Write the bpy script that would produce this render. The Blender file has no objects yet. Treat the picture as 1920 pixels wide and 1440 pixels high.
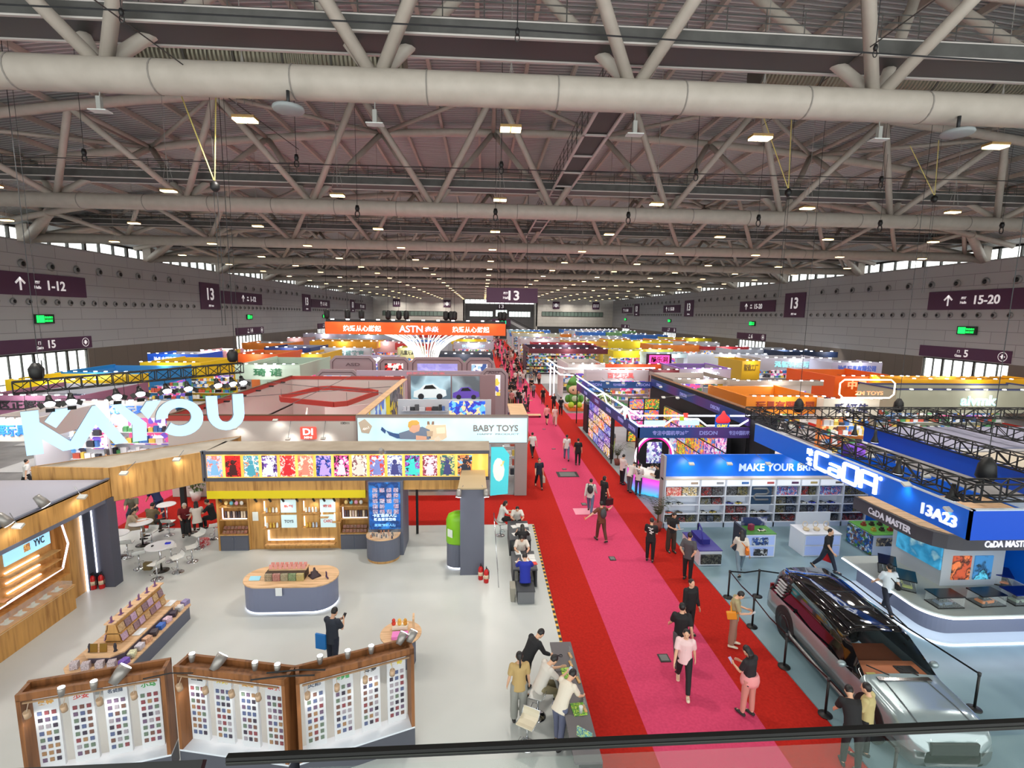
import bpy, math, random
from math import sin, cos, pi, radians, sqrt
from mathutils import Vector, Matrix
R = random.Random(7)
sc = bpy.context.scene
COL = sc.collection

# ------------------------------------------------------------------ camera
CH = 9.6
F = 940.0
PSI, TH, RO = 0.0597520258278488, 0.13663272245711144, 0.0136
d_ = Vector((sin(PSI)*cos(TH), cos(PSI)*cos(TH), -sin(TH)))
r_ = Vector((cos(PSI), -sin(PSI), 0.0))
u_ = r_.cross(d_)
CR = r_*cos(RO) + u_*sin(RO)
CU = -r_*sin(RO) + u_*cos(RO)
CD = d_
cam = bpy.data.cameras.new('camera'); camo = bpy.data.objects.new('camera', cam); COL.objects.link(camo)
cam.sensor_width = 36.0; cam.lens = 36.0*F/1920.0; cam.clip_start = 0.05; cam.clip_end = 900
mw = Matrix.Identity(4)
for i in range(3):
    mw[i][0] = CR[i]; mw[i][1] = CU[i]; mw[i][2] = -CD[i]
mw[2][3] = CH
camo.matrix_world = mw
sc.camera = camo

def at(px, py, z=None, y=None, x=None):
    """the place in the hall that the photograph shows at this pixel, on a plane of known height or depth"""
    v = CD + CR*((px-960)/F) + CU*((720-py)/F)
    t = (z-CH)/v.z if z is not None else (y/v.y if y is not None else x/v.x)
    return Vector((v.x*t, v.y*t, CH+v.z*t))
def fl(px, py, z=0.0): return at(px, py, z=z)

# ------------------------------------------------------------------ world, exposure
w = bpy.data.worlds.new('daylight'); sc.world = w; w.use_nodes = True
bg = w.node_tree.nodes['Background']; bg.inputs[0].default_value = (0.95, 0.985, 0.95, 1); bg.inputs[1].default_value = 2.6
sc.view_settings.view_transform = 'Standard'; sc.view_settings.look = 'None'
sc.view_settings.exposure = 0.22; sc.view_settings.gamma = 1.0
try: sc.view_settings.use_curve_mapping = False
except Exception: pass
sc.cycles.max_bounces = 6; sc.cycles.diffuse_bounces = 4; sc.cycles.glossy_bounces = 3
sc.cycles.transmission_bounces = 4; sc.cycles.transparent_max_bounces = 8
sc.cycles.sample_clamp_indirect = 4.0; sc.cycles.caustics_reflective = False; sc.cycles.caustics_refractive = False
sc.cycles.use_light_tree = True

# ------------------------------------------------------------------ materials
def lin(c):
    return tuple(((x/255)/12.92 if x/255 <= .04045 else ((x/255+.055)/1.055)**2.4) for x in c)
_M = {}
def M(c, rough=.6, metal=0.0, emit=0.0, alpha=1.0, coat=0.0):
    k = (c, rough, metal, emit, alpha, coat)
    if k in _M: return _M[k]
    m = bpy.data.materials.new('paint_%d_%d_%d' % c); m.use_nodes = True
    b = m.node_tree.nodes['Principled BSDF']; l = lin(c)+(1,)
    b.inputs['Base Color'].default_value = l
    b.inputs['Roughness'].default_value = rough; b.inputs['Metallic'].default_value = metal
    b.inputs['Coat Weight'].default_value = coat
    if emit: b.inputs['Emission Color'].default_value = l; b.inputs['Emission Strength'].default_value = emit
    if alpha < 1: b.inputs['Alpha'].default_value = alpha
    _M[k] = m; return m
def nodes(name):
    m = bpy.data.materials.new(name); m.use_nodes = True
    nt = m.node_tree; return m, nt, nt.nodes['Principled BSDF'], nt.nodes, nt.links
def coords(nt, scale=(1, 1, 1), off=(0, 0, 0), kind='Object'):
    tc = nt.nodes.new('ShaderNodeTexCoord'); mp = nt.nodes.new('ShaderNodeMapping')
    mp.inputs['Scale'].default_value = scale; mp.inputs['Location'].default_value = off
    nt.links.new(tc.outputs[kind], mp.inputs[0]); return mp.outputs[0]
def ramp(nt, stops, fac, const=False):
    r = nt.nodes.new('ShaderNodeValToRGB'); el = r.color_ramp.elements
    if const: r.color_ramp.interpolation = 'CONSTANT'
    el[0].position = stops[0][0]; el[0].color = lin(stops[0][1])+(1,)
    el[1].position = stops[-1][0]; el[1].color = lin(stops[-1][1])+(1,)
    for p, c in stops[1:-1]:
        e = el.new(p); e.color = lin(c)+(1,)
    nt.links.new(fac, r.inputs[0]); return r.outputs[0]
def wood(name, a, b, scale=(9, 9, .7), rough=.5):
    m, nt, B, N, L = nodes(name)
    n = N.new('ShaderNodeTexNoise'); n.inputs['Scale'].default_value = 1.0; n.inputs['Detail'].default_value = 4
    L.new(coords(nt, scale), n.inputs['Vector'])
    L.new(ramp(nt, [(.3, b), (.5, a), (.7, tuple(min(255, int(x*1.06)) for x in a))], n.outputs[0]), B.inputs['Base Color'])
    B.inputs['Roughness'].default_value = rough; return m
def noisy(name, a, b, scale=3.0, rough=.8, detail=3, spec=None, bump=0.0):
    m, nt, B, N, L = nodes(name)
    n = N.new('ShaderNodeTexNoise'); n.inputs['Scale'].default_value = scale; n.inputs['Detail'].default_value = detail
    L.new(coords(nt), n.inputs['Vector'])
    L.new(ramp(nt, [(.3, a), (.7, b)], n.outputs[0]), B.inputs['Base Color'])
    B.inputs['Roughness'].default_value = rough
    if spec is not None: B.inputs['Specular IOR Level'].default_value = spec
    if bump:
        bp = N.new('ShaderNodeBump'); bp.inputs['Strength'].default_value = bump; bp.inputs['Distance'].default_value = .02
        L.new(n.outputs[0], bp.inputs['Height']); L.new(bp.outputs[0], B.inputs['Normal'])
    return m
def panels(name, a, b, sx, sz, axis='YZ', rough=.6, mortar=.012):
    """large cladding panels with thin dark joints, on a wall in the given plane"""
    m, nt, B, N, L = nodes(name)
    br = N.new('ShaderNodeTexBrick'); br.offset = .5; br.inputs['Scale'].default_value = 1.0
    br.inputs['Brick Width'].default_value = sx; br.inputs['Row Height'].default_value = sz
    br.inputs['Mortar Size'].default_value = mortar*2.2; br.inputs['Mortar Smooth'].default_value = .1
    br.inputs['Color1'].default_value = lin(a)+(1,); br.inputs['Color2'].default_value = lin(tuple(int(x*.97) for x in a))+(1,)
    br.inputs['Mortar'].default_value = lin(b)+(1,)
    tc = N.new('ShaderNodeTexCoord'); sp = N.new('ShaderNodeSeparateXYZ'); cb = N.new('ShaderNodeCombineXYZ')
    L.new(tc.outputs['Object'], sp.inputs[0])
    i = {'YZ': (1, 2), 'XZ': (0, 2), 'XY': (0, 1)}[axis]
    L.new(sp.outputs[i[0]], cb.inputs[0]); L.new(sp.outputs[i[1]], cb.inputs[1]); L.new(cb.outputs[0], br.inputs['Vector'])
    L.new(br.outputs[0], B.inputs['Base Color']); B.inputs['Roughness'].default_value = rough
    return m
_ART = {}
def art(seed, pal, scale=3.0, emit=0.0, kind='v'):
    """printed picture: patches of a few ink colours"""
    k = (seed, tuple(pal), scale, emit, kind)
    if k in _ART: return _ART[k]
    m, nt, B, N, L = nodes('printed_picture')
    v = coords(nt, (1, 1, 1), (seed*3.7, seed*1.3, seed*2.1))
    n = N.new('ShaderNodeTexNoise'); n.inputs['Scale'].default_value = scale*1.7; n.inputs['Detail'].default_value = 4
    L.new(v, n.inputs['Vector'])
    mx = N.new('ShaderNodeMix'); mx.data_type = 'VECTOR'; mx.inputs[0].default_value = .35
    L.new(v, mx.inputs[4]); L.new(n.outputs[1], mx.inputs[5])
    if kind == 'v':
        t = N.new('ShaderNodeTexVoronoi'); t.inputs['Scale'].default_value = scale*3.4; out = 1
        L.new(mx.outputs[1], t.inputs['Vector'])
        s = N.new('ShaderNodeSeparateColor'); L.new(t.outputs['Color'], s.inputs[0]); fac = s.outputs[0]
    else:
        t = N.new('ShaderNodeTexNoise'); t.inputs['Scale'].default_value = scale; t.inputs['Detail'].default_value = 1.5
        L.new(mx.outputs[1], t.inputs['Vector']); mr = N.new('ShaderNodeMapRange')
        mr.inputs[1].default_value = .3; mr.inputs[2].default_value = .7; L.new(t.outputs[0], mr.inputs[0]); fac = mr.outputs[0]
    st = [((i+.001)/len(pal) if i else 0.0, c) for i, c in enumerate(pal)]
    c = ramp(nt, st, fac, const=(kind == 'v'))
    L.new(c, B.inputs['Base Color']); B.inputs['Roughness'].default_value = .5
    if emit: L.new(c, B.inputs['Emission Color']); B.inputs['Emission Strength'].default_value = emit
    _ART[k] = m; return m

WHITE = M((226, 226, 224)); OFFW = M((205, 203, 200)); BLACK = M((16, 16, 17), .5); GREYB = M((98, 102, 118), .55)
DARK = M((38, 39, 42), .5); CHROME = M((210, 212, 215), .12, 1.0); STEEL = M((120, 122, 124), .4, .8)
LED = M((236, 240, 255), .5, 0, 3.0); LEDP = M((250, 225, 245), .5, 0, 2.6); LEDW = M((255, 236, 205), .5, 0, 3.0)
BULB = M((245, 248, 255), .5, 0, 9.0); HB = M((255, 226, 165), .5, 0, 5.0); GLASS = M((225, 238, 240), .05, 0, 0, .16)
W_LIGHT = wood('light_oak', (198, 152, 92), (170, 122, 68)); W_FASC = wood('fascia_oak', (190, 142, 78), (150, 104, 50))
W_BROWN = wood('walnut_brown', (136, 88, 50), (98, 60, 32)); W_TOP = wood('pale_oak_top', (216, 178, 138), (190, 150, 108), (1.5, 12, 1.5))

# ------------------------------------------------------------------ mesh builder
class MB:
    def __init__(s): s.v = []; s.f = []; s.m = []; s.sm = []; s.cur = 0; s.smooth = False
    def use(s, i): s.cur = i; return s
    def face(s, idx): s.f.append(tuple(idx)); s.m.append(s.cur); s.sm.append(s.smooth)
    def add(s, pts): b = len(s.v); s.v += [Vector(p) for p in pts]; return b
    def box(s, x0, x1, y0, y1, z0, z1):
        b = s.add([(x0, y0, z0), (x1, y0, z0), (x1, y1, z0), (x0, y1, z0), (x0, y0, z1), (x1, y0, z1), (x1, y1, z1), (x0, y1, z1)])
        for q in ((3, 2, 1, 0), (4, 5, 6, 7), (0, 1, 5, 4), (1, 2, 6, 5), (2, 3, 7, 6), (3, 0, 4, 7)): s.face([b+i for i in q])
        return s
    def obox(s, c, size, rz=0.0, rx=0.0, ry=0.0):
        m = Matrix.Translation(Vector(c)) @ Matrix.Rotation(rz, 4, 'Z') @ Matrix.Rotation(ry, 4, 'Y') @ Matrix.Rotation(rx, 4, 'X')
        a, b_, c_ = size[0]/2, size[1]/2, size[2]/2
        n = len(s.v); s.box(-a, a, -b_, b_, -c_, c_)
        for i in range(n, len(s.v)): s.v[i] = m @ s.v[i]
        return s
    def wall(s, p, q, z0, z1, t=.1):
        """vertical slab between two floor points"""
        p = Vector((p[0], p[1], 0)); q = Vector((q[0], q[1], 0)); d = q-p; L = d.length
        if L < 1e-4: return s
        return s.obox(((p.x+q.x)/2, (p.y+q.y)/2, (z0+z1)/2), (L, t, z1-z0), math.atan2(d.y, d.x))
    def quad(s, a, b, c, d): i = s.add([a, b, c, d]); s.face((i, i+1, i+2, i+3)); return s
    def poly(s, pts): i = s.add(pts); s.face(range(i, i+len(pts))); return s
    def prism(s, pts, z0, z1):
        n = len(pts); i = s.add([(p[0], p[1], z0) for p in pts]+[(p[0], p[1], z1) for p in pts])
        s.face(range(i+n-1, i-1, -1)); s.face(range(i+n, i+2*n))
        for k in range(n): s.face((i+k, i+(k+1) % n, i+n+(k+1) % n, i+n+k))
        return s
    def extr(s, pts, vec):
        n = len(pts); v = Vector(vec); i = s.add(pts); s.add([Vector(p)+v for p in pts])
        s.face(range(i+n-1, i-1, -1)); s.face(range(i+n, i+2*n))
        for k in range(n): s.face((i+k, i+(k+1) % n, i+n+(k+1) % n, i+n+k))
        return s
    def tube(s, pts, r, n=8, caps=True, flat=None):
        pts = [Vector(p) for p in pts]; rs = r if isinstance(r, (list, tuple)) else [r]*len(pts)
        ring = []; up = None; o = s.smooth; s.smooth = n > 5
        for k, p in enumerate(pts):
            t = (pts[min(k+1, len(pts)-1)]-pts[max(k-1, 0)]).normalized()
            if up is None: up = Vector((0, 0, 1)) if abs(t.z) < .9 else Vector((0, 1, 0))
            a = t.cross(up).normalized(); b = a.cross(t).normalized(); up = b
            rr = rs[k]; ra, rb = (rr if isinstance(rr, (tuple, list)) else (rr, rr))
            ring.append(s.add([p+a*(ra*cos(2*pi*j/n))+b*(rb*sin(2*pi*j/n)) for j in range(n)]))
        for k in range(len(ring)-1):
            for j in range(n):
                s.face((ring[k]+j, ring[k]+(j+1) % n, ring[k+1]+(j+1) % n, ring[k+1]+j))
        s.smooth = False
        if caps:
            s.face([ring[0]+j for j in range(n-1, -1, -1)]); s.face([ring[-1]+j for j in range(n)])
        s.smooth = o; return s
    def bar(s, p, q, w=.05):
        return s.tube([p, q], w*.7, 4)
    def lathe(s, prof, c=(0, 0, 0), n=20, sx=1.0, sy=1.0):
        o = s.smooth; s.smooth = True; c = Vector(c); rg = []
        for r, z in prof: rg.append(s.add([c+Vector((r*sx*cos(2*pi*j/n), r*sy*sin(2*pi*j/n), z)) for j in range(n)]))
        for k in range(len(rg)-1):
            for j in range(n): s.face((rg[k]+j, rg[k]+(j+1) % n, rg[k+1]+(j+1) % n, rg[k+1]+j))
        s.smooth = False
        s.face([rg[0]+j for j in range(n-1, -1, -1)]); s.face([rg[-1]+j for j in range(n)]); s.smooth = o; return s
    def ball(s, c, r, n=12, m=8, rot=None):
        if not isinstance(r, (tuple, list)): r = (r, r, r)
        c = Vector(c); o = s.smooth; s.smooth = True; rg = []
        for k in range(m+1):
            a = pi*k/m; a = min(max(a, .02), pi-.02)
            pts = [Vector((r[0]*sin(a)*cos(2*pi*j/n), r[1]*sin(a)*sin(2*pi*j/n), -r[2]*cos(a))) for j in range(n)]
            if rot: pts = [rot @ p for p in pts]
            rg.append(s.add([c+p for p in pts]))
        for k in range(m):
            for j in range(n): s.face((rg[k]+j, rg[k]+(j+1) % n, rg[k+1]+(j+1) % n, rg[k+1]+j))
        s.face([rg[0]+j for j in range(n-1, -1, -1)]); s.face([rg[-1]+j for j in range(n)]); s.smooth = o; return s
    def xf(s, m, start=0):
        for i in range(start, len(s.v)): s.v[i] = m @ s.v[i]
        return s
    def mesh(s, name, mats):
        me = bpy.data.meshes.new(name)
        me.from_pydata([tuple(v) for v in s.v], [], s.f)
        if not isinstance(mats, (list, tuple)): mats = [mats]
        for m in mats: me.materials.append(m)
        me.polygons.foreach_set('material_index', s.m); me.polygons.foreach_set('use_smooth', s.sm)
        me.update(); return me
    def build(s, name, mats, parent=None, bevel=0.0):
        if parent is not None and not parent.get('_local'):
            off = Vector(parent.get('_w', (0, 0, 0)))
            s.v = [v-off for v in s.v]
        o = bpy.data.objects.new(name, s.mesh(name, mats)); COL.objects.link(o)
        if parent is not None:
            o.parent = parent
            o['_w'] = parent.get('_w', (0, 0, 0)); o['_local'] = parent.get('_local', 0)
        if bevel:
            md = o.modifiers.new('bevel', 'BEVEL'); md.width = bevel; md.segments = 2; md.limit_method = 'ANGLE'
        return o
def tag(o, label=None, cat=None, group=None, kind=None):
    if label: o['label'] = label
    if cat: o['category'] = cat
    if group: o['group'] = group
    if kind: o['kind'] = kind
    return o
def thing(name, label, cat, loc=(0, 0, 0), group=None, local=False):
    """an Empty at the base of a thing; parts are given in hall coordinates unless local"""
    o = bpy.data.objects.new(name, None); COL.objects.link(o); o.location = loc; o.empty_display_size = .2
    o['_w'] = tuple(loc); o['_local'] = 1 if local else 0
    return tag(o, label, cat, group)
def struct(name, mb, m, label=None):
    return tag(mb.build(name, m), label, None, None, 'structure')
def single(name, mb, m, label, cat, group=None):
    """a thing that is one mesh, its origin at its base"""
    xs = [v.x for v in mb.v]; ys = [v.y for v in mb.v]; zs = [v.z for v in mb.v]
    o_ = Vector(((min(xs)+max(xs))/2, (min(ys)+max(ys))/2, min(zs)))
    mb.v = [v-o_ for v in mb.v]
    o = mb.build(name, m); o.location = o_; o['_w'] = tuple(o_)
    return tag(o, label, cat, group)
def kids(o): return [c for c in o.children]
def copy_tree(o, loc=None, rz=None, label=None, group=None, parent=None, scale=None):
    c = o.copy(); COL.objects.link(c); c.parent = parent
    if loc is not None: c.location = loc
    if rz is not None: c.rotation_euler = (0, 0, rz)
    if scale is not None: c.scale = (scale,)*3
    if label: c['label'] = label
    if group: c['group'] = group
    for ch in kids(o): copy_tree(ch, parent=c)
    return c
_SC = bpy.data.scenes.new('workshop')
def evaluated(o):
    """mesh of an object with its modifiers, worked out in a scratch scene"""
    _SC.collection.objects.link(o); vl = _SC.view_layers[0]; vl.update()
    me = bpy.data.meshes.new_from_object(o.evaluated_get(vl.depsgraph)); _SC.collection.objects.unlink(o); bpy.data.objects.remove(o); return me
_TX = {}
def text_mesh(s):
    if s in _TX: return _TX[s]
    cu = bpy.data.curves.new('t', 'FONT'); cu.body = s; cu.size = 1; cu.extrude = 0.0; cu.resolution_u = 3; cu.offset = .022
    cu.align_x = 'CENTER'; cu.align_y = 'CENTER'
    o = bpy.data.objects.new('t', cu); me = evaluated(o)
    vs = [v.co.copy() for v in me.vertices]; fs = [tuple(p.vertices) for p in me.polygons]
    bpy.data.meshes.remove(me)
    if not vs: vs = [Vector((0, 0, 0)), Vector((1, 0, 0)), Vector((0, 1, 0))]; fs = [(0, 1, 2)]
    xs = [v.x for v in vs]; ys = [v.y for v in vs]
    cx, cy = (min(xs)+max(xs))/2, (min(ys)+max(ys))/2; W = max(xs)-min(xs); H = max(ys)-min(ys)
    _TX[s] = ([((v.x-cx)/W, (v.y-cy)/H) for v in vs], fs, W/H); return _TX[s]
def tx(s, c, w_, h, m, parent, name='lettering', face=(0, -1, 0), depth=.03, lean=None, rot=0.0):
    """lettering standing on a surface that faces the given way"""
    vs, fs, asp = text_mesh(s)
    if w_ is None: w_ = h*asp
    if h is None: h = w_/asp
    n = Vector(face).normalized(); up = Vector((0, 0, 1))
    if abs(n.z) > .95: up = Vector(lean or (0, 1, 0))
    rt = up.cross(n).normalized(); up = n.cross(rt).normalized()
    if rot: rt, up = rt*cos(rot)+up*sin(rot), up*cos(rot)-rt*sin(rot)
    c = Vector(c); mb = MB(); k = len(vs)
    mb.add([c+rt*(x*w_)+up*(y*h)+n*depth for x, y in vs]); mb.add([c+rt*(x*w_)+up*(y*h) for x, y in vs])
    edges = {}
    for f in fs:
        mb.face(f)
        for a, b in zip(f, f[1:]+f[:1]): edges[(a, b)] = edges.get((a, b), 0)+1
    for (a, b) in edges:
        if (b, a) not in edges: mb.face((a, a+k, b+k, b))
    return mb.build(name, m, parent)
def light(parent, loc, power, color=(1, 1, 1), size=.4, kind='AREA', spot=None, aim=None):
    l = bpy.data.lights.new('lamp_light', kind); l.energy = power; l.color = color
    if kind == 'AREA': l.shape = 'DISK'; l.size = size
    elif kind == 'SPOT': l.spot_size = spot or 1.6; l.spot_blend = .6; l.shadow_soft_size = size
    else: l.shadow_soft_size = size
    o = bpy.data.objects.new('lamp_light', l); COL.objects.link(o); o.parent = parent
    w_ = Vector(parent.get('_w', (0, 0, 0))) if parent is not None and not parent.get('_local') else Vector((0, 0, 0))
    o.location = Vector(loc)-w_
    if aim is not None: o.rotation_euler = (Vector(aim)-Vector(loc)).to_track_quat('-Z', 'Y').to_euler()
    return o
# ------------------------------------------------------------------ the hall shell
XL, XR, YN, YF, ZW = -43.2, 52.8, -14.0, 212.0, 15.95
XC = 4.8
def zroof(x): return 22.7-0.00235*(x-XC)**2
m_conc = noisy('hall_floor', (112, 110, 112), (130, 128, 130), 1.5, .45)
f_ = MB().box(XL-3, XR+3, YN, YF+4, -.3, 0); struct('floor', f_, m_conc)
m_pink = noisy('pink_carpet', (190, 62, 96), (204, 70, 106), 14, .95, 5, .1)
m_red = noisy('red_carpet', (156, 33, 26), (180, 38, 30), 14, .95, 5, .1)
m_wall = panels('wall_panels', (164, 164, 166), (116, 115, 117), 5.2, 1.22, 'YZ', .55)
m_low = panels('wall_base_panels', (104, 94, 86), (76, 70, 64), 2.6, 6.2, 'YZ', .5)
m_end = panels('end_panels', (222, 218, 210), (180, 176, 170), 3.2, 1.3, 'XZ', .6)
m_endd = panels('recess_panels', (130, 130, 133), (104, 104, 107), 3.2, 1.3, 'XZ', .6)
m_daylight = M((232, 246, 240), .5, 0, 1.25)
m_glassd = M((215, 232, 228), .08, 0, 0, .12)
m_mull = M((60, 60, 58), .5, .3)
m_purple = M((78, 42, 72), .6); m_sign = M((238, 234, 236), .5, 0, .35)
m_steelw = noisy('white_steel', (176, 167, 157), (187, 178, 168), 2.0, .5)
PIT = 17.5; TY = [15.95+PIT*k for k in range(12)]
GW = ['beside the viewer', 'nearest in view', 'second in view', 'third in view', 'fourth in view', 'last along it']
for side, X, sg in (('left', XL, -1), ('right', XR, 1)):
    # gates cut into the lower wall
    gy0 = 47.5 if side == 'left' else 47.2
    gates = []; y = gy0
    while y < 205: gates.append((y, y+9.9)); y += 44.0
    if side == 'left': gates = [(g[0]-.4, g[1]+.2) for g in gates]
    gates = [(g0-44.0, g0-34.1) for g0, g1 in gates[:1]] + gates
    wl = MB(); y = YN
    for g0, g1 in gates+[(YF, YF)]:
        if g0 > y: wl.box(min(X, X+sg*.4), max(X, X+sg*.4), y, g0, 0, 5.35)
        y = g1
    struct('wall_'+side, wl, m_low)
    up = MB().box(min(X, X+sg*.4), max(X, X+sg*.4), YN, YF, 5.35, ZW)
    struct('wall_'+side+'_upper', up, m_wall)
    # dark eaves above the window band and white soffit
    ev = MB().box(min(X+sg*.2, X+sg*.6), max(X+sg*.2, X+sg*.6), YN, YF, 17.05, 18.3)
    struct('trim_1' if side == 'left' else 'trim_2', ev, M((34, 34, 36)))
    # clerestory windows
    fr = MB(); y = YN
    fr.box(min(X+sg*.1, X+sg*.3), max(X+sg*.1, X+sg*.3), YN, YF, 15.93, 16.0)
    fr.box(min(X+sg*.1, X+sg*.3), max(X+sg*.1, X+sg*.3), YN, YF, 17.04, 17.1)
    k = 0
    while y < YF:
        wd = .3 if k % 3 == 0 else .12
        fr.box(min(X+sg*.05, X+sg*.35), max(X+sg*.05, X+sg*.35), y, y+wd, 15.95, 17.05); y += 2.2; k += 1
    wo = struct('window_1' if side == 'left' else 'window_2', fr, m_mull)
    pn = MB().box(min(X+sg*.2, X+sg*.22), max(X+sg*.2, X+sg*.22), YN, YF, 15.95, 17.05)
    pn.build('pane', m_glassd, wo)
    # gates
    for gi, (g0, g1) in enumerate(gates):
        n = 3+gi+(0 if side == 'left' else 8)
        d = MB(); dx0, dx1 = sorted((X+sg*.12, X+sg*.28))
        d.box(dx0, dx1, g0, g1, 5.2, 5.35); d.box(dx0, dx1, g0, g1, 0, .08)
        nb = 8
        for j in range(nb+1):
            yy = g0+(g1-g0)*j/nb; ww = .22 if j % 3 == 0 else .09
            d.box(dx0, dx1, max(g0, yy-ww/2), min(g1, yy+ww/2), 0, 5.3)
        d.box(dx0, dx1, g0, g1, 2.6, 2.68)
        do = struct('door_%d' % n, d, m_mull)
        MB().box(X+sg*.19-.01, X+sg*.19+.01, g0, g1, 0.05, 5.25).build('pane', m_glassd, do)
        # gate header sign
        num = (15-gi+1 if side == 'left' else 5+gi-1)
        t = thing('gate_sign', 'purple gate sign band on the %s wall over the gate %s' % (side, GW[gi]), 'sign', (X, (g0+g1)/2, 5.5))
        e0, e1 = sorted((X-sg*.12, X-sg*.002))
        MB().box(e0, e1, g0-.2, g1+.5, 5.45, 6.7).build('panel', m_purple, t)
        fc = (-sg, 0, 0)
        tx(str(num), (X-sg*.12, (g0+g1)/2+(.55 if side == 'left' else -.45), 6.1), None, .8, m_sign, t, 'number', fc, .02)
        tx('门', (X-sg*.12, (g0+g1)/2+(-.85 if side == 'left' else .45), 6.28), None, .32, m_sign, t, 'lettering', fc, .02)
        tx('Gate', (X-sg*.12, (g0+g1)/2+(-.85 if side == 'left' else .45), 5.82), None, .3, m_sign, t, 'lettering', fc, .02)
        yy = g1-.4 if side == 'left' else g0+.6
        rg = MB()
        for q in range(20):
            a0, a1 = 2*pi*q/20, 2*pi*(q+1)/20
            rg.quad(*[(X-sg*.135, yy+r*cos(a), 6.07+r*sin(a)) for r, a in ((.42, a0), (.48, a0), (.48, a1), (.42, a1))])
        rg.box(*sorted((X-sg*.12, X-sg*.14)), yy-.25, yy+.25, 6.02, 6.12); rg.box(*sorted((X-sg*.12, X-sg*.14)), yy-.12, yy+.12, 5.85, 6.3)
        rg.build('toilet_symbol', m_sign, t)
        # exit sign over the gate
        ey = (g0+g1)/2+(0 if side == 'left' else -.2)
        if gi > 0:
            t = thing('exit_sign', 'glowing green exit sign on the %s wall above the gate %s' % (side, GW[gi]), 'exit sign', (X, ey, 8.2))
            MB().box(*sorted((X-sg*.02, X-sg*.2)), ey-1.1, ey+1.1, 8.15, 9.05).build('housing', M((24, 40, 30)), t)
            g_ = M((20, 235, 90), .5, 0, 1.6)
            MB().box(*sorted((X-sg*.2, X-sg*.22)), ey-(.95 if side == 'left' else -.1), ey-(.1 if side == 'left' else -.95), 8.25, 8.95).build('pictogram', g_, t)
            tx('安全出口', (X-sg*.2, ey+(.42 if side == 'left' else -.42), 8.75), .9, .24, g_, t, 'lettering', fc, .02)
            tx('SAFE EXIT', (X-sg*.2, ey+(.42 if side == 'left' else -.42), 8.42), .9, .22, g_, t, 'lettering', fc, .02)
# end wall: two pale blocks and a dark recess with windows
ew = MB().box(XL, -7.3, 203, 203.5, 5.2, 18.6); ew.box(21.5, XR, 203, 203.5, 5.2, 18.6); ew.box(-7.8, -7.3, 203, YF, 0, 18.6); ew.box(21.5, 22, 203, YF, 0, 18.6)
struct('wall_end', ew, m_end)
e2 = MB().box(XL, -7.3, 203.2, 203.6, 0, 5.2); e2.box(21.5, XR, 203.2, 203.6, 0, 5.2)
struct('wall_end_base', e2, M((72, 72, 74)))
e3 = MB().box(-7.4, 21.6, YF, YF+.5, 0, 14.2); struct('wall_end_recess', e3, m_endd)
e4 = MB().box(XL, XR, YF+.02, YF+.5, 17.2, 23); struct('wall_end_top', e4, m_endd)
wn = MB()
for j in range(15): wn.box(-7.3+28.8*j/14-.08, -7.3+28.8*j/14+.08, YF+.1, YF+.4, 14.2, 17.2)
wn.box(-7.3, 21.5, YF+.1, YF+.4, 15.6, 15.75); wo = struct('window_20', wn, m_mull)
MB().box(-7.3, 21.5, YF+.2, YF+.22, 14.2, 17.2).build('pane', m_glassd, wo)
k = 21
for x0, x1, z0, z1, Y, nn, mm in ((-39.4, -15, 8.9, 10.6, 203, 16, M((120, 140, 130), .2)), (23.8, 48.7, 9.4, 11.1, 203, 17, M((120, 140, 130), .2)),
                                  (-5.4, 4.2, 8.9, 11.0, YF, 7, m_daylight), (11, 20, 8.9, 11.0, YF, 7, m_daylight), (5.4, 10.2, 9.0, 11.6, YF, 4, m_daylight)):
    wn = MB()
    for j in range(nn+1): wn.box(x0+(x1-x0)*j/nn-.07, x0+(x1-x0)*j/nn+.07, Y-.15, Y, z0, z1)
    wn.box(x0, x1, Y-.15, Y, z0-.1, z0); wn.box(x0, x1, Y-.15, Y, z1, z1+.1)
    wo = struct('window_%d' % k, wn, m_mull if mm is not m_daylight else M((150, 150, 148)))
    MB().box(x0, x1, Y-.06, Y-.03, z0, z1).build('pane', mm, wo); k += 1
for i, (x, s, lb) in enumerate(((-34, '♿', 'toilets sign left'), (-10.6-3.6, '餐', 'restaurant sign left'), (29.5, '餐', 'restaurant sign right'), (45.7, '♿', 'toilets sign right'))):
    t = thing('wall_pictogram', 'square purple %s of the recess on the far end wall' % lb, 'sign', (x, 203, 11.8))
    MB().box(x-1.4, x+1.4, 202.8, 203, 12.3, 15.2).build('panel', m_purple, t)
    p = MB()
    if i not in (1, 2):
        for dx in (-.8, 0, .8): MB().lathe([(.1, 0), (.17, .5), (.14, .95), (.08, 1.0), (.15, 1.1), (.15, 1.3), (.05, 1.4)], (x+dx, 202.75, 13.0), 8, 1, .3).build('pictogram', m_sign, t)
        continue
    if i in (1, 2): p.lathe([(.75, -.03), (.75, .03)], (0, 0, 0), 16).xf(Matrix.Translation((x, 202.78, 13.7)) @ Matrix.Rotation(pi/2, 4, 'X')); MB().box(x-1.1, x-1.0, 202.7, 202.8, 13, 14.4).build('fork_symbol', m_sign, t); MB().box(x+1.0, x+1.1, 202.7, 202.8, 13, 14.4).build('knife_symbol', m_sign, t)
    p.build('pictogram', m_sign, t)
t = thing('hall_number_sign', 'small purple hall 13 sign on the far recess wall above the windows', 'sign', (7.8, YF, 11.7))
MB().box(6.4, 9.2, YF-.2, YF, 11.7, 14.2).build('panel', m_purple, t); tx('13', (7.8, YF-.2, 13.1), 2, 1.5, m_sign, t, 'number')
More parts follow.
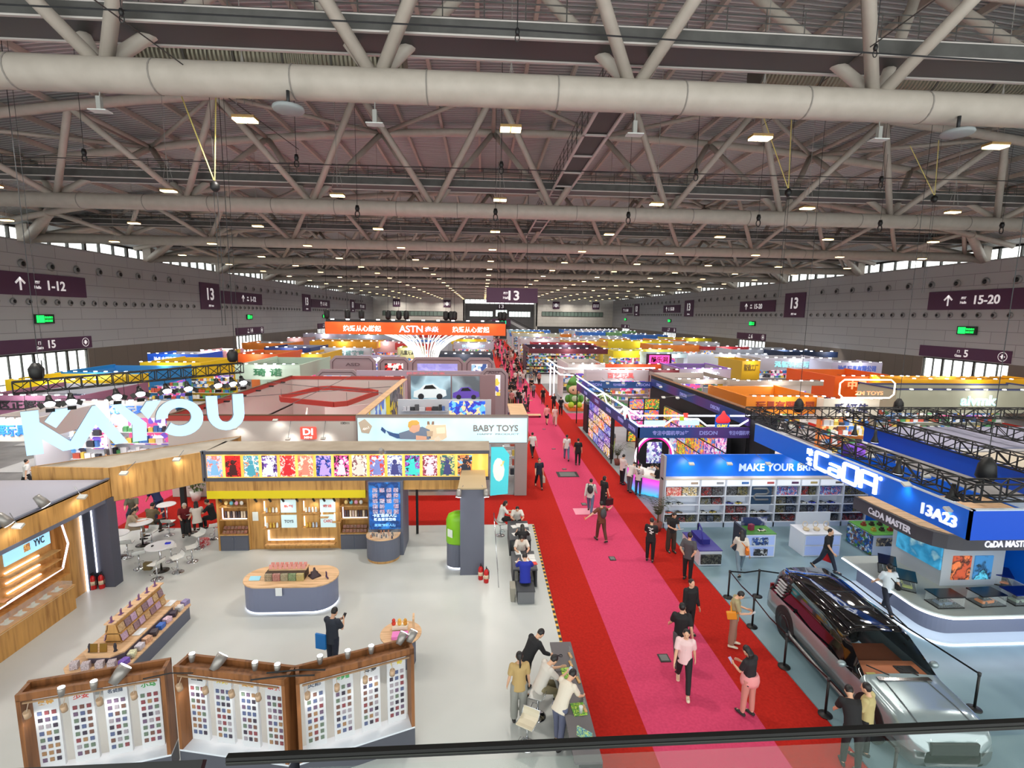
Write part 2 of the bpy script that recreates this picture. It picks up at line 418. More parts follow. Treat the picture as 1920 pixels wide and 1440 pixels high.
# escalators at the far end
t = thing('escalator', 'pale escalator descending from the middle balcony of the far end wall', 'escalator', (13, 204, 0))
MB().extr([(11, 203.5, 7.6), (20.5, 203.5, 2.8), (20.5, 203.5, 1.6), (11, 203.5, 6.4)], (0, 2.2, 0)).build('truss', M((176, 178, 180)), t)
MB().tube([(11, 203.4, 8.5), (20.5, 203.4, 3.7)], .12, 6).build('handrail', DARK, t)
t = thing('escalator', 'pale escalator at the left side of the far balcony', 'escalator', (2, 204, 0))
MB().extr([(4, 203.5, 7.6), (-4, 203.5, 3.8), (-4, 203.5, 2.6), (4, 203.5, 6.4)], (0, 2.2, 0)).build('truss', M((176, 178, 180)), t)
MB().tube([(4, 203.4, 8.5), (-4, 203.4, 4.7)], .12, 6).build('handrail', DARK, t)
t = thing('balcony_sign', 'dark balcony over the far end doorway carrying a green exit sign', 'balcony', (7.5, 203, 5))
MB().box(3.8, 11.2, 202.6, YF, 5.2, 7.9).build('slab', m_purple, t); MB().box(6.8, 9.4, 202.4, 202.6, 6.0, 7.2).build('exit_panel', M((20, 235, 150), .5, 0, 1.6), t)

# roof deck, purlins, rafters
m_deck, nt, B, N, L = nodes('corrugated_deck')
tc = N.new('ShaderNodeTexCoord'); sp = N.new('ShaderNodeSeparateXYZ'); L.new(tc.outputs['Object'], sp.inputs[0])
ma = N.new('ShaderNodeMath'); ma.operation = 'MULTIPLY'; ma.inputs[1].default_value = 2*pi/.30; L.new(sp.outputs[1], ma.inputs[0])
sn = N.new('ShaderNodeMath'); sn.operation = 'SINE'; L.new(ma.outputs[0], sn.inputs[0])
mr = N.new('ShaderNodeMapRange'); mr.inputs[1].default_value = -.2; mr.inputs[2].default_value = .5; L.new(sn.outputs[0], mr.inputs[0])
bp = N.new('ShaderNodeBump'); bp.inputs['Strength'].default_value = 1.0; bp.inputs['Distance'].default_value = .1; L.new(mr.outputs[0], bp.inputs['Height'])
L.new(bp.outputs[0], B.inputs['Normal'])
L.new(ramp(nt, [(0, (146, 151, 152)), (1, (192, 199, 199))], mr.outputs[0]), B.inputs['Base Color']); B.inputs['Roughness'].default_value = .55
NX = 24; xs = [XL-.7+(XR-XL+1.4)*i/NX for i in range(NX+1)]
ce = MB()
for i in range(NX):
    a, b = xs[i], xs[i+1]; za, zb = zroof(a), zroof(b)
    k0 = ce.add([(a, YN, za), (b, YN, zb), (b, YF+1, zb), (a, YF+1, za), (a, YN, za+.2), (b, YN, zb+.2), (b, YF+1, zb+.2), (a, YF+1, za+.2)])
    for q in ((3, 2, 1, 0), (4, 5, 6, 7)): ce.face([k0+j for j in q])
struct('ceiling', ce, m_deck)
pu = MB(); x = XC-2.55*18
while x < XR-1:
    z = zroof(x)
    if XL+1 < x: pu.box(x-.09, x+.09, YN, YF, z-.3, z-.02)
    x += 2.55
po = struct('trim_3', pu, m_steelw)
# wall struts / column heads above the wall at every truss
for side, X, sg in (('left', XL, 1), ('right', XR, -1)):
    cb = MB()
    for Y in TY:
        cb.obox((X+sg*.5, Y, 16.6), (1.0, .9, 1.6)); cb.tube([(X+sg*.5, Y, 16), (X+sg*5.5, Y-3.4, zroof(X+sg*5.5)-.5)], .42, 8); cb.tube([(X+sg*.5, Y, 16), (X+sg*5.5, Y+3.4, zroof(X+sg*5.5)-.5)], .42, 8)
    struct('trim_4' if sg > 0 else 'trim_5', cb, m_steelw)

# ------------------------------------------------------------------ trusses
def make_truss():
    t = thing('roof_truss', '', 'roof truss', (XC, 0, 16.2), None, True)
    N_ = 6; P = 7.65; bx = [4.5-XC+P*j for j in range(-6, 7)]
    MB().tube([(XL+.6-XC, 0, 0), (XR-.6-XC, 0, 0)], .46, 20).build('bottom_chord', m_steelw, t)
    tops = [.65-XC+P*j for j in range(-5, 7)]
    zt = lambda x: zroof(x+XC)-16.2-.55
    for s in (-1, 1):
        MB().tube([(x, 3.4*s, zt(x)) for x in [-47, -44]+[-40+4*i for i in range(21)]+[44, 47]], .26, 12).build('top_chord', m_steelw, t)
    for i, x in enumerate(bx):
        for s in (-1, 1):
            for tx_ in (x-P/2, x+P/2):
                if abs(tx_) < 46: MB().tube([(x+.12*(1 if tx_ > x else -1), 0, .3), (tx_, 3.4*s, zt(tx_))], .19, 8).build('diagonal', m_steelw, t)
    for x in tops:
        if abs(x) < 46: MB().tube([(x, -3.4, zt(x)), (x, 3.4, zt(x))], .14, 8).build('cross_strut', m_steelw, t)
    br = MB()
    for i in range(len(tops)-1):
        a, b = tops[i], tops[i+1]
        s = 1 if i % 2 else -1
        br.tube([(a, -3.4*s, zt(a)), (b, 3.4*s, zt(b))], .13, 6)
    br.build('bracing', m_steelw, t)
    bd = MB().lathe([(.475, -.02), (.475, .02)], (0, 0, 0), 16).xf(Matrix.Rotation(pi/2, 4, 'Y')).build('strap', M((140, 134, 128)), t)
    for j in range(-8, 9):
        c = bd if j == -8 else bd.copy()
        if j > -8: COL.objects.link(c)
        c.location = (j*3.825+1.2, 0, 0)
    return t
ORD = ['nearest the camera', 'second from the camera', 'third from the camera', 'fourth from the camera', 'fifth from the camera', 'sixth from the camera', 'seventh from the camera', 'eighth from the camera', 'ninth from the camera', 'tenth from the camera', 'eleventh from the camera', 'farthest from the camera']
tr0 = make_truss()
for k, Y in enumerate(TY):
    t = tr0 if k == 0 else copy_tree(tr0)
    t.location = (XC, Y, 16.2); tag(t, 'white tubular roof truss spanning the hall, '+ORD[k], 'roof truss', 'roof trusses')
# longitudinal tie pipes between trusses
# ------------------------------------------------------------------ catwalks
m_cat = noisy('galvanised_grey', (72, 71, 69), (88, 87, 85), 2, .5); m_catd = M((46, 46, 47), .5, .3)
def catwalk_x(name):
    t = thing('catwalk', '', 'catwalk', (XC, 0, 17.6), None, True)
    MB().box(-46, 46, -.6, .6, 0, .06).build('grating', M((60, 60, 61), .5), t)
    sd = MB()
    for s in (-1, 1): sd.box(-46, 46, s*.62-.02, s*.62+.02, 0, .42)
    sd.build('kick_plate', m_cat, t)
    fl_ = MB()
    for s in (-1, 1): fl_.box(-46, 46, s*.66-.05, s*.66+.05, -.05, .0); fl_.box(-46, 46, s*.62-.03, s*.62+.03, .42, .46)
    fl_.build('flange', M((196, 190, 186)), t)
    rl = MB()
    for s in (-1, 1):
        for z in (.72, .92, 1.14): rl.bar((-46, s*.62, z), (46, s*.62, z), .03)
        for j in range(-38, 39): rl.bar((j*1.2, s*.62, .4), (j*1.2, s*.62, 1.14), .025)
    rl.build('railing', m_cat, t)
    pp = MB().tube([(-46, .2, .55), (46, .2, .55)], .07, 6).tube([(-46, .35, .8), (46, .35, .8)], .05, 6); pp.build('pipe', M((120, 122, 122)), t)
    return t
cw0 = catwalk_x('x')
for k in range(11):
    t = cw0 if k == 0 else copy_tree(cw0)
    t.location = (XC, TY[k]+.5-.1*k*0, 17.6); tag(t, 'grey galvanised catwalk crossing the hall under the roof, '+ORD[k].replace('farthest', 'eleventh'), 'catwalk', 'catwalks across the hall')
t = thing('catwalk', 'grey catwalk running lengthwise down the middle of the roof', 'catwalk', (5.0, 16, 17.7))
g = MB(); r2 = MB(); fg = MB()
MB().box(4.5, 5.5, 17.3, 200, 17.66, 17.72).build('grating', m_catd, t)
for x in (4.45, 5.55):
    fg.box(x-.06, x+.06, 17.3, 200, 17.56, 17.66)
    for z in (18.1, 18.45, 18.8): r2.bar((x, 17.3, z), (x, 200, z), .03)
    for j in range(80): r2.bar((x, 17.4+j*1.3, 17.6), (x, 17.4+j*1.3, 18.8), .03)
for j in range(60): fg.box(4.4, 5.6, 17.4+j*3, 17.5+j*3, 17.56, 17.64)
fg.build('flange', M((196, 190, 186)), t); r2.build('railing', m_cat, t)

# ------------------------------------------------------------------ hanging lamps, antennas, speakers, ducts
def hb_lamp():
    t = thing('high_bay_lamp', '', 'lamp', (0, 0, 0), None, True)
    MB().box(-.34, .34, -.19, .19, .06, .14).build('housing', M((150, 120, 70), .5), t)
    MB().box(-.33, -.02, -.17, .17, 0, .06).box(.02, .33, -.17, .17, 0, .06).build('lens', HB, t)
    MB().bar((0, 0, .14), (0, 0, 1.9), .02).bar((-.25, 0, .14), (0, 0, .55), .012).bar((.25, 0, .14), (0, 0, .55), .012).build('cable', M((150, 146, 142)), t)
    return t
lp0 = hb_lamp(); first = True
for k in range(19):
    Y = 17.15+10.1*k
    for j in range(-5, 6):
        X = .87+8.33*j
        if X < XL+3 or X > XR-3: continue
        zl = 15.5 if k < 2 else 15.5
        t = lp0 if first else copy_tree(lp0); first = False
        t.location = (X, Y, zl)
        [c for c in t.children if c.name.startswith('cable')][0].scale = (1, 1, (zroof(X)-.03-zl)/1.9)
        tag(t, 'warm white rectangular high bay lamp hanging on a thin cable below the roof trusses', 'lamp', 'high bay lamps')
        if j % 2 == 0 and k % 2 == 0 and k < 19:
            l = bpy.data.lights.new('lamp_light', 'AREA'); l.shape = 'RECTANGLE'; l.size = .7; l.size_y = .4; l.energy = 235; l.color = (1, .93, .84); l.spread = 2.6
            lo = bpy.data.objects.new('lamp_light', l); COL.objects.link(lo); lo.parent = t; lo.location = (0, 0, -.05)
for px, py in ((541, 205), (1795, 250)):
    p = at(px, py, y=15.6); t = thing('ceiling_antenna', 'flat round grey dish hung from the nearest roof truss, %s' % ('left of centre' if px < 900 else 'at far right'), 'antenna', p)
    MB().lathe([(.1, .1), (.42, .06), (.44, 0), (.4, -.05), (.1, -.07)], p, 24).build('dish', M((150, 156, 158)), t)
    MB().tube([p+Vector((0, 0, .1)), p+Vector((0, 0, .5))], .05, 6).build('stem', DARK, t)
for px, py, nm in ((187, 200, 'left'), (703, 225, 'second'), (1190, 245, 'third'), (1648, 255, 'right')):
    p = at(px, py, y=15.9); t = thing('access_point', 'small grey box with a flat white plate under the nearest truss, %s of four' % nm, 'wireless antenna', p)
    MB().obox(p+Vector((0, 0, .1)), (.12, .12, .35)).tube([p, (p.x, 15.95, 15.8)], .015, 5).build('box', M((150, 150, 146)), t); MB().obox(p-Vector((0, 0, .12)), (.5, .3, .03)).build('plate', M((196, 200, 198)), t)
m_duct, nt, B, N, L = nodes('spiral_duct')
tc = N.new('ShaderNodeTexCoord'); sp = N.new('ShaderNodeSeparateXYZ'); L.new(tc.outputs['Object'], sp.inputs[0])
ma = N.new('ShaderNodeMath'); ma.operation = 'MULTIPLY'; ma.inputs[1].default_value = 38; L.new(sp.outputs[0], ma.inputs[0])
sn = N.new('ShaderNodeMath'); sn.operation = 'SINE'; L.new(ma.outputs[0], sn.inputs[0])
bp = N.new('ShaderNodeBump'); bp.inputs['Strength'].default_value = .6; bp.inputs['Distance'].default_value = .05; L.new(sn.outputs[0], bp.inputs['Height']); L.new(bp.outputs[0], B.inputs['Normal'])
B.inputs['Base Color'].default_value = lin((150, 146, 128))+(1,); B.inputs['Roughness'].default_value = .4; B.inputs['Metallic'].default_value = .5
for a, b, lb in (((270, 100), (760, 100), 'left'), ((1420, 130), (1990, 180), 'right')):
    p = at(*a, y=22.5); q = at(*b, y=22.5); q.z = p.z
    t = thing('ventilation_duct', 'large spiral round ventilation duct under the roof at the %s' % lb, 'duct', (p.x, p.y, p.z-.8))
    MB().tube([p, q], .75, 20).build('duct', m_duct, t)
    for j in range(6):
        c = p.lerp(q, (j+.0)/5.5); MB().tube([c-Vector((.04, 0, 0)), c+Vector((.04, 0, 0))], .79, 20).build('joint_ring', M((86, 84, 78)), t)
# tension cables strung across, hooks and chain hoists
def cable(pts, r, m, lb, nm='cable', cat='cable', group=None):
    mb = MB().tube([Vector(p) for p in pts], r, 4); return single(nm, mb, m, lb, cat, group)
cable([at(0, 8, y=12), at(960, 55, y=12.3), at(1920, 118, y=12.6)], .02, DARK, 'thin dark wire strung across in front of the nearest truss')
cable([at(0, 293, y=24), at(960, 318, y=24), at(1920, 340, y=24)], .02, DARK, 'thin dark wire strung across behind the nearest truss')
cable([at(150, -20, y=12), at(560, 280, y=24)], .02, M((60, 58, 56)), 'dark diagonal steel wire crossing the roof at upper left')
cable([at(1780, -20, y=12), at(1430, 235, y=24)], .02, M((60, 58, 56)), 'dark diagonal steel wire crossing the roof at upper right')
for px, py, Y in ((228, 30, 12), (970, 66, 12), (1641, 96, 12), (158, 292, 22), (556, 302, 22), (940, 315, 22), (1305, 328, 22), (1652, 342, 22), (670, 397, 31), (929, 403, 31), (1178, 409, 31), (1422, 414, 31), (1650, 424, 31), (1878, 428, 31)):
    p = at(px, py, y=Y); t = thing('lifting_hook', 'dark chain hook hanging on a wire under the roof', 'hook', p, 'hooks hanging under the roof')
    r = .035*Y/12
    MB().tube([p+Vector((0, 0, r*3)), Vector((p.x, p.y, zroof(p.x)-.03))], .012, 4).build('wire', DARK, t)
    h = MB(); h.lathe([(r, 0), (r*1.5, r*2), (r, r*4)], p, 8)
    h.tube([p+Vector((cos(a)*r*1.4, 0, -r*1.6+sin(a)*r*2.2)) for a in [pi*2*i/10 for i in range(11)]], r*.35, 5); h.build('hook', BLACK, t)
for px, py0, py1, Y in ((403, 170, 348, 17.5), (1478, 230, 360, 22), (1752, 300, 372, 24)):
    top = at(px, py0, y=Y); bot = at(px, py1, y=Y)
    t = thing('chain_hoist', 'black chain hoist hung on yellow slings %s' % {403: 'at the upper left', 1478: 'at the upper right', 1752: 'at the far upper right'}[px], 'hoist', bot)
    yel = M((206, 190, 110))
    MB().bar(bot+Vector((0, 0, .1)), top+Vector((-1.3, 0, .6)), .03).bar(bot+Vector((0, 0, .1)), top+Vector((.1, 0, .9)), .03).build('sling', yel, t)
    MB().lathe([(.05, -.2), (.14, -.1), (.14, .05), (.05, .15)], bot, 10).build('hoist_body', BLACK, t)
    MB().bar(bot-Vector((.05, 0, .2)), bot-Vector((.05, 0, 4.5)), .015).bar(bot+Vector((.06, 0, -.2)), bot+Vector((.06, 0, -4.5)), .015).bar(bot, Vector((bot.x, bot.y, zroof(bot.x)-.03)), .012).build('chain', DARK, t)

# ------------------------------------------------------------------ signs on the long walls
def wsign(side, y0, y1, z0, z1, kind, lb):
    X, sg = (XL, -1) if side == 'left' else (XR, 1)
    fc = (-sg, 0, 0); t = thing('direction_sign' if kind == 'dir' else 'hall_number_sign', lb, 'sign', (X, (y0+y1)/2, z0))
    MB().box(*sorted((X-sg*.02, X-sg*.14)), y0, y1, z0, z1).build('panel', m_purple, t)
    yc = (y0+y1)/2; L_ = y1-y0; xx = X-sg*.14; zc = (z0+z1)/2
    # the writing reads left to right seen from inside
    d = 1 if side == 'left' else -1
    if kind == 'dir':
        s = '1-12' if side == 'left' else '15-20'
        yn_, ya, yt = [at(q, 540, x=X).y+y0-(42.6 if side == 'left' else 44.6) for q in ((104, 36, 68) if side == 'left' else (1856, 1783, 1812))]
        tx(s, (xx, yn_, zc), None, .95, m_sign, t, 'number', fc, .03)
        a = MB(); a.box(*sorted((xx, xx-sg*.03)), ya-.09, ya+.09, zc-.6, zc+.5)
        for s2 in (-1, 1): a.obox((xx-sg*.015, ya+s2*.22, zc+.3), (.03, .75, .18), 0, -s2*.78)
        a.build('arrow', m_sign, t)
        tx('展厅', (xx, yt, zc+.22), None, .3, m_sign, t, 'lettering', fc, .03); tx('Halls', (xx, yt, zc-.25), None, .28, m_sign, t, 'lettering', fc, .03)
    else:
        tx('13', (xx, yc, zc+.35), None, 1.9, m_sign, t, 'number', fc, .03)
        tx('展厅 Hall', (xx, yc, z0+.55), None, .38, m_sign, t, 'lettering', fc, .03)
LBL = ['nearest', 'second', 'third', 'fourth', 'fifth']
for i in range(4):
    y = 44.6+44*i; wsign('left', y-2, y+13.4, 10.85, 12.95, 'dir', 'purple sign with a white arrow and 1-12 on the left wall, %s along it' % LBL[i])
    y = 80.4+44*i
    if i < 3: wsign('left', y, y+5.7, 9.85, 13.95, 'num', 'tall purple 13 sign on the left wall, %s along it' % LBL[i])
    y = 44.6+44*i; wsign('right', y, y+12.6, 10.85, 12.93, 'dir', 'purple sign with a white arrow and 15-20 on the right wall, %s along it' % LBL[i])
    y = 80.2+44*i
    if i < 3: wsign('right', y, y+5.6, 9.85, 13.95, 'num', 'tall purple 13 sign on the right wall, %s along it' % LBL[i])
# air nozzles
def nozzle(r):
    t = thing('air_nozzle', '', 'air nozzle', (0, 0, 0), None, True)
    MB().lathe([(r*.62, 0), (r, 0), (r*1.05, .05), (r*.7, .16), (r*.6, .16), (r*.55, .06)], (0, 0, 0), 14).build('collar', M((128, 126, 126)), t)
    MB().lathe([(r*.55, .165), (r*.05, .17)], (0, 0, 0), 12).build('opening', M((22, 22, 24)), t)
    return t
nb, ns = nozzle(.42), nozzle(.3); fb = fs = True
for side, X, sg in (('left', XL, 1), ('right', XR, -1)):
    for i in range(44):
        y = 47.5+i*3.2
        if any(abs(y-(83.2+44*q)) < 4 for q in range(4)): continue
        t = nb if fb else copy_tree(nb); fb = False
        t.location = (X+sg*.03, y, 13.75); t.rotation_euler = (0, sg*pi/2, 0)
        tag(t, 'large round air nozzle in the upper row of the %s wall' % side, 'air nozzle', 'large nozzles of the %s wall' % side)
    for i in range(86):
        y = 44.5+i*1.62
        if any(abs(y-(83.2+44*q)) < 3.4 for q in range(4)): continue
        t = ns if fs else copy_tree(ns); fs = False
        t.location = (X+sg*.03, y, 10.25); t.rotation_euler = (0, sg*pi/2, 0)
        tag(t, 'small round air nozzle in the lower row of the %s wall' % side, 'air nozzle', 'small nozzles of the %s wall' % side)
# big suspended hall sign
t = thing('suspended_hall_sign', 'large dark purple hanging sign reading Hall 13 above the aisle', 'sign', (2.6, 45, 10.65))
MB().box(.32, 4.87, 45, 45.5, 10.68, 11.97).build('panel', m_purple, t)
tx('13', (2.75, 45, 11.32), .95, .85, m_sign, t, 'number'); tx('展厅', (2.02, 45, 11.5), None, .22, m_sign, t); tx('Hall', (2.02, 45, 11.12), None, .22, m_sign, t)
MB().bar((1.3, 45.2, 11.9), (1.3, 45.2, 22.6), .03).bar((3.9, 45.2, 11.9), (3.9, 45.2, 22.65), .03).bar((1.5, 45.2, 11.9), (1.5, 45.2, 20), .02).build('hanger', m_cat, t)

# ------------------------------------------------------------------ carpets
def carpet(name, x0, x1, y0, y1, z, m, lb):
    return single(name, MB().box(x0, x1, y0, y1, 0, z), m, lb, 'carpet')
PX0, PX1, RX0, RX1 = 3.87, 6.72, 2.43, 8.36
carpet('pink_carpet', PX0, PX1, 5, 200, .012, m_pink, 'long pink carpet down the middle of the main aisle')
carpet('red_carpet', RX0, PX0, 5, 200, .01, m_red, 'narrow red carpet strip left of the long pink aisle carpet')
carpet('red_carpet', PX1, RX1, 5, 200, .01, m_red, 'narrow red carpet strip right of the long pink aisle carpet')
carpet('red_carpet', -15.4, RX0, 22.0, 25.9, .008, m_red, 'red carpet of the cross aisle behind the wood-trimmed booth')
carpet('pink_carpet', -19.2, -16.2, 16, 200, .012, m_pink, 'pink carpet of the parallel aisle at left behind the seating')
carpet('red_carpet', -16.2, -15.4, 22.0, 200, .01, m_red, 'red edge strip of the left parallel aisle')
carpet('pink_carpet', PX1, 50, 45.6, 48.6, .009, m_pink, 'pink cross aisle carpet to the right by the green mascot')
carpet('red_carpet', RX1, 50, 42.6, 45.6, .008, m_red, 'red strip in front of the pink cross aisle at right')
carpet('pink_carpet', -15.4, PX0, 44.5, 47, .009, m_pink, 'pink cross aisle carpet to the left before the rounded grey booth')
carpet('red_carpet', -15.4, RX0, 47, 49.5, .008, m_red, 'red strip behind the left pink cross aisle')
# stickers / floor boxes in the pink carpet
for i, (px, py, w_, d_h, lb) in enumerate(((1064, 890, .8, .5, 'large grey steel floor hatch set in the pink carpet'), (1148, 1048, .28, .3, 'small dark square floor socket in the pink carpet past the middle'),
        (1245, 1235, .34, .3, 'dark square floor socket with green light in the near pink carpet'), (1095, 946, .3, .3, 'small dark floor socket behind the walking man in hoodie'), (1058, 880, .3, .2, 'tiny floor box just beyond the steel hatch'),
        (1038, 842, .3, .2, 'small floor socket in the pink carpet beyond the hatch'), (1020, 805, .3, .2, 'small floor socket in the distant pink carpet'))):
    p = fl(px, py); t = thing('floor_box', lb, 'floor socket', (p.x, p.y, .012))
    s = 1 if w_ > .5 else .55
    MB().box(p.x-w_*s*.8, p.x+w_*s*.8, p.y-d_h*s, p.y+d_h*s, .012, .03).build('frame', M((36, 36, 34)), t)
    MB().box(p.x-w_*s*.6, p.x+w_*s*.6, p.y-d_h*s*.75, p.y+d_h*s*.75, .03, .036).build('lid', M((104, 106, 104)), t)
p = fl(1105, 960); single('white_mat', MB().box(p.x-.75, p.x+.5, p.y-.35, p.y+.45, .012, .02), M((230, 150, 170)), 'pale patch on the pink carpet under the hoodie man', 'mat')

# ------------------------------------------------------------------ camera-side balustrade
m_rail = M((7, 8, 8), .5)
a = at(423, 1421, y=.9); b = at(1960, 1352, y=.9)
t = thing('balustrade', 'black handrail of the glass balustrade right in front of the viewer', 'railing', ((a.x+b.x)/2, .9, min(a.z, b.z)-.6))
d = (b-a).normalized()
MB().quad(*[q_ for q_ in (a, b, b-Vector((0, 0, .0001)), a-Vector((0, 0, .0001)))]).obox((a+b)/2-Vector((0, -.005, .0085)), ((b-a).length, .012, .017), 0, 0, -math.asin(d.z)).xf(Matrix.Identity(4)).build('handrail', m_rail, t)
n0 = Vector((0, 0, 1))
MB().tube([a-Vector((0, .003, .009)), b-Vector((0, .003, .009))], .0012, 4).build('bead', M((58, 60, 56), .3, .5), t)
MB().quad(a-Vector((0, 0, .03)), b-Vector((0, 0, .03)), b-Vector((0, 0, .6)), a-Vector((0, 0, .6))).build('glass_panel', M((150, 170, 160), .08, 0, 0, .12), t)
a = at(-30, 1442, y=.9); b = at(381, 1423, y=.9)
t = thing('balustrade', 'short dark end of the neighbouring balustrade at the lower left', 'railing', ((a.x+b.x)/2, .9, min(a.z, b.z)-.6))
MB().tube([a-Vector((0, 0, .013)), b-Vector((0, 0, .013))], .012, 4).build('handrail', m_rail, t)
MB().quad(a-Vector((0, 0, .03)), b-Vector((0, 0, .03)), b-Vector((0, 0, .5)), a-Vector((0, 0, .5))).build('glass_panel', M((150, 170, 160), .08, 0, 0, .22), t)
# ------------------------------------------------------------------ people
def remesh(mb, voxel, smooth=2):
    me = mb.mesh('tmp', [WHITE]); o = bpy.data.objects.new('tmp', me)
    md = o.modifiers.new('r', 'REMESH'); md.mode = 'VOXEL'; md.voxel_size = voxel; md.use_smooth_shade = True
    if smooth: ms = o.modifiers.new('s', 'SMOOTH'); ms.iterations = smooth; ms.factor = .5
    r = evaluated(o); bpy.data.meshes.remove(me)
    r.materials.clear(); r.materials.append(WHITE); return r
def RX(a): return Matrix.Rotation(a, 3, 'X')
def RY(a): return Matrix.Rotation(a, 3, 'Y')
class Pose:
    """joints of a figure 1.72 tall facing +Y, from joint angles in degrees"""
    def __init__(s, lean=0, head=0, aL=(5, 8, 10, 0), aR=(5, 8, 10, 0), lL=(0, 0), lR=(0, 0), seat=None, turn=0):
        # arms: forward swing, outward, elbow bend, inward turn of forearm; legs: forward swing, knee bend
        def leg(sx, h, k):
            hip = Vector((sx*.095, 0, 0)); th = RX(radians(h)) @ Vector((0, 0, -.42)); kn = hip+th+Vector((sx*.01, 0, 0))
            sh = RX(radians(h-k)) @ Vector((0, 0, -.41)); an = kn+sh
            return hip, kn, an, radians(h-k)
        L = leg(-1, *lL); Rr = leg(1, *lR)
        low = min(L[2].z, Rr[2].z)
        pz = (seat+.10) if seat is not None else (-low+.085)
        up = Vector((0, 0, pz)); s.pel = up
        s.legs = [[p+up for p in l[:3]]+[l[3]] for l in (L, Rr)]
        T = RX(-radians(lean)); s.T = T
        s.waist = up+T @ Vector((0, 0, .16)); s.chest = up+T @ Vector((0, 0, .38)); s.neck = up+T @ Vector((0, 0, .53))
        TH_ = RX(-radians(lean+head)); s.TH = TH_; s.hb = s.neck+TH_ @ Vector((0, .0, .05)); s.head = s.neck+TH_ @ Vector((0, .02, .155))
        s.arms = []
        for sx, a in ((-1, aL), (1, aR)):
            sh = up+T @ Vector((sx*.175, 0, .475))
            A = RX(radians(a[0])) @ RY(-sx*radians(a[1])); el = sh+A @ Vector((0, 0, -.29))
            Bm = RX(radians(a[0]+a[2])) @ RY(-sx*radians(a[1])+sx*radians(a[3])); wr = el+Bm @ Vector((0, 0, -.25))
            s.arms.append((sh, el, wr, Bm, sx))
def hand(mb, wr, Bm, sx):
    P = lambda x, y, z: wr+Bm @ Vector((x, y, z))
    mb.tube([P(0, 0, .01), P(0, .005, -.045), P(0, .01, -.085)], [(.02, .024), (.018, .038), (.015, .036)], 8)
    for i, (o, l) in enumerate(((-.028, .062), (-.010, .074), (.009, .070), (.027, .054))):
        mb.tube([P(0, .01+o*sx*0+o, -.08), P(-sx*.006, .012+o*1.1, -.08-l*.5), P(-sx*.022, .014+o*1.1, -.08-l)], [.0095, .009, .008], 6)
    mb.tube([P(0, .03, -.03), P(-sx*.014, .052, -.06), P(-sx*.024, .054, -.088)], [.012, .0105, .009], 6)
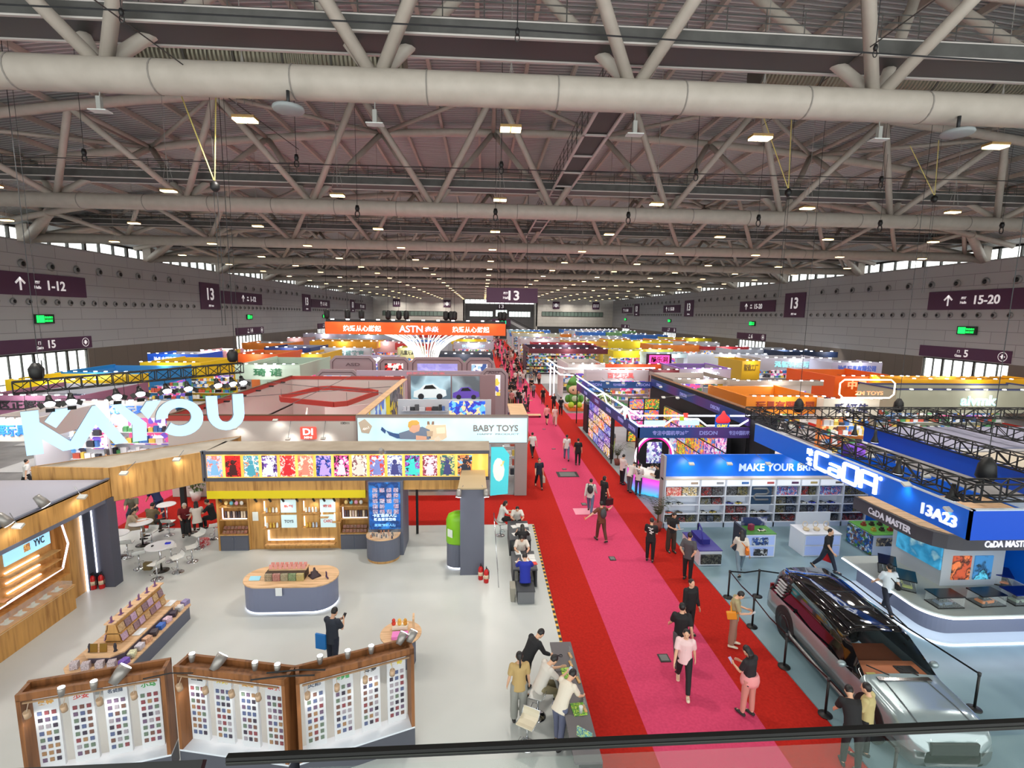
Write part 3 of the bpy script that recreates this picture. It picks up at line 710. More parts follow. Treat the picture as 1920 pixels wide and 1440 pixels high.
def make_pose(ps, female=False, top='tee', bottom='trousers'):
    b = MB(); f = .92 if female else 1.0
    T, up = ps.T, ps.pel
    # head, neck
    H = ps.head; TH_ = ps.TH
    b.ball(H, (.074, .092, .112), 16, 12, TH_); b.ball(H+TH_ @ Vector((0, .045, -.06)), (.048, .05, .05), 10, 8, TH_)
    b.tube([H+TH_ @ Vector((0, .085, .02)), H+TH_ @ Vector((0, .108, -.022)), H+TH_ @ Vector((0, .09, -.03))], [.008, .014, .01], 6)
    for sx in (-1, 1): b.ball(H+TH_ @ Vector((sx*.077, -.002, -.005)), (.012, .022, .032), 8, 6, TH_)
    b.tube([ps.neck-T @ Vector((0, 0, .05)), ps.neck, ps.hb, H], [.062, .052, .048, .05], 10)
    tors = [up+T @ Vector((0, 0, z)) for z in (-.08, 0, .1, .2, .33, .43, .5, .54)]
    tr = [(.13, .10), (.155*(1.04 if female else 1), .112), (.138*f, .10), (.13*f, .095), (.16*f, .11), (.17*f, .105), (.12*f, .08), (.06, .055)]
    b.tube(tors, tr, 16)
    for sh, el, wr, Bm, sx in ps.arms:
        b.tube([sh+(ps.chest-sh)*.3, sh, sh.lerp(el, .5), el, el.lerp(wr, .35), wr], [.05, .054*f, .045*f, .038*f, .037*f, .024], 10); hand(b, wr, Bm, sx)
    for hp, kn, an, a in ps.legs:
        b.tube([hp+Vector((0, 0, .04)), hp.lerp(kn, .35), kn, kn.lerp(an, .35), an], [.085, .08, .055, .052, .034], 12)
        fd = RX(min(max(a, -.5), .25)) @ Vector((0, 1, 0)); b.tube([an-Vector((0, 0, .04))-fd*.05, an-Vector((0, 0, .045))+fd*.15], [.035, .03], 8)
    out = {'body': remesh(b, .0105, 1)}
    # clothes
    g = MB(); ex = .014 if top == 'tee' else .022
    rr = [(a+ex+.004, c+ex+.006) for a, c in tr]
    g.tube([up+T @ Vector((0, 0, z)) for z in (-.10, 0, .1, .2, .33, .43, .5, .54)], [(rr[1][0]+.006, rr[1][1]+.008), rr[1], (rr[2][0]+.014, rr[2][1]+.012), (rr[3][0]+.012, rr[3][1]+.01), rr[4], (rr[5][0]+.012, rr[5][1]+.006), (.142*f, .098), (.078, .07)], 16)
    for sh, el, wr, Bm, sx in ps.arms: g.ball(sh-T @ Vector((sx*.012, 0, -.004)), .079*f, 10, 8)
    for sh, el, wr, Bm, sx in ps.arms:
        if top == 'tee': g.tube([sh+(ps.chest-sh)*.35, sh, sh.lerp(el, .45), sh.lerp(el, .78)], [.07*f, .074*f, .07*f, .068*f], 12)
        else: g.tube([sh+(ps.chest-sh)*.35, sh, el, el.lerp(wr, .5), el.lerp(wr, .93)], [.07*f, .074*f, .056, .052, .042], 12)
    if top == 'hoodie': g.ball(ps.neck-T @ Vector((0, .07, .03)), (.1, .05, .06), 10, 8, T)
    out['shirt'] = remesh(g, .016, 3)
    q = MB(); q.tube([up+T @ Vector((0, 0, .06)), up, up+Vector((0, 0, -.07))], [(.158, .115), (.168, .128), (.15, .115)], 16)
    wd = 1.45 if bottom == 'wide' else 1.0
    for hp, kn, an, a in ps.legs:
        if bottom == 'shorts': q.tube([hp+Vector((0, 0, .04)), hp.lerp(kn, .4), hp.lerp(kn, .85)], [.098, .1, .098], 12)
        else: q.tube([hp+Vector((0, 0, .04)), hp.lerp(kn, .35), kn, kn.lerp(an, .5), an.lerp(kn, .04)], [.1, .094*(1+(wd-1)*.3), .072*(1+(wd-1)*.6), .066*wd, .056*wd], 12)
    if bottom == 'skirt':
        q = MB(); low = min(ps.legs[0][1].z, ps.legs[1][1].z)-.18
        q.tube([up+T @ Vector((0, 0, .06)), up, Vector((0, .02, (up.z+low)/2)), Vector((0, .03, low))], [(.15, .11), (.17, .13), (.19, .16), (.22, .2)], 18)
    out['trousers' if bottom not in ('shorts', 'skirt') else bottom] = remesh(q, .017, 3)
    for hp, kn, an, a in ps.legs:
        k = MB(); fd = RX(min(max(a, -.55), .2)) @ Vector((0, 1, 0)); dn = RX(min(max(a, -.55), .2)) @ Vector((0, 0, -1))
        k.tube([an+dn*.045-fd*.075, an+dn*.04-fd*.03, an+dn*.045+fd*.08, an+dn*.055+fd*.17, an+dn*.06+fd*.195], [(.032, .03), (.042, .042), (.044, .038), (.042, .026), (.02, .014)], 10)
        out.setdefault('shoe', []).append(k.mesh('shoe', [WHITE]))
    def hair(kind):
        h = MB()
        h.ball(H+TH_ @ Vector((0, -.016, .022)), (.083, .092, .104), 16, 12, TH_)
        if kind == 'long':
            h.tube([H+TH_ @ Vector((0, -.05, .02)), H+TH_ @ Vector((0, -.085, -.09)), H+T @ Vector((0, -.11, -.22)), H+T @ Vector((0, -.115, -.34))], [(.08, .05), (.09, .045), (.085, .035), (.05, .02)], 12)
        if kind == 'tail':
            h.ball(H+TH_ @ Vector((0, -.1, -.01)), .03, 8, 6); h.tube([H+TH_ @ Vector((0, -.1, -.01)), H+T @ Vector((0, -.13, -.12)), H+T @ Vector((0, -.11, -.24))], [.022, .03, .012], 8)
        if kind == 'bob': h.tube([H+TH_ @ Vector((0, -.03, .05)), H+TH_ @ Vector((0, -.035, -.05)), H+TH_ @ Vector((0, -.04, -.12))], [(.088, .075), (.096, .07), (.08, .05)], 14)
        return remesh(h, .014, 2)
    out['_hair'] = hair; out['_hc'] = {}
    e = MB()
    for sx in (-1, 1): e.ball(H+TH_ @ Vector((sx*.03, .083, .012)), (.011, .007, .006), 6, 4, TH_)
    e.ball(H+TH_ @ Vector((0, .091, -.052)), (.02, .005, .004), 6, 4, TH_)
    out['eyes'] = e.mesh('eyes', [M((52, 28, 26))])
    out['_pose'] = ps; return out
POSES = {
 'stand': lambda: Pose(), 'front': lambda: Pose(head=15, aL=(15, 5, 70, 35), aR=(15, 5, 75, 35), lL=(2, 0), lR=(-3, 0)),
 'walk': lambda: Pose(lean=3, aL=(-20, 8, 15, 0), aR=(22, 8, 25, 0), lL=(24, 4), lR=(-20, 18)),
 'walk2': lambda: Pose(lean=4, aL=(24, 8, 22, 0), aR=(-22, 10, 12, 0), lL=(-24, 24), lR=(26, 6)),
 'walkphone': lambda: Pose(lean=4, head=22, aL=(20, 5, 75, 25), aR=(-10, 8, 12, 0), lL=(-14, 14), lR=(16, 4)),
 'arms': lambda: Pose(lean=3, head=0, aL=(12, 48, 10, 0), aR=(45, 42, 60, -20), lL=(12, 4), lR=(-14, 12)),
 'phone': lambda: Pose(lean=4, head=28, aL=(28, 5, 62, 28), aR=(25, 5, 85, 30), lL=(3, 2), lR=(-4, 0)),
 'read': lambda: Pose(lean=3, head=32, aL=(18, 8, 70, 30), aR=(18, 8, 70, 30), lL=(4, 2), lR=(-3, 0)),
 'behind': lambda: Pose(head=5, aL=(-22, 14, 30, 45), aR=(-22, 14, 30, 45), lL=(3, 0), lR=(-3, 0)),
 'lean': lambda: Pose(lean=34, head=18, aL=(24, 5, 20, 8), aR=(28, 6, 26, 12), lL=(6, 4), lR=(-8, 2)),
 'sit': lambda: Pose(lean=14, head=14, aL=(38, 6, 48, 18), aR=(38, 6, 48, 18), lL=(82, 78), lR=(80, 84), seat=.62),
 'sitdesk': lambda: Pose(lean=20, head=18, aL=(48, 16, 50, 30), aR=(48, 16, 50, 30), lL=(80, 80), lR=(84, 76), seat=.47),
 'sitphone': lambda: Pose(lean=26, head=24, aL=(35, 5, 62, 22), aR=(38, 5, 60, 22), lL=(74, 60), lR=(66, 56), seat=.66),
}
_PC = {}
def person(loc, face, pose, lb, shirt, pants, skin=(214, 168, 138), hair='short', hc=(26, 22, 22), shoes=(40, 38, 38), top='tee', bottom='trousers', female=False, sc_=1.04, grp=None, extra=None):
    """face: heading in degrees, 0 looks up the hall, 90 looks to the right"""
    k = (pose, female, top, bottom)
    if k not in _PC: _PC[k] = make_pose(POSES[pose](), female, top, bottom)
    P = _PC[k]
    t = thing('person', lb, 'person', loc, grp, True); t.rotation_euler = (0, 0, -radians(face)); t.scale = (sc_,)*3
    def part(nm, me, col, rough=.8):
        o = bpy.data.objects.new(nm, me); COL.objects.link(o); o.parent = t; o['_local'] = 1
        if col is not None:
            o.material_slots[0].link = 'OBJECT'; o.material_slots[0].material = M(col, rough)
        return o
    part('body', P['body'], skin, .6); part('shirt', P['shirt'], shirt)
    for nm in ('trousers', 'shorts', 'skirt'):
        if nm in P: part(nm, P[nm], pants)
    for me in P['shoe']: part('shoe', me, shoes)
    if hair not in P['_hc']: P['_hc'][hair] = P['_hair'](hair)
    part('hair', P['_hc'][hair], hc, .5); part('eyes', P['eyes'], None)
    ps = P['_pose']
    if extra:
        for e in extra:
            kind, col = e[0], e[1]
            if kind == 'backpack':
                m = MB(); c = ps.chest-ps.T @ Vector((0, .17, .05)); m.ball(c, (.14, .09, .21), 14, 10, ps.T)
                m.build('backpack', M(col), t)
                s_ = MB()
                for sx in (-1, 1): s_.tube([ps.chest+ps.T @ Vector((sx*.11, -.12, .1)), ps.chest+ps.T @ Vector((sx*.12, 0, .175)), ps.chest+ps.T @ Vector((sx*.1, .13, .05))], .018, 5)
                s_.build('shoulder_strap', M(col), t)
            if kind == 'crossbag':
                m = MB(); m.obox(ps.pel+Vector((.17, -.09, .1)), (.1, .26, .22), 0, .2); m.build('crossbody_bag', M(col), t, .02)
                MB().tube([ps.pel+Vector((.17, -.1, .2)), ps.chest+Vector((0, -.13, 0)), ps.chest+Vector((-.14, -.03, .13)), ps.chest+Vector((-.05, .13, .0)), ps.pel+Vector((.17, .05, .16))], .018, 5).build('strap', M(col), t)
            if kind in ('handbag', 'papers', 'phone'):
                sh, el, wr, Bm, sx = ps.arms[e[2] if len(e) > 2 else 1]
                hp = wr+Bm @ Vector((0, .015, -.11))
                mi = Matrix.Rotation(-radians(face), 4, 'Z')*sc_
                W_ = lambda v: Vector(loc)+(Matrix.Rotation(-radians(face), 3, 'Z') @ (Vector(v)*sc_))
                if kind == 'handbag':
                    b_ = MB(); b_.prism([(-.07, -.18), (.07, -.18), (.07, .18), (-.07, .18)], -.42, -.12); b_.tube([(0, -.1, -.12), (0, -.05, -.01), (0, .05, -.01), (0, .1, -.12)], .012, 5)
                    b_.xf(Matrix.Translation(hp)); b_.xf(Matrix.Scale(sc_, 4)); b_.xf(Matrix.Rotation(-radians(face), 4, 'Z')); b_.xf(Matrix.Translation(loc))
                    single('handbag', b_, M(col), e[3], 'bag')
                elif kind == 'papers':
                    b_ = MB().obox((0, .0, -.0), (.24, .30, .012), 0, .5); b_.xf(Matrix.Translation(hp+Vector((-sx*.08, .05, .02)))); b_.xf(Matrix.Scale(sc_, 4)); b_.xf(Matrix.Rotation(-radians(face), 4, 'Z')); b_.xf(Matrix.Translation(loc))
                    single('booklet', b_, M(col), e[3], 'booklet')
                else:
                    b_ = MB().obox((0, 0, 0), (.08, .15, .012), 0, .7); b_.xf(Matrix.Translation(hp+Vector((0, .01, .01)))); b_.xf(Matrix.Scale(sc_, 4)); b_.xf(Matrix.Rotation(-radians(face), 4, 'Z')); b_.xf(Matrix.Translation(loc))
                    single('phone', b_, M(col, .3), e[3], 'phone')
            if kind == 'print':
                m = MB(); c = ps.chest-ps.T @ Vector((0, .131, .02)); 
                for q in range(5): m.obox(c+ps.T @ Vector(((-.06, .03, -.02, .05, 0)[q], -.0, (.1, .07, .0, -.05, -.1)[q])), (.1, .012, .035), 0, 0, (.3, -.4, .5, -.2, .4)[q])
                m.build('back_print', M(col), t)
            if kind == 'apron': pass
            if kind == 'lanyard':
                MB().tube([ps.neck+ps.T @ Vector((-.05, .07, -.02)), ps.chest+ps.T @ Vector((0, .137, -.08)), ps.neck+ps.T @ Vector((.05, .07, -.02))], .006, 4).build('lanyard', M(col), t)
    return t
def P0(px, py, z=0.0):
    v = fl(px, py, z); return (v.x, v.y, z)
# ------------------------------------------------------------------ left foreground booth
m_bfloor = noisy('booth_floor_white', (186, 190, 188), (196, 199, 197), .6, .32, 2)
single('booth_floor', MB().prism([(-16.3, 8), (RX0-.02, 8), (RX0-.02, 22.0), (-16.3, 22.0)], 0, .03), m_bfloor, 'smooth pale grey white floor of the wood-trimmed booth at left', 'floor covering')
# striped edge tape along the aisle
m_tape, nt, B, N, L = nodes('striped_tape'); sp = N.new('ShaderNodeSeparateXYZ'); tc = N.new('ShaderNodeTexCoord'); L.new(tc.outputs['Object'], sp.inputs[0])
ma = N.new('ShaderNodeMath'); ma.operation = 'PINGPONG'; ma.inputs[1].default_value = .14; L.new(sp.outputs[1], ma.inputs[0])
L.new(ramp(nt, [(0, (24, 22, 20)), (.075, (232, 176, 60))], ma.outputs[0], True), B.inputs['Base Color'])
single('edge_tape', MB().box(RX0-.10, RX0-.02, 8.2, 21.95, .03, .034), m_tape, 'yellow and black striped tape along the booth floor edge', 'tape')
Z0 = .03
m_fab = noisy('grey_fabric', (150, 138, 122), (166, 154, 138), 1.4, .9, 3, None, .4)

def lamp_spot(parent, p, aim, r=.09, power=0, m=STEEL):
    """a track head: body, bright lens, stem"""
    p = Vector(p); d = (Vector(aim)-p).normalized()
    h = MB().tube([p-d*r*1.6, p, p+d*r*1.2], [r*.7, r, r*1.05], 12).build('spot_head', m, parent)
    MB().tube([p+d*r*1.2, p+d*(r*1.2+.012)], r*.9, 12).build('lens', BULB, h)
    if power:
        l = light(parent, p+d*(r*1.5), power, (1, .97, .92), .12, 'SPOT', 1.7, aim)
def floodlamp(p, aim, lb, power=14, arm=None, size=.11, group=None):
    t = thing('spotlight', lb, 'spotlight', p, group)
    lamp_spot(t, p, aim, size, power, M((150, 146, 142), .4, .5))
    if arm is not None: MB().tube([Vector(p), Vector(arm)], .014, 5).build('arm', M((130, 128, 124), .4, .5), t)
    return t
def panel_lamp(p, arm, lb, power=10, aim=None, group=None):
    t = thing('flood_lamp', lb, 'flood lamp', p, group); p = Vector(p)
    h = MB().obox(p, (.24, .16, .06), 0, .5).build('housing', M((196, 196, 190), .5), t)
    MB().obox(p-Vector((0, -.015, .035)), (.2, .12, .012), 0, .5).build('lens', BULB, h)
    if arm is not None: MB().tube([p, Vector(arm)], .012, 5).build('arm', STEEL, t)
    if power: light(t, p-Vector((0, -.05, .08)), power, (1, .96, .88), .15, 'SPOT', 2.2, aim or (p+Vector((0, 1.0, -1.5))))
    return t

# --- KAYOU sign, letters hung from a black truss
A_ = Vector((-15.45, 17.45, 0)); B_ = Vector((-10.5, 21.95, 0)); dl = (B_-A_).normalized(); nl = Vector((dl.y, -dl.x, 0))
Ls = (B_-A_).length
sg = thing('hanging_letter_sign', 'large glowing pale blue letters KAYOU hung above the wooden canopy', 'sign', (A_+B_)/2+Vector((0, 0, 4.6)))
m_let = M((160, 205, 242), .4, 0, .85); m_lets = M((120, 130, 140), .4)
def S(u, v): # u 0..1 along, v 0..1 up
    zb = 4.62-.02*u; return A_+dl*(u*Ls)+Vector((0, 0, zb+v*(1.5-.05*u)))
def letter(polys, nm='letter'):
    m = MB()
    for pl in polys:
        pts = [S(u, v)+nl*.06 for u, v in pl]; n0 = len(pts)
        i = m.add(pts); m.use(0).face(range(i, i+n0)); j = m.add([p-nl*.14 for p in pts]); m.use(1).face(range(j+n0-1, j-1, -1))
        for k in range(n0): m.face((i+k, j+k, j+(k+1) % n0, i+(k+1) % n0))
    return m.build(nm, [m_let, m_lets], sg)
def arc(cu, cv, ru, rv, a0, a1, n=20): return [(cu+ru*cos(radians(a0+(a1-a0)*i/n)), cv+rv*sin(radians(a0+(a1-a0)*i/n))) for i in range(n+1)]
def LP(px, py):
    v = at(px, py, z=0)-Vector((0, 0, CH)); o0 = Vector((0, 0, CH)); A3 = A_+Vector((0, 0, CH)); return o0+v*((A3-o0).dot(nl)/v.dot(nl))
def letter(pts, nm='letter'):
    m = MB(); q = [LP(*p)+nl*.06 for p in pts]; n0 = len(q); i = m.add(q); m.use(0).face(range(i, i+n0)); j = m.add([p-nl*.14 for p in q]); m.use(1).face(range(j+n0-1, j-1, -1))
    for k in range(n0): m.face((i+k, j+k, j+(k+1) % n0, i+(k+1) % n0))
    return m.build(nm, [m_let, m_lets], sg)
def el(cx, cy, rx, ry, a0, a1, n=24): return [(cx+rx*cos(radians(a0+(a1-a0)*k/n)), cy-ry*sin(radians(a0+(a1-a0)*k/n))) for k in range(n+1)]
letter([(37.8, 772.2), (50, 854), (82, 850), (78.5, 823), (118, 845), (153.5, 839), (179, 795.8), (215.3, 832.5), (240, 829), (180.5, 759.7), (172.2, 761), (131.9, 827), (73.6, 791), (71.5, 768.8)])
letter([(101.4, 767.4), (83.3, 790.3), (104.9, 802), (135.4, 763.9)]); letter([(207.5, 758.8), (247.5, 796), (249, 828), (275, 825), (274.5, 793), (226, 755.5)]); letter([(273.8, 752.5), (262.5, 770), (277.5, 786), (301, 750)])
letter(el(336, 782.5, 44.5, 35, 188, -128)+el(336, 780.5, 22, 17, -138, 190)); letter([(385, 742.5), (388, 778)]+el(423, 776, 34.5, 30, 180, 360, 16)+[(457.5, 774), (455, 738), (435, 739), (437, 776)]+el(423, 774, 14.5, 17, 0, -180, 12)+[(406, 742)])
MB().bar(S(.02, 1)+Vector((0, 0, 0)), S(.02, 1)+Vector((0, 0, 1.25)), .015).bar(S(.42, 1), S(.42, 1)+Vector((0, 0, 1.2)), .015).bar(S(.72, 1), S(.72, 1)+Vector((0, 0, 1.2)), .015).bar(S(.96, 1), S(.96, 1)+Vector((0, 0, 1.2)), .015).build('hanger', DARK, sg)

def box_truss(p, q, w_, lb, n=10, r=.022, group=None, depth_dir=None, name='lighting_truss'):
    p = Vector(p); q = Vector(q); d = (q-p).normalized(); sd = Vector((-d.y, d.x, 0)).normalized()*w_/2; u = Vector((0, 0, w_/2))
    t = thing(name, lb, 'truss', ((p+q)/2)-u, group); c = MB(); L = (q-p).length
    cs = [(1, 1), (1, -1), (-1, -1), (-1, 1)]
    for a, b in cs: c.tube([p+sd*a+u*b, q+sd*a+u*b], r, 6)
    c.build('chord', BLACK, t)
    g = MB()
    for k in range(n+1):
        x = p+d*(L*k/n); cc = [x+sd*a+u*b for a, b in cs]
        for i in range(4): g.tube([cc[i], cc[(i+1) % 4]], r*.9, 5)
        if k < n:
            y = p+d*(L*(k+1)/n); c2 = [y+sd*a+u*b for a, b in cs]
            for i in range(4):
                a_, b_ = (cc[i], c2[(i+1) % 4]) if k % 2 else (cc[(i+1) % 4], c2[i])
                g.tube([a_, b_], r*.7, 5)
    g.build('lacing', BLACK, t); return t
tA = A_+Vector((-.25, .1, 6.95)); tB = B_+Vector((.15, .2, 7.2))
box_truss(tA, tB, .4, 'black lighting truss hung above the pale blue letters', 16)
for i, u in enumerate((.12, .2, .38, .48, .6, .7, .85, .93, .985)):
    p = S(u, 1.0)+Vector((0, 0, (.42 if i < 2 else .6)))-nl*(-.75)
    p = tA.lerp(tB, u)+Vector((0, 0, -.62))+nl*.35
    t = thing('theatre_lamp', 'black theatre lamp with barn doors and white glare, under the truss, '+['first', 'second', 'third', 'fourth', 'fifth', 'sixth', 'seventh', 'eighth', 'ninth'][i]+' from left', 'spotlight', p, 'lamps on the left lighting truss')
    d = Vector((nl.x, nl.y, -1.1)).normalized()
    MB().tube([p-d*.34, p-d*.2, p], [.07, .09, .17], 12).build('lamp_body', BLACK, t)
    MB().tube([p, p+d*.02], .155, 14).build('lens', M((240, 244, 255), .5, 0, 6.0), t)
    b = MB()
    for s in (-1, 1): b.obox(p+dl*(s*.22)+d*.05, (.16, .2, .01), math.atan2(dl.y, dl.x), .9, s*.5)
    b.obox(p+Vector((0, 0, -.2))+d*.02, (.24, .012, .16), math.atan2(dl.y, dl.x), .5); b.build('barn_door', BLACK, t)
    MB().bar(p-d*.2, tA.lerp(tB, u)+Vector((0, 0, -.2)), .015).build('hanger', BLACK, t)
    if i % 2 == 0: light(t, p+d*.1, 60, (1, .98, .95), .2, 'SPOT', 1.8, p+Vector((nl.x*3, nl.y*3, -6)))
for q, lb in ((tA+dl*.7, 'left'), (tB-dl*.25, 'right')):
    t = thing('hoist_bag', 'black fabric bag of a chain hoist on the %s end of the left lighting truss' % lb, 'hoist', q+Vector((0, 0, .3)))
    MB().lathe([(.12, 0), (.2, .1), (.22, .35), (.1, .55)], q+Vector((-.1, 0, .25)), 10).build('bag', BLACK, t)
    MB().bar(q+Vector((.1, 0, .1)), q+Vector((.1, 0, .9)), .03).build('hook', BLACK, t)
    MB().bar(q+Vector((0, 0, .7)), q+Vector((0, 0, 13.5)), .02).bar(q+Vector((.18, 0, .7)), q+Vector((.18, 0, 13.5)), .012).build('chain', DARK, t)

# --- canopy 1 (under the letters)
cA, cB, cC, cD = (-15.45, 17.6), (-10.5, 22.0), (-10.72, 19.45), (-12.77, 17.42)
t = thing('canopy', 'angled canopy with wood-grain fascia and grey fabric top below the hanging letters', 'canopy', (-12.8, 19, 3.0))
MB().prism([cD, cC, cB, cA], 4.17, 4.21).build('fabric_top', m_fab, t)
f = MB()
for p, q in ((cA, cD), (cD, cC), (cB, cA)): f.wall(p, q, 3.02, 4.22, .06)
f.build('fascia', W_FASC, t)
MB().prism([cD, cC, (-11.2, 21.2), (-14.8, 17.8)], 3.0, 3.02).build('soffit', M((120, 104, 84)), t)
panel_lamp((-12.25, 17.35, 4.05), (-12.2, 17.9, 4.3), 'small white flood lamp on the canopy fascia nearer the corner', 10, (-12.2, 18.6, 3.2))
panel_lamp((-11.25, 18.65, 4.15), (-11.3, 19.2, 4.35), 'small white flood lamp on the canopy fascia near the picture band', 10, (-11.4, 19.4, 3.2))
single('post', MB().box(-12.9, -12.72, 21.4, 21.58, Z0, 3.0), BLACK, 'black square post under the canopy behind the seated visitors', 'post')
# --- canopy 2 and left display wall
t = thing('canopy', 'long straight canopy with wooden fascia over the left display wall', 'canopy', (-14.5, 13, 3.1))
MB().prism([(-12.77, 8.5), (-12.77, 17.35), (-18.2, 17.35), (-18.2, 8.5)], 3.78, 3.82).build('fabric_top', M((158, 156, 166), .8), t)
f = MB().box(-12.83, -12.77, 8.5, 17.38, 3.2, 3.83); f.build('fascia', W_FASC, t)
MB().box(-13.0, -12.76, 8.5, 17.4, 3.08, 3.2).box(-12.86, -12.76, 8.5, 17.38, 3.83, 3.88).build('grey_trim', GREYB, t)
for i, (y, x) in enumerate(((15.9, -12.55), (13.7, -12.55))):
    panel_lamp((x, y, 3.75), (-13.0, y+.3, 4.0), 'white flood lamp on the left canopy, %s' % ('far one' if i == 0 else 'near one'), 12, (-12.9, y-.2, 3.1))
for i, (px, py) in enumerate(((78, 940), (8, 975))):
    p = at(px, py, z=4.05)
    floodlamp(p, p+Vector((.5, .3, -1)), 'metal spotlight standing on the fabric of the left canopy, %s' % ('far one' if i == 0 else 'near one'), 20, p+Vector((-.2, .1, -.2)), .13)
t = thing('display_wall', 'wooden display wall with lit niches at the far left', 'display wall', (-13.7, 13.5, Z0))
w_ = MB().box(-13.95, -13.85, 8.5, 16.9, Z0, 3.1); w_.box(-13.85, -13.5, 16.3, 16.9, Z0, 3.1); w_.box(-13.85, -13.5, 8.5, 16.4, 2.9, 3.1); w_.box(-13.85, -13.5, 8.5, 16.3, Z0, 1.0); w_.build('back_panel', W_FASC, t)
GY = M((78, 80, 94), .6)
MB().box(-13.9, -13.05, 17.3, 17.4, Z0, 3.2).box(-13.5, -13.4, 16.9, 17.4, Z0, 3.15).build('grey_return', GY, t)
MB().box(-13.08, -12.72, 17.1, 17.5, Z0, 3.2).build('grey_pier', GY, t)
ls = MB().box(-13.48, -13.44, 16.86, 16.9, Z0, 3.05).build('light_strip', LED, t); MB().box(-13.42, -13.38, 17.24, 17.28, .5, 2.95).build('light_strip', LED, t)
st = MB(); P_ = [(-13.42, 15.75, 2.95), (-13.42, 16.1, 2.75), (-13.42, 16.25, 2.05), (-13.42, 15.95, 1.35), (-13.42, 8.6, 1.15)]
st.tube(P_, .035, 4); st.build('pink_light_strip', LEDP, t)
# niche with sign and shelves
MB().box(-13.6, -13.48, 8.6, 15.6, 1.35, 2.9).build('niche_panel', wood('niche_oak', (206, 152, 92), (180, 128, 72), (3, 3, 3)), t)
MB().box(-13.5, -13.44, 14.15, 15.65, 2.35, 2.82).build('sign_panel', M((150, 205, 235), .4, 0, .9), t)
tx('YVC', (-13.43, 15.25, 2.6), .36, .22, M((60, 70, 80)), t, 'sign_lettering', (1, 0, 0), .01)
MB().box(-13.44, -13.43, 14.75, 14.95, 2.48, 2.7).build('sign_picture', art(3, [(200, 120, 60), (240, 200, 120), (120, 60, 60)], 9, .5), t)
for z in (1.5, 1.8, 2.1):
    MB().box(-13.48, -13.2, 14.0, 15.7, z-.02, z+.01).build('shelf', W_LIGHT, t); MB().box(-13.46, -13.42, 14.1, 15.2, z+.05, z+.08).build('shelf_light', LEDW, t)
MB().box(-13.5, -13.42, 12.2, 13.9, 2.2, 2.85).build('screen', M((22, 30, 36), .15, 0, 0, 1, .5), t)
for q in range(2): MB().obox((-13.41, 13.1-q*.25, 2.5), (.01, .04, .6), 0, -.5).build('screen_stripe', M((180, 220, 235), .4, 0, .8), t)
MB().box(-13.48, -13.1, 10.8, 13.7, 1.5, 1.53).build('shelf', W_LIGHT, t); MB().box(-13.46, -13.42, 13.35, 13.42, 1.55, 2.1).build('shelf_light', LEDP, t)
t2 = t
cs = thing('glass_counter', 'long wood-fronted counter with a glass top case along the left wall', 'counter', (-13.3, 12.3, Z0))
MB().box(-13.5, -13.05, 8.5, 15.85, Z0, .78).build('base', W_FASC, cs); MB().box(-13.5, -13.05, 8.5, 15.85, .78, .8).build('tray', M((214, 220, 205), .5, 0, .25), cs)
MB().box(-13.5, -13.03, 8.5, 15.88, .80, .84).build('rim', W_LIGHT, cs); MB().box(-13.48, -13.06, 8.6, 15.8, .84, 1.0).build('glass_case', GLASS, cs)
for k in range(15):
    y = 15.4-k*.42; single('trading_card_stand', MB().box(-13.4, -13.2, y, y+.22, .84, .86).obox((-13.3, y+.11, .9), (.02, .12, .1)), M((205, 212, 200)), 'small pale item in the long glass counter at left', 'display item', 'items in the left glass counter')
for k, (y, c) in enumerate(((12.7, (60, 160, 50)), (12.1, (40, 40, 50)), (11.6, (200, 170, 190)), (13.2, (160, 150, 190)))):
    single('product_box', MB().box(-13.42, -13.2, y, y+.25, 1.53 if k in (0, 3) else 1.12, 1.75 if k in (0, 3) else 1.32), art(k+9, [c, (235, 235, 235), c], 8), '%s product box on the left wall shelf' % ['green', 'black', 'pink', 'lilac'][k], 'box')
def extinguisher(x, y, lb, h=.5):
    t = thing('fire_extinguisher', lb, 'fire extinguisher', (x, y, Z0)); m = M((190, 18, 20), .3)
    MB().lathe([(.085, 0), (.09, .02), (.09, h-.1), (.06, h-.03), (.03, h)], (x, y, Z0), 14).build('cylinder', m, t)
    MB().tube([(x, y, Z0+h), (x, y, Z0+h+.07)], .02, 6).obox((x, y-.03, Z0+h+.08), (.03, .14, .02)).build('valve', BLACK, t)
    MB().tube([(x+.02, y, Z0+h+.05), (x+.1, y-.02, Z0+h-.05), (x+.1, y-.03, Z0+.15)], .012, 5).build('hose', BLACK, t)
    MB().lathe([(.0915, .16), (.0915, .3)], (x, y, Z0), 14).build('label', M((214, 190, 160)), t)
extinguisher(-13.36, 17.0, 'left one of two red fire extinguishers by the left grey wall end'); extinguisher(-13.12, 17.05, 'right one of two red fire extinguishers by the left grey wall end')
extinguisher(-.02, 17.2, 'left one of two red fire extinguishers at the foot of the grey pillar'); extinguisher(.18, 16.98, 'right one of two red fire extinguishers at the foot of the grey pillar')

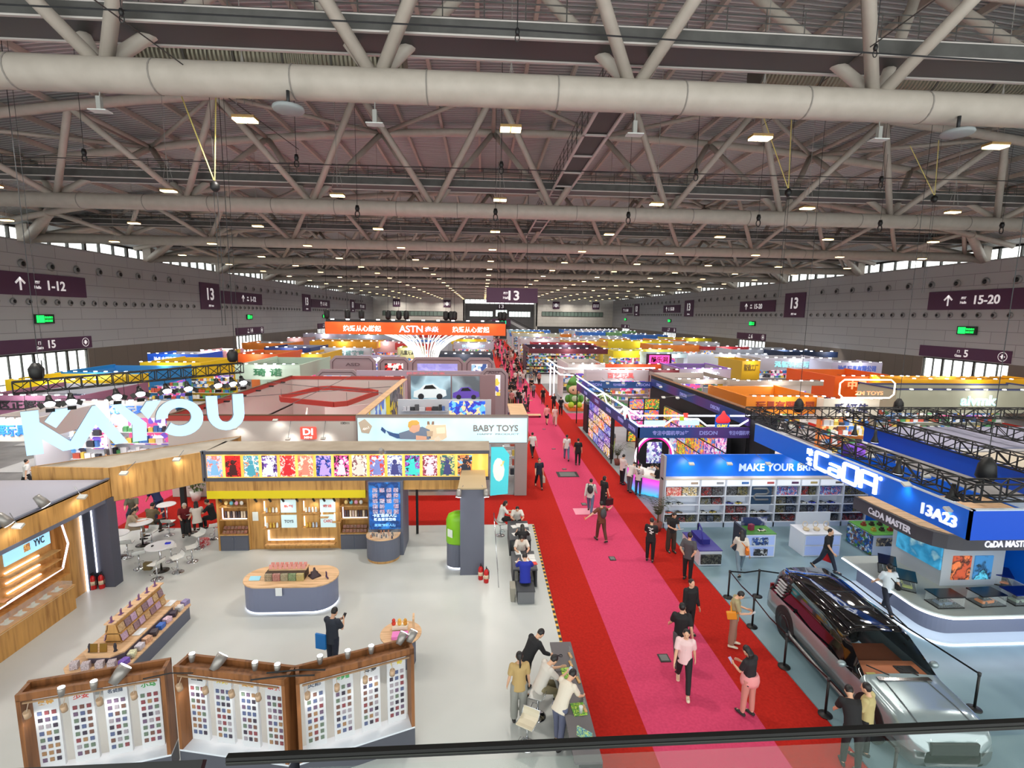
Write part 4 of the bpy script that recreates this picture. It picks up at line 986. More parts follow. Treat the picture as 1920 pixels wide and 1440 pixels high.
# --- back wall with header
YH = 19.4
h = thing('booth_header', 'long header with a yellow backlit band of picture cards over the shelves', 'header', (-5.2, YH+.5, 2.3))
MB().box(-10.72, .3, YH, YH+1.7, 4.17, 4.21).build('fabric_top', m_fab, h)
MB().box(-10.72, .3, YH-.05, YH, 4.14, 4.26).box(-10.72, .3, YH-.05, YH, 3.06, 3.2).box(-10.8, -10.68, YH-.05, YH+.1, 3.06, 4.26).build('grey_frame', M((74, 76, 86)), h)
MB().box(-10.68, .3, YH, YH+.1, 3.1, 4.2).build('box_wall', GREYB, h)
m_yb, nt, B, N, L = nodes('yellow_backlit_band')
n = N.new('ShaderNodeTexWave'); n.inputs['Scale'].default_value = .7; n.inputs['Distortion'].default_value = 3; L.new(coords(nt, (1, 1, 2.5)), n.inputs['Vector'])
c = ramp(nt, [(0, (238, 180, 78)), (.6, (244, 190, 84)), (1, (250, 204, 104))], n.outputs[0]); L.new(c, B.inputs['Base Color']); L.new(c, B.inputs['Emission Color']); B.inputs['Emission Strength'].default_value = .55
MB().box(-10.6, .25, YH-.03, YH, 3.2, 4.12).build('backlit_band', m_yb, h)
cards = [((236, 190, 190), (120, 170, 210), (235, 120, 110)), ((215, 30, 28), (190, 20, 20), (60, 16, 18)), ((70, 150, 170), (235, 230, 215), (220, 120, 80)), ((110, 70, 160), (230, 225, 240), (60, 30, 90)),
 ((220, 50, 50), (240, 200, 190), (200, 30, 40)), ((235, 130, 110), (245, 220, 190), (220, 90, 80)), ((30, 60, 150), (180, 150, 230), (20, 20, 80)), ((16, 14, 20), (230, 70, 150), (240, 200, 220)),
 ((225, 200, 190), (110, 60, 70), (240, 230, 220)), ((200, 60, 50), (120, 130, 190), (235, 225, 230)), ((120, 130, 180), (230, 225, 235), (60, 60, 120)), ((60, 200, 190), (150, 60, 170), (20, 40, 60)),
 ((110, 30, 50), (235, 200, 215), (160, 60, 80)), ((50, 110, 90), (200, 190, 120), (60, 60, 110)), ((30, 34, 50), (220, 130, 70), (120, 180, 220))]
for i, pal in enumerate(cards):
    x0 = -10.58+i*.687; xw = .57
    f = MB().box(x0, x0+xw, YH-.045, YH-.03, 3.24, 4.08).build('picture_card', art(20+i, [pal[0], pal[1], pal[2], pal[1], pal[0]], 4.2, .45), h)
    # a generic figure shape on each picture
    g = MB(); cx = x0+xw/2; g.ball((cx, YH-.05, 3.82), (.09, .008, .1), 12, 6)
    g.extr([(cx-.17, YH-.05, 3.3), (cx+.17, YH-.05, 3.3), (cx+.1, YH-.05, 3.72), (cx-.1, YH-.05, 3.72)], (0, -.006, 0)); g.build('figure', M(pal[(i+1) % 3], .5, 0, .4), f)
MB().box(-10.68, -4.6, YH, YH+.12, 2.66, 3.06).box(-3.2, .1, YH, YH+.12, 2.66, 3.06).build('wood_fascia', W_FASC, h)
MB().box(-10.68, -4.6, YH-.01, YH+.12, 2.34, 2.66).build('yellow_band', M((222, 200, 18), .5), h)
floodlamp((-3.9, YH-.2, 4.3), (-3.9, YH+.3, 3.9), 'metal spotlight on top of the picture band header', 10, (-3.9, YH+.3, 4.22), .1)

YS = 19.85
m_niche = wood('niche_wood', (206, 158, 92), (184, 134, 70), (9, 9, .7))
def flat_art(x0, x1, y, z0, z1, seed, pal, nm='picture', parent=None, e=0.0, sc2=6):
    return MB().box(x0, x1, y-.012, y, z0, z1).build(nm, art(seed, pal, sc2, e), parent)
sw = thing('shelf_wall', 'light oak back wall with lit niches and framed white panels below the yellow band', 'shelf wall', (-7.4, YS, Z0))
w_ = MB().box(-9.35, -5.75, YS, YS+.1, Z0, 2.34); w_.box(-10.5, -9.35, YS+.35, YS+.4, Z0, 2.34); w_.box(-5.75, -4.55, YS+.35, YS+.4, Z0, 2.34); w_.box(-10.55, -10.48, YS-.1, YS+.4, Z0, 2.34); w_.box(-9.38, -9.32, YS-.05, YS+.4, Z0, 2.34); w_.box(-5.8, -5.74, YS-.05, YS+.4, Z0, 2.34)
w_.build('panel', W_FASC, sw)
def cubby(x0, x1, z0, z1, y, parent, seed, n=6):
    c = MB().box(x0, x1, y-.02, y+.0, z0, z1); o = c.build('niche', m_niche, parent)
    MB().box(x0-.02, x1+.02, y-.2, y, z0-.03, z0).build('shelf', W_LIGHT, parent)
    MB().box(x0+.03, x0+.06, y-.06, y-.03, z0+.05, z1-.03).build('light_strip', LEDW, parent)
for (x0, z0) in ((-8.75, 1.62), (-8.75, .98), (-7.2, 1.62), (-7.2, .98)):
    cubby(x0, x0+.62, z0, z0+.48, YS, sw, 0)
    for q in range(4):
        g = MB().obox((x0+.15+q*.13, YS-.12, z0+.02+.07), (.07, .05, .14), R.random()); g.ball((x0+.15+q*.13, YS-.12, z0+.19), .035, 8, 6)
        single('figurine', g, M(R.choice([(230, 190, 80), (200, 210, 225), (225, 80, 70), (90, 90, 160), (240, 240, 235)])), 'tiny collectible figure in a lit niche of the oak wall', 'figurine', 'figures in the oak wall niches')
    f = MB().box(x0+.68, x0+1.28, YS-.05, YS, z0-.03, z0+.5).build('white_panel', M((198, 222, 228), .4, 0, .35), sw)
    tx(['TOYS', '系列', 'CARD', '奇迹'][int(z0 > 1.3)+2*int(x0 > -8)], (x0+.98, YS-.05, z0+.24), .36, .12, M((210, 70, 60) if not (x0 < -8 and z0 < 1.3) else (50, 50, 54)), f, 'lettering', (0, -1, 0), .008)
for x0, z0 in ((-6.5, 1.62), (-6.95+.95, 1.42)): cubby(x0, x0+.3, z0-.2, z0+.15, YS, sw, 0)
single('notice', MB().box(-6.42, -6.15, YS-.03, YS-.01, 1.0, 1.36), M((225, 230, 228)), 'small white notice pinned on the oak wall', 'notice')
single('notice', MB().box(-9.2, -8.98, YS-.03, YS-.01, 1.25, 1.62), M((225, 230, 228)), 'small white notice pinned beside the left shelf cabinet', 'notice')
MB().box(-8.6, -6.0, YS-.06, YS-.02, .42, .46).build('light_strip', LED, sw); MB().box(-8.62, -8.57, YS-.06, YS-.02, .42, .85).build('light_strip', LED, sw); MB().box(-8.7, -5.95, YS-.22, YS, .24, .3).build('shelf', W_LIGHT, sw)
for i, x in enumerate((-10.3, -9.8, -8.95, -8.4, -7.9, -7.35, -6.7, -6.3, -5.9, -5.3)):
    t = thing('track_spot', 'small black track spotlight below the yellow band, %s from left' % ['first', 'second', 'third', 'fourth', 'fifth', 'sixth', 'seventh', 'eighth', 'ninth', 'tenth'][i], 'spotlight', (x, YS-.25, 2.2), 'track lights over the oak shelves')
    p = Vector((x, YS-.3, 2.24)); MB().tube([p+Vector((0, 0, .02)), p+Vector((.02, .1, -.12))], .042, 10).build('spot_head', BLACK, t); MB().bar(p, p+Vector((0, 0, .12)), .012).build('stem', BLACK, t)
    if i % 2 == 0: light(t, (x, YS-.24, 2.1), 9, (1, .9, .72), .06, 'SPOT', 1.9, (x, YS+.1, 1.2))
# end cabinets
def end_cab(x0, x1, lb):
    t = thing('shelf_cabinet', lb, 'cabinet', ((x0+x1)/2, YS, Z0)); y0, y1 = YS-.12, YS+.34
    MB().box(x0, x1, y0, y1, Z0, .68).build('body', GREYB, t); MB().box(x0-.02, x1+.02, y0-.03, y1, .68, .72).build('top', W_LIGHT, t)
    xm = (x0+x1)/2
    for s in (-1, 1):
        d = MB().box(xm+(s-1)/2*(x1-x0)/2+.02, xm+(s+1)/2*(x1-x0)/2-.02, y0-.02, y0, Z0+.05, .64).build('door', M((88, 91, 104), .5), t)
        MB().ball((xm+s*.06, y0-.03, .55), .015, 8, 6).build('knob', CHROME, d)
    for z in (1.28, 1.82): MB().box(x0, x1, y0+.05, y1, z, z+.04).build('shelf', W_LIGHT, t)
    MB().box(x0+.08, x0+.11, y0+.1, y0+.13, 1.34, 1.78).build('light_strip', LEDP, t); MB().box(x0+.1, x1-.05, y0+.1, y0+.12, 1.33, 1.35).build('light_strip', LED, t)
    return t
end_cab(-10.46, -9.38, 'left grey cabinet with lit wooden shelves of cards'); end_cab(-5.72, -4.6, 'right grey cabinet with lit wooden shelves of cards')
for cx in (-10.46, -5.72):
    side = 'left' if cx < -8 else 'right'
    for q in range(14):
        x = cx+.06+(q % 7)*.14; z = .72 if q < 7 else .86
        m = MB().obox((x+.06, YS-.02+(.1 if q >= 7 else 0), z+.06), (.12, .03, .13), 0, -.5); single('card_pack', m, art(50+q % 5, [(40, 34, 30), (190, 170, 130), (200, 60, 60), (30, 30, 40)], 18), 'small dark foil card pack leaning on the %s cabinet top' % side, 'card pack', 'card packs on the %s cabinet' % side)
    for q in range(9):
        x = cx+.12+q*.105; m = MB().box(x, x+.07, YS+.1, YS+.15, 1.33, 1.6); single('card_case', m, M(R.choice([(214, 196, 170), (190, 170, 160), (60, 50, 56)]), .4), 'narrow clear card case on the middle shelf of the %s cabinet' % side, 'display item', 'card cases on the %s shelves' % side)
    for q in range(4):
        x = cx+.2+q*.2; m = MB().ball((x, YS+.1, 1.95), (.08, .05, .09), 8, 6); single('figurine', m, M([(240, 210, 140), (120, 200, 220), (240, 170, 200), (245, 240, 235)][q], .5), 'bright round figure on the top shelf of the %s cabinet' % side, 'figurine', 'figures on the %s top shelf' % side)

# --- poster pillar with curved counter
pp = thing('poster_pillar', 'dark blue backlit poster pillar between the shelves and the opening', 'pillar', (-3.8, 19.4, Z0))
MB().box(-4.45, -3.1, 19.15, 20.6, Z0, 3.06).build('core', GREYB, pp)
MB().box(-4.4, -3.2, 19.1, 19.15, 1.15, 3.06).build('backlit_poster', art(71, [(16, 60, 130), (24, 90, 170), (12, 44, 96), (40, 120, 200)], 2.4, .5, 'n'), pp)
for i in range(4):
    for j in range(5):
        if (i*5+j) % 7 == 6: continue
        x = -4.26+i*.27; z = 2.84-j*.22
        MB().box(x, x+.19, 19.085, 19.1, z-.17, z).build('poster_picture', art(90+i*5+j, [(200, 210, 225), (60, 90, 150), (220, 150, 160), (40, 60, 100)], 12, .45), pp)
tx('卡游迷你人偶', (-3.8, 19.1, 1.72), .95, .14, M((200, 225, 245), .5, 0, .8), pp, 'lettering', (0, -1, 0), .01); tx('新品首发登场', (-3.8, 19.1, 1.56), .85, .12, M((200, 225, 245), .5, 0, .8), pp, 'lettering', (0, -1, 0), .01)
tx('发现精彩人偶', (-3.8, 19.1, 1.32), .85, .11, M((120, 180, 235), .5, 0, .8), pp, 'lettering', (0, -1, 0), .01)
cc = thing('curved_counter', 'grey half-round counter with oak rim and small figures under the blue poster', 'counter', (-3.85, 18.9, Z0))
def halfround(x0, x1, yb, yf, n=16):
    cx = (x0+x1)/2; r = (x1-x0)/2; return [(x1, yb), (x0, yb)]+[(cx-r*cos(pi*i/n), yf+r*.55-(r*.85)*sin(pi*i/n)) for i in range(n+1)]
MB().prism(halfround(-4.48, -3.22, 19.12, 18.6), Z0+.1, .98).build('body', GREYB, cc); MB().prism(halfround(-4.46, -3.24, 19.12, 18.62), Z0, Z0+.1).build('plinth', W_LIGHT, cc)
MB().prism(halfround(-4.5, -3.2, 19.12, 18.58), .98, 1.02).build('top', W_TOP, cc)
pts = halfround(-4.44, -3.26, 19.1, 18.66); g = MB()
for a, b in zip(pts[1:], pts[2:]): g.quad((a[0], a[1], 1.02), (b[0], b[1], 1.02), (b[0], b[1], 1.3), (a[0], a[1], 1.3))
g.build('glass_guard', GLASS, cc)
for q in range(22):
    x = -4.3+R.random()*.9; y = 18.5+R.random()*.55
    m = MB().lathe([(.035, 0), (.03, .06), (.02, .09)], (x, y, 1.02), 8).ball((x, y, 1.12), .028, 8, 6); single('figurine', m, M(R.choice([(80, 60, 50), (220, 200, 180), (60, 60, 80), (180, 120, 80)])), 'tiny figure standing on the half-round counter', 'figurine', 'figures on the half-round counter')
single('post', MB().box(-2.86, -2.76, 21.1, 21.2, Z0, 3.05), BLACK, 'thin black post right of the blue poster pillar', 'post')
# --- green capsule stand and grey pillar
gs = thing('capsule_stand', 'tall rounded stand, lime green above and grey below, behind the grey pillar', 'stand', (-1.0, 18.1, Z0))
def cap(rx_, ry_, c, n=24): return [(c[0]+rx_*cos(2*pi*i/n), c[1]+ry_*sin(2*pi*i/n)) for i in range(n)]
c0 = (-.86, 18.25)
MB().prism(cap(.46, .32, c0), Z0+.06, 1.0).build('base', GREYB, gs); MB().prism(cap(.42, .28, c0), Z0, Z0+.06).build('light_ring', LED, gs)
MB().lathe([(.47, 1.0), (.48, 1.05), (.48, 1.9), (.4, 2.1), (.2, 2.2), (.05, 2.22)], (c0[0], c0[1], 0), 24, 1, .7).build('green_shell', M((128, 190, 24), .4), gs)
MB().obox((-1.18, 17.98, 1.45), (.26, .012, .3), -.75).build('notice_tile', M((225, 232, 222)), gs)
pl_ = thing('grey_pillar', 'tall dark grey square pillar with two spotlights near its top', 'pillar', (-.35, 17.9, Z0))
MB().box(-.78, .1, 17.5, 18.3, Z0, 3.32).build('shaft', M((96, 99, 114), .6), pl_)
MB().extr([(-.86, 17.4, 3.36), (.18, 17.4, 3.36), (.12, 19.4, 3.42), (-.8, 19.4, 3.42)], (0, 0, .05)).build('fabric_top', M((178, 158, 124)), pl_)
for x, lb in ((-.82, 'left'), (.16, 'right')):
    floodlamp((x, 17.3, 3.25), (x+(-.1 if x < 0 else .1), 17.0, 2.2), '%s metal spotlight at the top of the grey pillar' % lb, 30, (x+(.15 if x < 0 else -.15), 17.6, 3.45), .1)
single('clear_pole', MB().tube([(.62, 16.6, Z0), (.45, 17.6, 2.4)], .015, 6), CHROME, 'thin chrome pole leaning right of the grey pillar', 'pole')
# --- stadium island
def stad(x0, x1, y0, y1, n=12):
    r = (y1-y0)/2; yc = (y0+y1)/2
    return [(x1-r+r*sin(pi*i/n), yc-r*cos(pi*i/n)) for i in range(n+1)]+[(x0+r-r*sin(pi*i/n), yc+r*cos(pi*i/n)) for i in range(n+1)]
il = thing('island_counter', 'oval grey island counter with oak top and light under its base', 'counter', (-6.25, 15.95, Z0))
MB().prism(stad(-7.72, -4.78, 15.3, 16.6), Z0+.05, .92).build('body', M((122, 128, 154), .5), il)
MB().prism(stad(-7.76, -4.74, 15.26, 16.64), .92, .96).build('top', W_TOP, il); MB().prism(stad(-7.7, -4.8, 15.32, 16.58), Z0, Z0+.05).build('plinth_light', LED, il)
single('notice', MB().box(-6.5, -6.3, 15.22, 15.24, .68, .94), M((232, 234, 236)), 'white notice hanging on the front of the oval island', 'notice')
single('tent_card', MB().obox((-7.35, 15.75, 1.0), (.34, .16, .02), 0, .5), M((150, 205, 225)), 'pale blue sign lying on the left of the oval island', 'card')
bx = thing('display_rack', 'stepped clear rack of card boxes on the oval island', 'display rack', (-6.3, 15.9, .96))
MB().box(-7.0, -5.75, 15.7, 16.1, .96, 1.2).build('riser', M((60, 46, 34)), bx); MB().box(-6.95, -5.75, 15.85, 16.2, 1.2, 1.24).build('upper_tray', W_TOP, bx)
for i, c in enumerate(((120, 100, 60), (170, 30, 50), (140, 130, 90), (40, 120, 40), (190, 170, 70))):
    x = -7.0+i*.25; single('card_box', MB().box(x+.01, x+.24, 15.62, 15.7, .96, 1.19), art(130+i, [c, (30, 24, 24), c, (230, 220, 200)], 22), '%s card box in the front row of the oval island rack' % ['brown', 'red', 'olive', 'green', 'yellow'][i], 'card box')
for i in range(16): x = -6.95+(i % 8)*.15; y = 15.9+(i//8)*.16; single('card_stand', MB().obox((x+.06, y, 1.31), (.11, .02, .14), 0, -.3), M((220, 150, 140)), 'small pink card standing on top of the oval island rack', 'card', 'pink cards on the island rack')
pr = thing('display_pyramid', 'dark pyramid of small black figures at the right of the island rack', 'display rack', (-5.45, 15.9, .96))
MB().lathe([(.22, 0), (.2, .06), (.13, .08), (.12, .16), (.05, .18), (.03, .3)], (-5.5, 15.9, .96), 4).build('steps', M((60, 44, 50)), pr)
single('easel', MB().obox((-5.05, 15.75, 1.0), (.2, .02, .06), -.9).obox((-5.1, 15.85, 1.06), (.08, .02, .16), -.9), M((70, 50, 90)), 'small purple item on an easel at the right end of the oval island', 'easel')
# --- tiered gondola at left
th = thing('tiered_display', 'long grey and oak two-tier display running diagonally at left', 'display island', (-9.86, 13.75, Z0))
ang = math.atan2(3.3, 1.6)
gm = Matrix.Translation((-9.86, 13.75, 0))
def loc2(mb): return mb.xf(gm)
Ld, Wd = 1.6, .76
def oct_(hx, hy, c=.22): return [(-hx+c, -hy), (hx-c, -hy), (hx, -hy+c), (hx, hy-c), (hx-c, hy), (-hx+c, hy), (-hx, hy-c), (-hx, -hy+c)]
loc2(MB().prism(oct_(Wd, Ld), Z0, .46)).build('lower_tier', GREYB, th); loc2(MB().prism(oct_(Wd+.03, Ld+.03), .46, .5)).build('lower_top', W_TOP, th)
loc2(MB().prism(oct_(.48, 1.25), .5, .68)).build('upper_tier', M((104, 98, 116), .5), th); loc2(MB().prism(oct_(.52, 1.3), .68, .72)).build('upper_top', W_TOP, th)
loc2(MB().extr([(-.2, -.75, .72), (.2, -.75, .72), (.08, -.75, 1.3), (-.08, -.75, 1.3)], (0, 1.9, 0))).build('rack', W_LIGHT, th)
loc2(MB().box(-.13, .13, -.85, 1.25, 1.3, 1.33)).build('rack_top', W_TOP, th); 
for z, y in ((.9, 0), (1.12, 0)): loc2(MB().box(-.22, .22, -.75, 1.15, z-.15, z-.13)).build('ledge', W_LIGHT, th)
for sd, row in ((1, 0), (1, 1), (-1, 0), (-1, 1)):
    for i in range(8):
        y = -.74+i*.235; z = .78+row*.25; x = sd*(.22-row*.055)
        m = MB().obox((x, y+.1, z+.09), (.025, .2, .2), 0, 0, -sd*.25); loc2(m)
        single('card_display_box', m, art(150+(i*3+row) % 9, [[(190, 150, 170), (150, 120, 180), (220, 200, 210)], [(196, 160, 110), (150, 110, 70), (220, 190, 150)], [(140, 120, 130), (180, 140, 150), (100, 80, 90)]][(i+row) % 3], 14), 'upright decorated card box on the %s side of the wooden rack, %s row' % ('right' if sd > 0 else 'left', 'upper' if row else 'lower'), 'card box', 'card boxes on the tiered rack %s %d' % ('right' if sd > 0 else 'left', row))
for i in range(6):
    m = MB().obox((0, -.75+i*.36, 1.41), (.02, .1, .14), .3).obox((.0, -.75+i*.36, 1.335), (.08, .12, .012)); loc2(m); single('small_easel', m, M((120, 80, 130)), 'small purple card on a stand on top of the wooden rack', 'card', 'cards on top of the wooden rack')
cols = [(150, 140, 190), (214, 214, 222), (60, 50, 70), (230, 190, 210), (60, 110, 200), (70, 64, 74), (222, 170, 140), (210, 205, 225), (214, 216, 180), (120, 90, 190)]
wn_ = ['lilac', 'silver', 'dark plum', 'pink', 'blue', 'charcoal', 'peach', 'pale violet', 'pale green', 'purple']
for i, c in enumerate(cols):
    m = MB().obox((.63, 1.4-i*.3, .57), (.16, .2, .13), .25*(i % 3-1)); loc2(m); single('product_box', m, art(170+i, [c, tuple(min(255, int(q*1.2)) for q in c), tuple(int(q*.5) for q in c)], 16), '%s product carton on the right ledge of the tiered display' % wn_[i], 'carton')
for i, (x, y) in enumerate(((-.5, -1.42), (-.2, -1.45), (.12, -1.42), (.4, -1.4))):
    m = MB().obox((x, y, .59), (.17, .15, .17), .3); loc2(m); single('product_box', m, art(185+i, [(190, 180, 190), (90, 60, 70), (230, 220, 225)], 18), '%s cube carton at the near end of the tiered display' % ['white patterned', 'white pink', 'violet', 'silver'][i], 'carton')
for i, x in enumerate((-.24, .0)):
    m = MB().obox((x, -1.1, .83), (.18, .02, .22), 0, -.15); loc2(m); single('gold_frame', m, M((140, 106, 40), .35, .6), '%s small gold plaque before the wooden rack' % ('left' if i == 0 else 'right'), 'plaque')
for i, x in enumerate((-.36, .28)):
    m = MB().lathe([(.05, 0), (.03, .05), (.04, .15), (.02, .22)], (x, -1.08, .72), 8); loc2(m); single('figurine', m, M((50, 46, 56)), '%s dark statuette on the near end of the tiered display' % ('left' if i == 0 else 'right'), 'figurine')
for i, (x, y) in enumerate(((.38, -.3), (.38, 1.1))):
    m = MB().obox((x, y, .735), (.2, .32, .012)); loc2(m); single('paper_sheet', m, M((226, 230, 234)), 'white paper sheet lying on the upper tier, %s' % ('near' if i == 0 else 'far'), 'sheet')
# --- round table
rt = thing('round_display_table', 'small round oak-topped table with a bright toy display near the framed panels', 'table', (-2.2, 12.9, Z0))
MB().lathe([(.4, 0), (.4, .8)], (-2.2, 12.9, Z0), 24).build('drum', GREYB, rt); MB().lathe([(.56, 0), (.56, .03)], (-2.2, 12.9, .83+Z0), 32).build('top', W_TOP, rt)
single('gift_box', MB().obox((-2.2, 12.72, .93), (.42, .26, .09), .05), M((232, 130, 200)), 'flat pink box on the round table', 'box')
m = MB().obox((-2.25, 13.1, .95), (.42, .2, .1)); single('toy_display', m, M((240, 236, 220)), 'white tray behind the pink box on the round table', 'tray')
for i, (dx, c, nm) in enumerate(((-.18, (214, 60, 40), 'red'), (-.02, (240, 190, 90), 'yellow'), (.14, (220, 160, 60), 'orange'))):
    m = MB().lathe([(.05, 0), (.06, .06), (.03, .1)], (-2.25+dx, 13.1, 1.0), 8).ball((-2.25+dx, 13.1, 1.13), .05, 8, 6); single('figurine', m, M(c), '%s toy figure on the round table tray' % nm, 'figurine')
single('board', MB().obox((-1.86, 12.95, 1.1), (.05, .3, .48), .1), W_TOP, 'upright pale wooden board on the round table', 'board')
for i in range(6): x = -2.62+(i % 2)*.13; y = 12.62+(i//2)*.15; single('badge', MB().obox((x, y, .87), (.1, .07, .02), .4), M((60, 40, 70)), 'small dark card lying at the left of the round table', 'card', 'dark cards on the round table')

# --- three folding showcase frames
def card_panel(parent, c, rz, seed, w_=.42, h=1.62, z0=.62):
    """leaning white column of small square cards"""
    ax = Vector((cos(rz), sin(rz), 0)); nrm = Vector((sin(rz), -cos(rz), 0)); c = Vector(c)
    m = MB().obox(c+Vector((0, 0, z0+h/2)), (w_, .07, h), rz); o = m.build('card_panel', M((206, 208, 212), .5), parent)
    pal = [(60, 52, 66), (110, 78, 70), (84, 94, 128), (128, 66, 72), (150, 142, 150), (100, 116, 100), (150, 116, 84), (104, 84, 108)]
    mats = [M(p) for p in pal]
    for r in range(8):
        for q in range(3):
            MB().obox(c+ax*((q-1)*.115)+nrm*.042+Vector((0, 0, z0+h-.42-r*.145)), (.07, .012, .08), rz).build('card', R.choice(mats), o)
    s = M([(214, 160, 70), (200, 60, 50), (80, 90, 110), (60, 160, 80), (40, 40, 46), (220, 200, 60)][seed % 6])
    tx(['奥特', '少女', '名侦探', '小马', '三国', '海贼', '英雄', '萌宠', '火影', '叶罗丽', '斗罗', '传奇'][seed % 12], c+nrm*.036+Vector((0, 0, z0+h-.2)), .26, .09, s, o, 'lettering', nrm, .006)
def showcase(p, q, lb, seed):
    p = Vector((p[0], p[1], 0)); q = Vector((q[0], q[1], 0)); d = (q-p); L = d.length; d.normalize(); rz = math.atan2(d.y, d.x); back = Vector((-d.y, d.x, 0)); dp = .42
    z0, z1 = .52, 2.4; c = (p+q)/2+back*dp/2
    t = thing('showcase_frame', lb, 'showcase', (c.x, c.y, Z0))
    MB().obox(c+Vector((0, 0, (Z0+z0-.04)/2)), (L, dp, z0-.04-Z0), rz).build('plinth', M((78, 80, 90), .5), t)
    MB().obox(c+Vector((0, 0, z0-.02)), (L, dp, .04), rz).build('shelf', M((212, 218, 226), .4), t)
    for e in (0, 1): MB().obox(p+d*(e*L+(.035 if e == 0 else -.035))+back*dp/2+Vector((0, 0, (z0+z1)/2)), (.07, dp, z1-z0), rz).build('side_board', W_BROWN, t)
    tp = MB().obox(p+d*L/2+back*.03+Vector((0, 0, z1-.06)), (L, .06, .14), rz); tp.obox(p+d*L/2+back*(dp-.03)+Vector((0, 0, z1-.06)), (L, .06, .14), rz); tp.obox(p+d*L/2+back*dp/2+Vector((0, 0, z1-.12)), (L, dp, .02), rz)
    tp.build('top_trough', W_BROWN, t)
    MB().obox(p+d*L/2-back*.03+Vector((0, 0, z1-.15)), (L*.9, .03, .03), rz).build('lamp_track', M((150, 120, 90)), t)
    for i in range(4):
        u = (i+.62)/4.25; cc_ = p+d*(L*u)+back*.22; card_panel(t, cc_, rz, seed+i, .4 if L > 2.3 else .38)
        s_ = p+d*(L*u-.14)-back*.12+Vector((0, 0, z1-.28)); h = MB().tube([s_, s_+Vector((0, 0, .0))+back*.03-Vector((0, 0, .13))], .055, 12).build('clip_lamp', M((190, 160, 130), .5), t)
        MB().bar(s_, s_+back*.1+Vector((0, 0, .14)), .01).build('arm', M((190, 170, 150)), h)
        if i % 2 == 0: light(t, s_+back*.05-Vector((0, 0, .2)), 7, (1, .97, .92), .06, 'SPOT', 2.2, cc_+Vector((0, 0, 1.2)))
    return t, p, q, d, back, rz
fr1 = showcase((-8.72, 9.03), (-6.37, 9.6), 'left wooden showcase frame with four leaning card panels', 0)
fr2 = showcase((-6.27, 9.72), (-3.87, 9.24), 'middle wooden showcase frame with four leaning card panels', 4)
fr3 = showcase((-3.66, 9.26), (-1.45, 10.1), 'right wooden showcase frame with four leaning card panels', 8)
for i, (px, py, s) in enumerate(((225, 1263, .12), (410, 1240, .11), (753, 1196, .09), (772, 1192, .09), (360, 1232, .06), (478, 1248, .06), (520, 1252, .06), (600, 1236, .06), (652, 1226, .06), (696, 1217, .06), (115, 1296, .06), (176, 1284, .06))):
    p = at(px, py, z=2.5)
    floodlamp(p, p+Vector((.15, .25, .25) if i < 4 else (0, .1, 1)), ['large metal spotlight on top of the left showcase frame', 'large metal spotlight on top of the middle showcase frame', 'left round black-rimmed spotlight at the corner of the right frame', 'right round black-rimmed spotlight at the corner of the right frame'][i] if i < 4 else 'small pale lamp head standing up behind the showcase frames', 0, None, s, None if i < 4 else 'small lamp heads on the showcase frames')
cable([at(500, 1262, z=2.45), at(560, 1256, z=2.46), at(610, 1256, z=2.45)], .02, BLACK, 'thick black cable bridging the middle and right showcase frames')
cable([at(470, 1275, z=2.45), at(530, 1268, z=2.45), at(590, 1266, z=2.45)], .02, BLACK, 'second black cable in front, bridging the two frames at the right')
cable([at(268, 1273, z=2.45), at(320, 1262, z=2.47), at(362, 1262, z=2.45)], .015, BLACK, 'black rod bridging the left and middle showcase frames')

# --- reception desk at the bottom and small desks
rd = thing('reception_desk', 'long dark grey desk beside the red carpet at the bottom', 'desk', (2.1, 10.6, Z0))
MB().box(1.84, 2.4, 8.6, 12.25, .9, .95).build('top', M((92, 88, 92), .5), rd); MB().box(2.3, 2.4, 8.6, 12.2, Z0, .9).box(1.95, 2.3, 8.6, 8.7, Z0, .9).box(1.95, 2.3, 12.1, 12.2, Z0, .9).build('panel', M((58, 56, 60), .5), rd)
for i, (px, py, c, nm) in enumerate(((1065, 1262, (120, 190, 50), 'far'), (1085, 1330, (110, 180, 50), 'near'))):
    p = fl(px, py, .95); single('leaflet', MB().obox((p.x, p.y, .956), (.3, .36, .012), .1), art(201+i, [c, (200, 220, 90), (60, 130, 60)], 8), 'green leaflet on the long dark desk, the %s one' % nm, 'leaflet')
for i, (px, py) in enumerate(((1070, 1246), (1069, 1230), (1084, 1276), (1096, 1330))):
    p = fl(px, py, .95); t = thing('menu_stand', 'small wooden base with clear sheet on the long dark desk, %s from the far end' % ['second', 'first', 'third', 'fourth'][i], 'sign holder', (p.x, p.y, .95))
    MB().obox((p.x, p.y, .97), (.06, .2, .03), .15).build('base', W_LIGHT, t); MB().obox((p.x, p.y, 1.08), (.006, .16, .2), .15).build('clear_sheet', GLASS, t)
p = fl(1100, 1385, .95); single('leaflet', MB().obox((p.x-.05, p.y, 1.02), (.03, .34, .28), .9), art(204, [(110, 180, 170), (200, 220, 120), (70, 120, 150)], 8), 'teal picture sheet leaning on the near end of the desk', 'leaflet')
p = fl(1089, 1337, .95); single('drink_cup', MB().lathe([(.035, 0), (.045, .14), (.047, .16)], (p.x, p.y, .95), 12), M((220, 225, 222), .3, 0, 0, .8), 'clear plastic cup of drink on the desk', 'cup')
p = fl(1055, 1278, .95); single('cup', MB().lathe([(.03, 0), (.035, .09)], (p.x, p.y, .95), 10), WHITE, 'small white cup on the dark desk', 'cup')
p = fl(1047, 1230, .95); single('cable_coil', MB().tube([(p.x+.1*cos(a), p.y+.05*sin(2*a), .96) for a in [i*.5 for i in range(13)]], .008, 4), BLACK, 'thin black cable curled on the desk', 'cable')
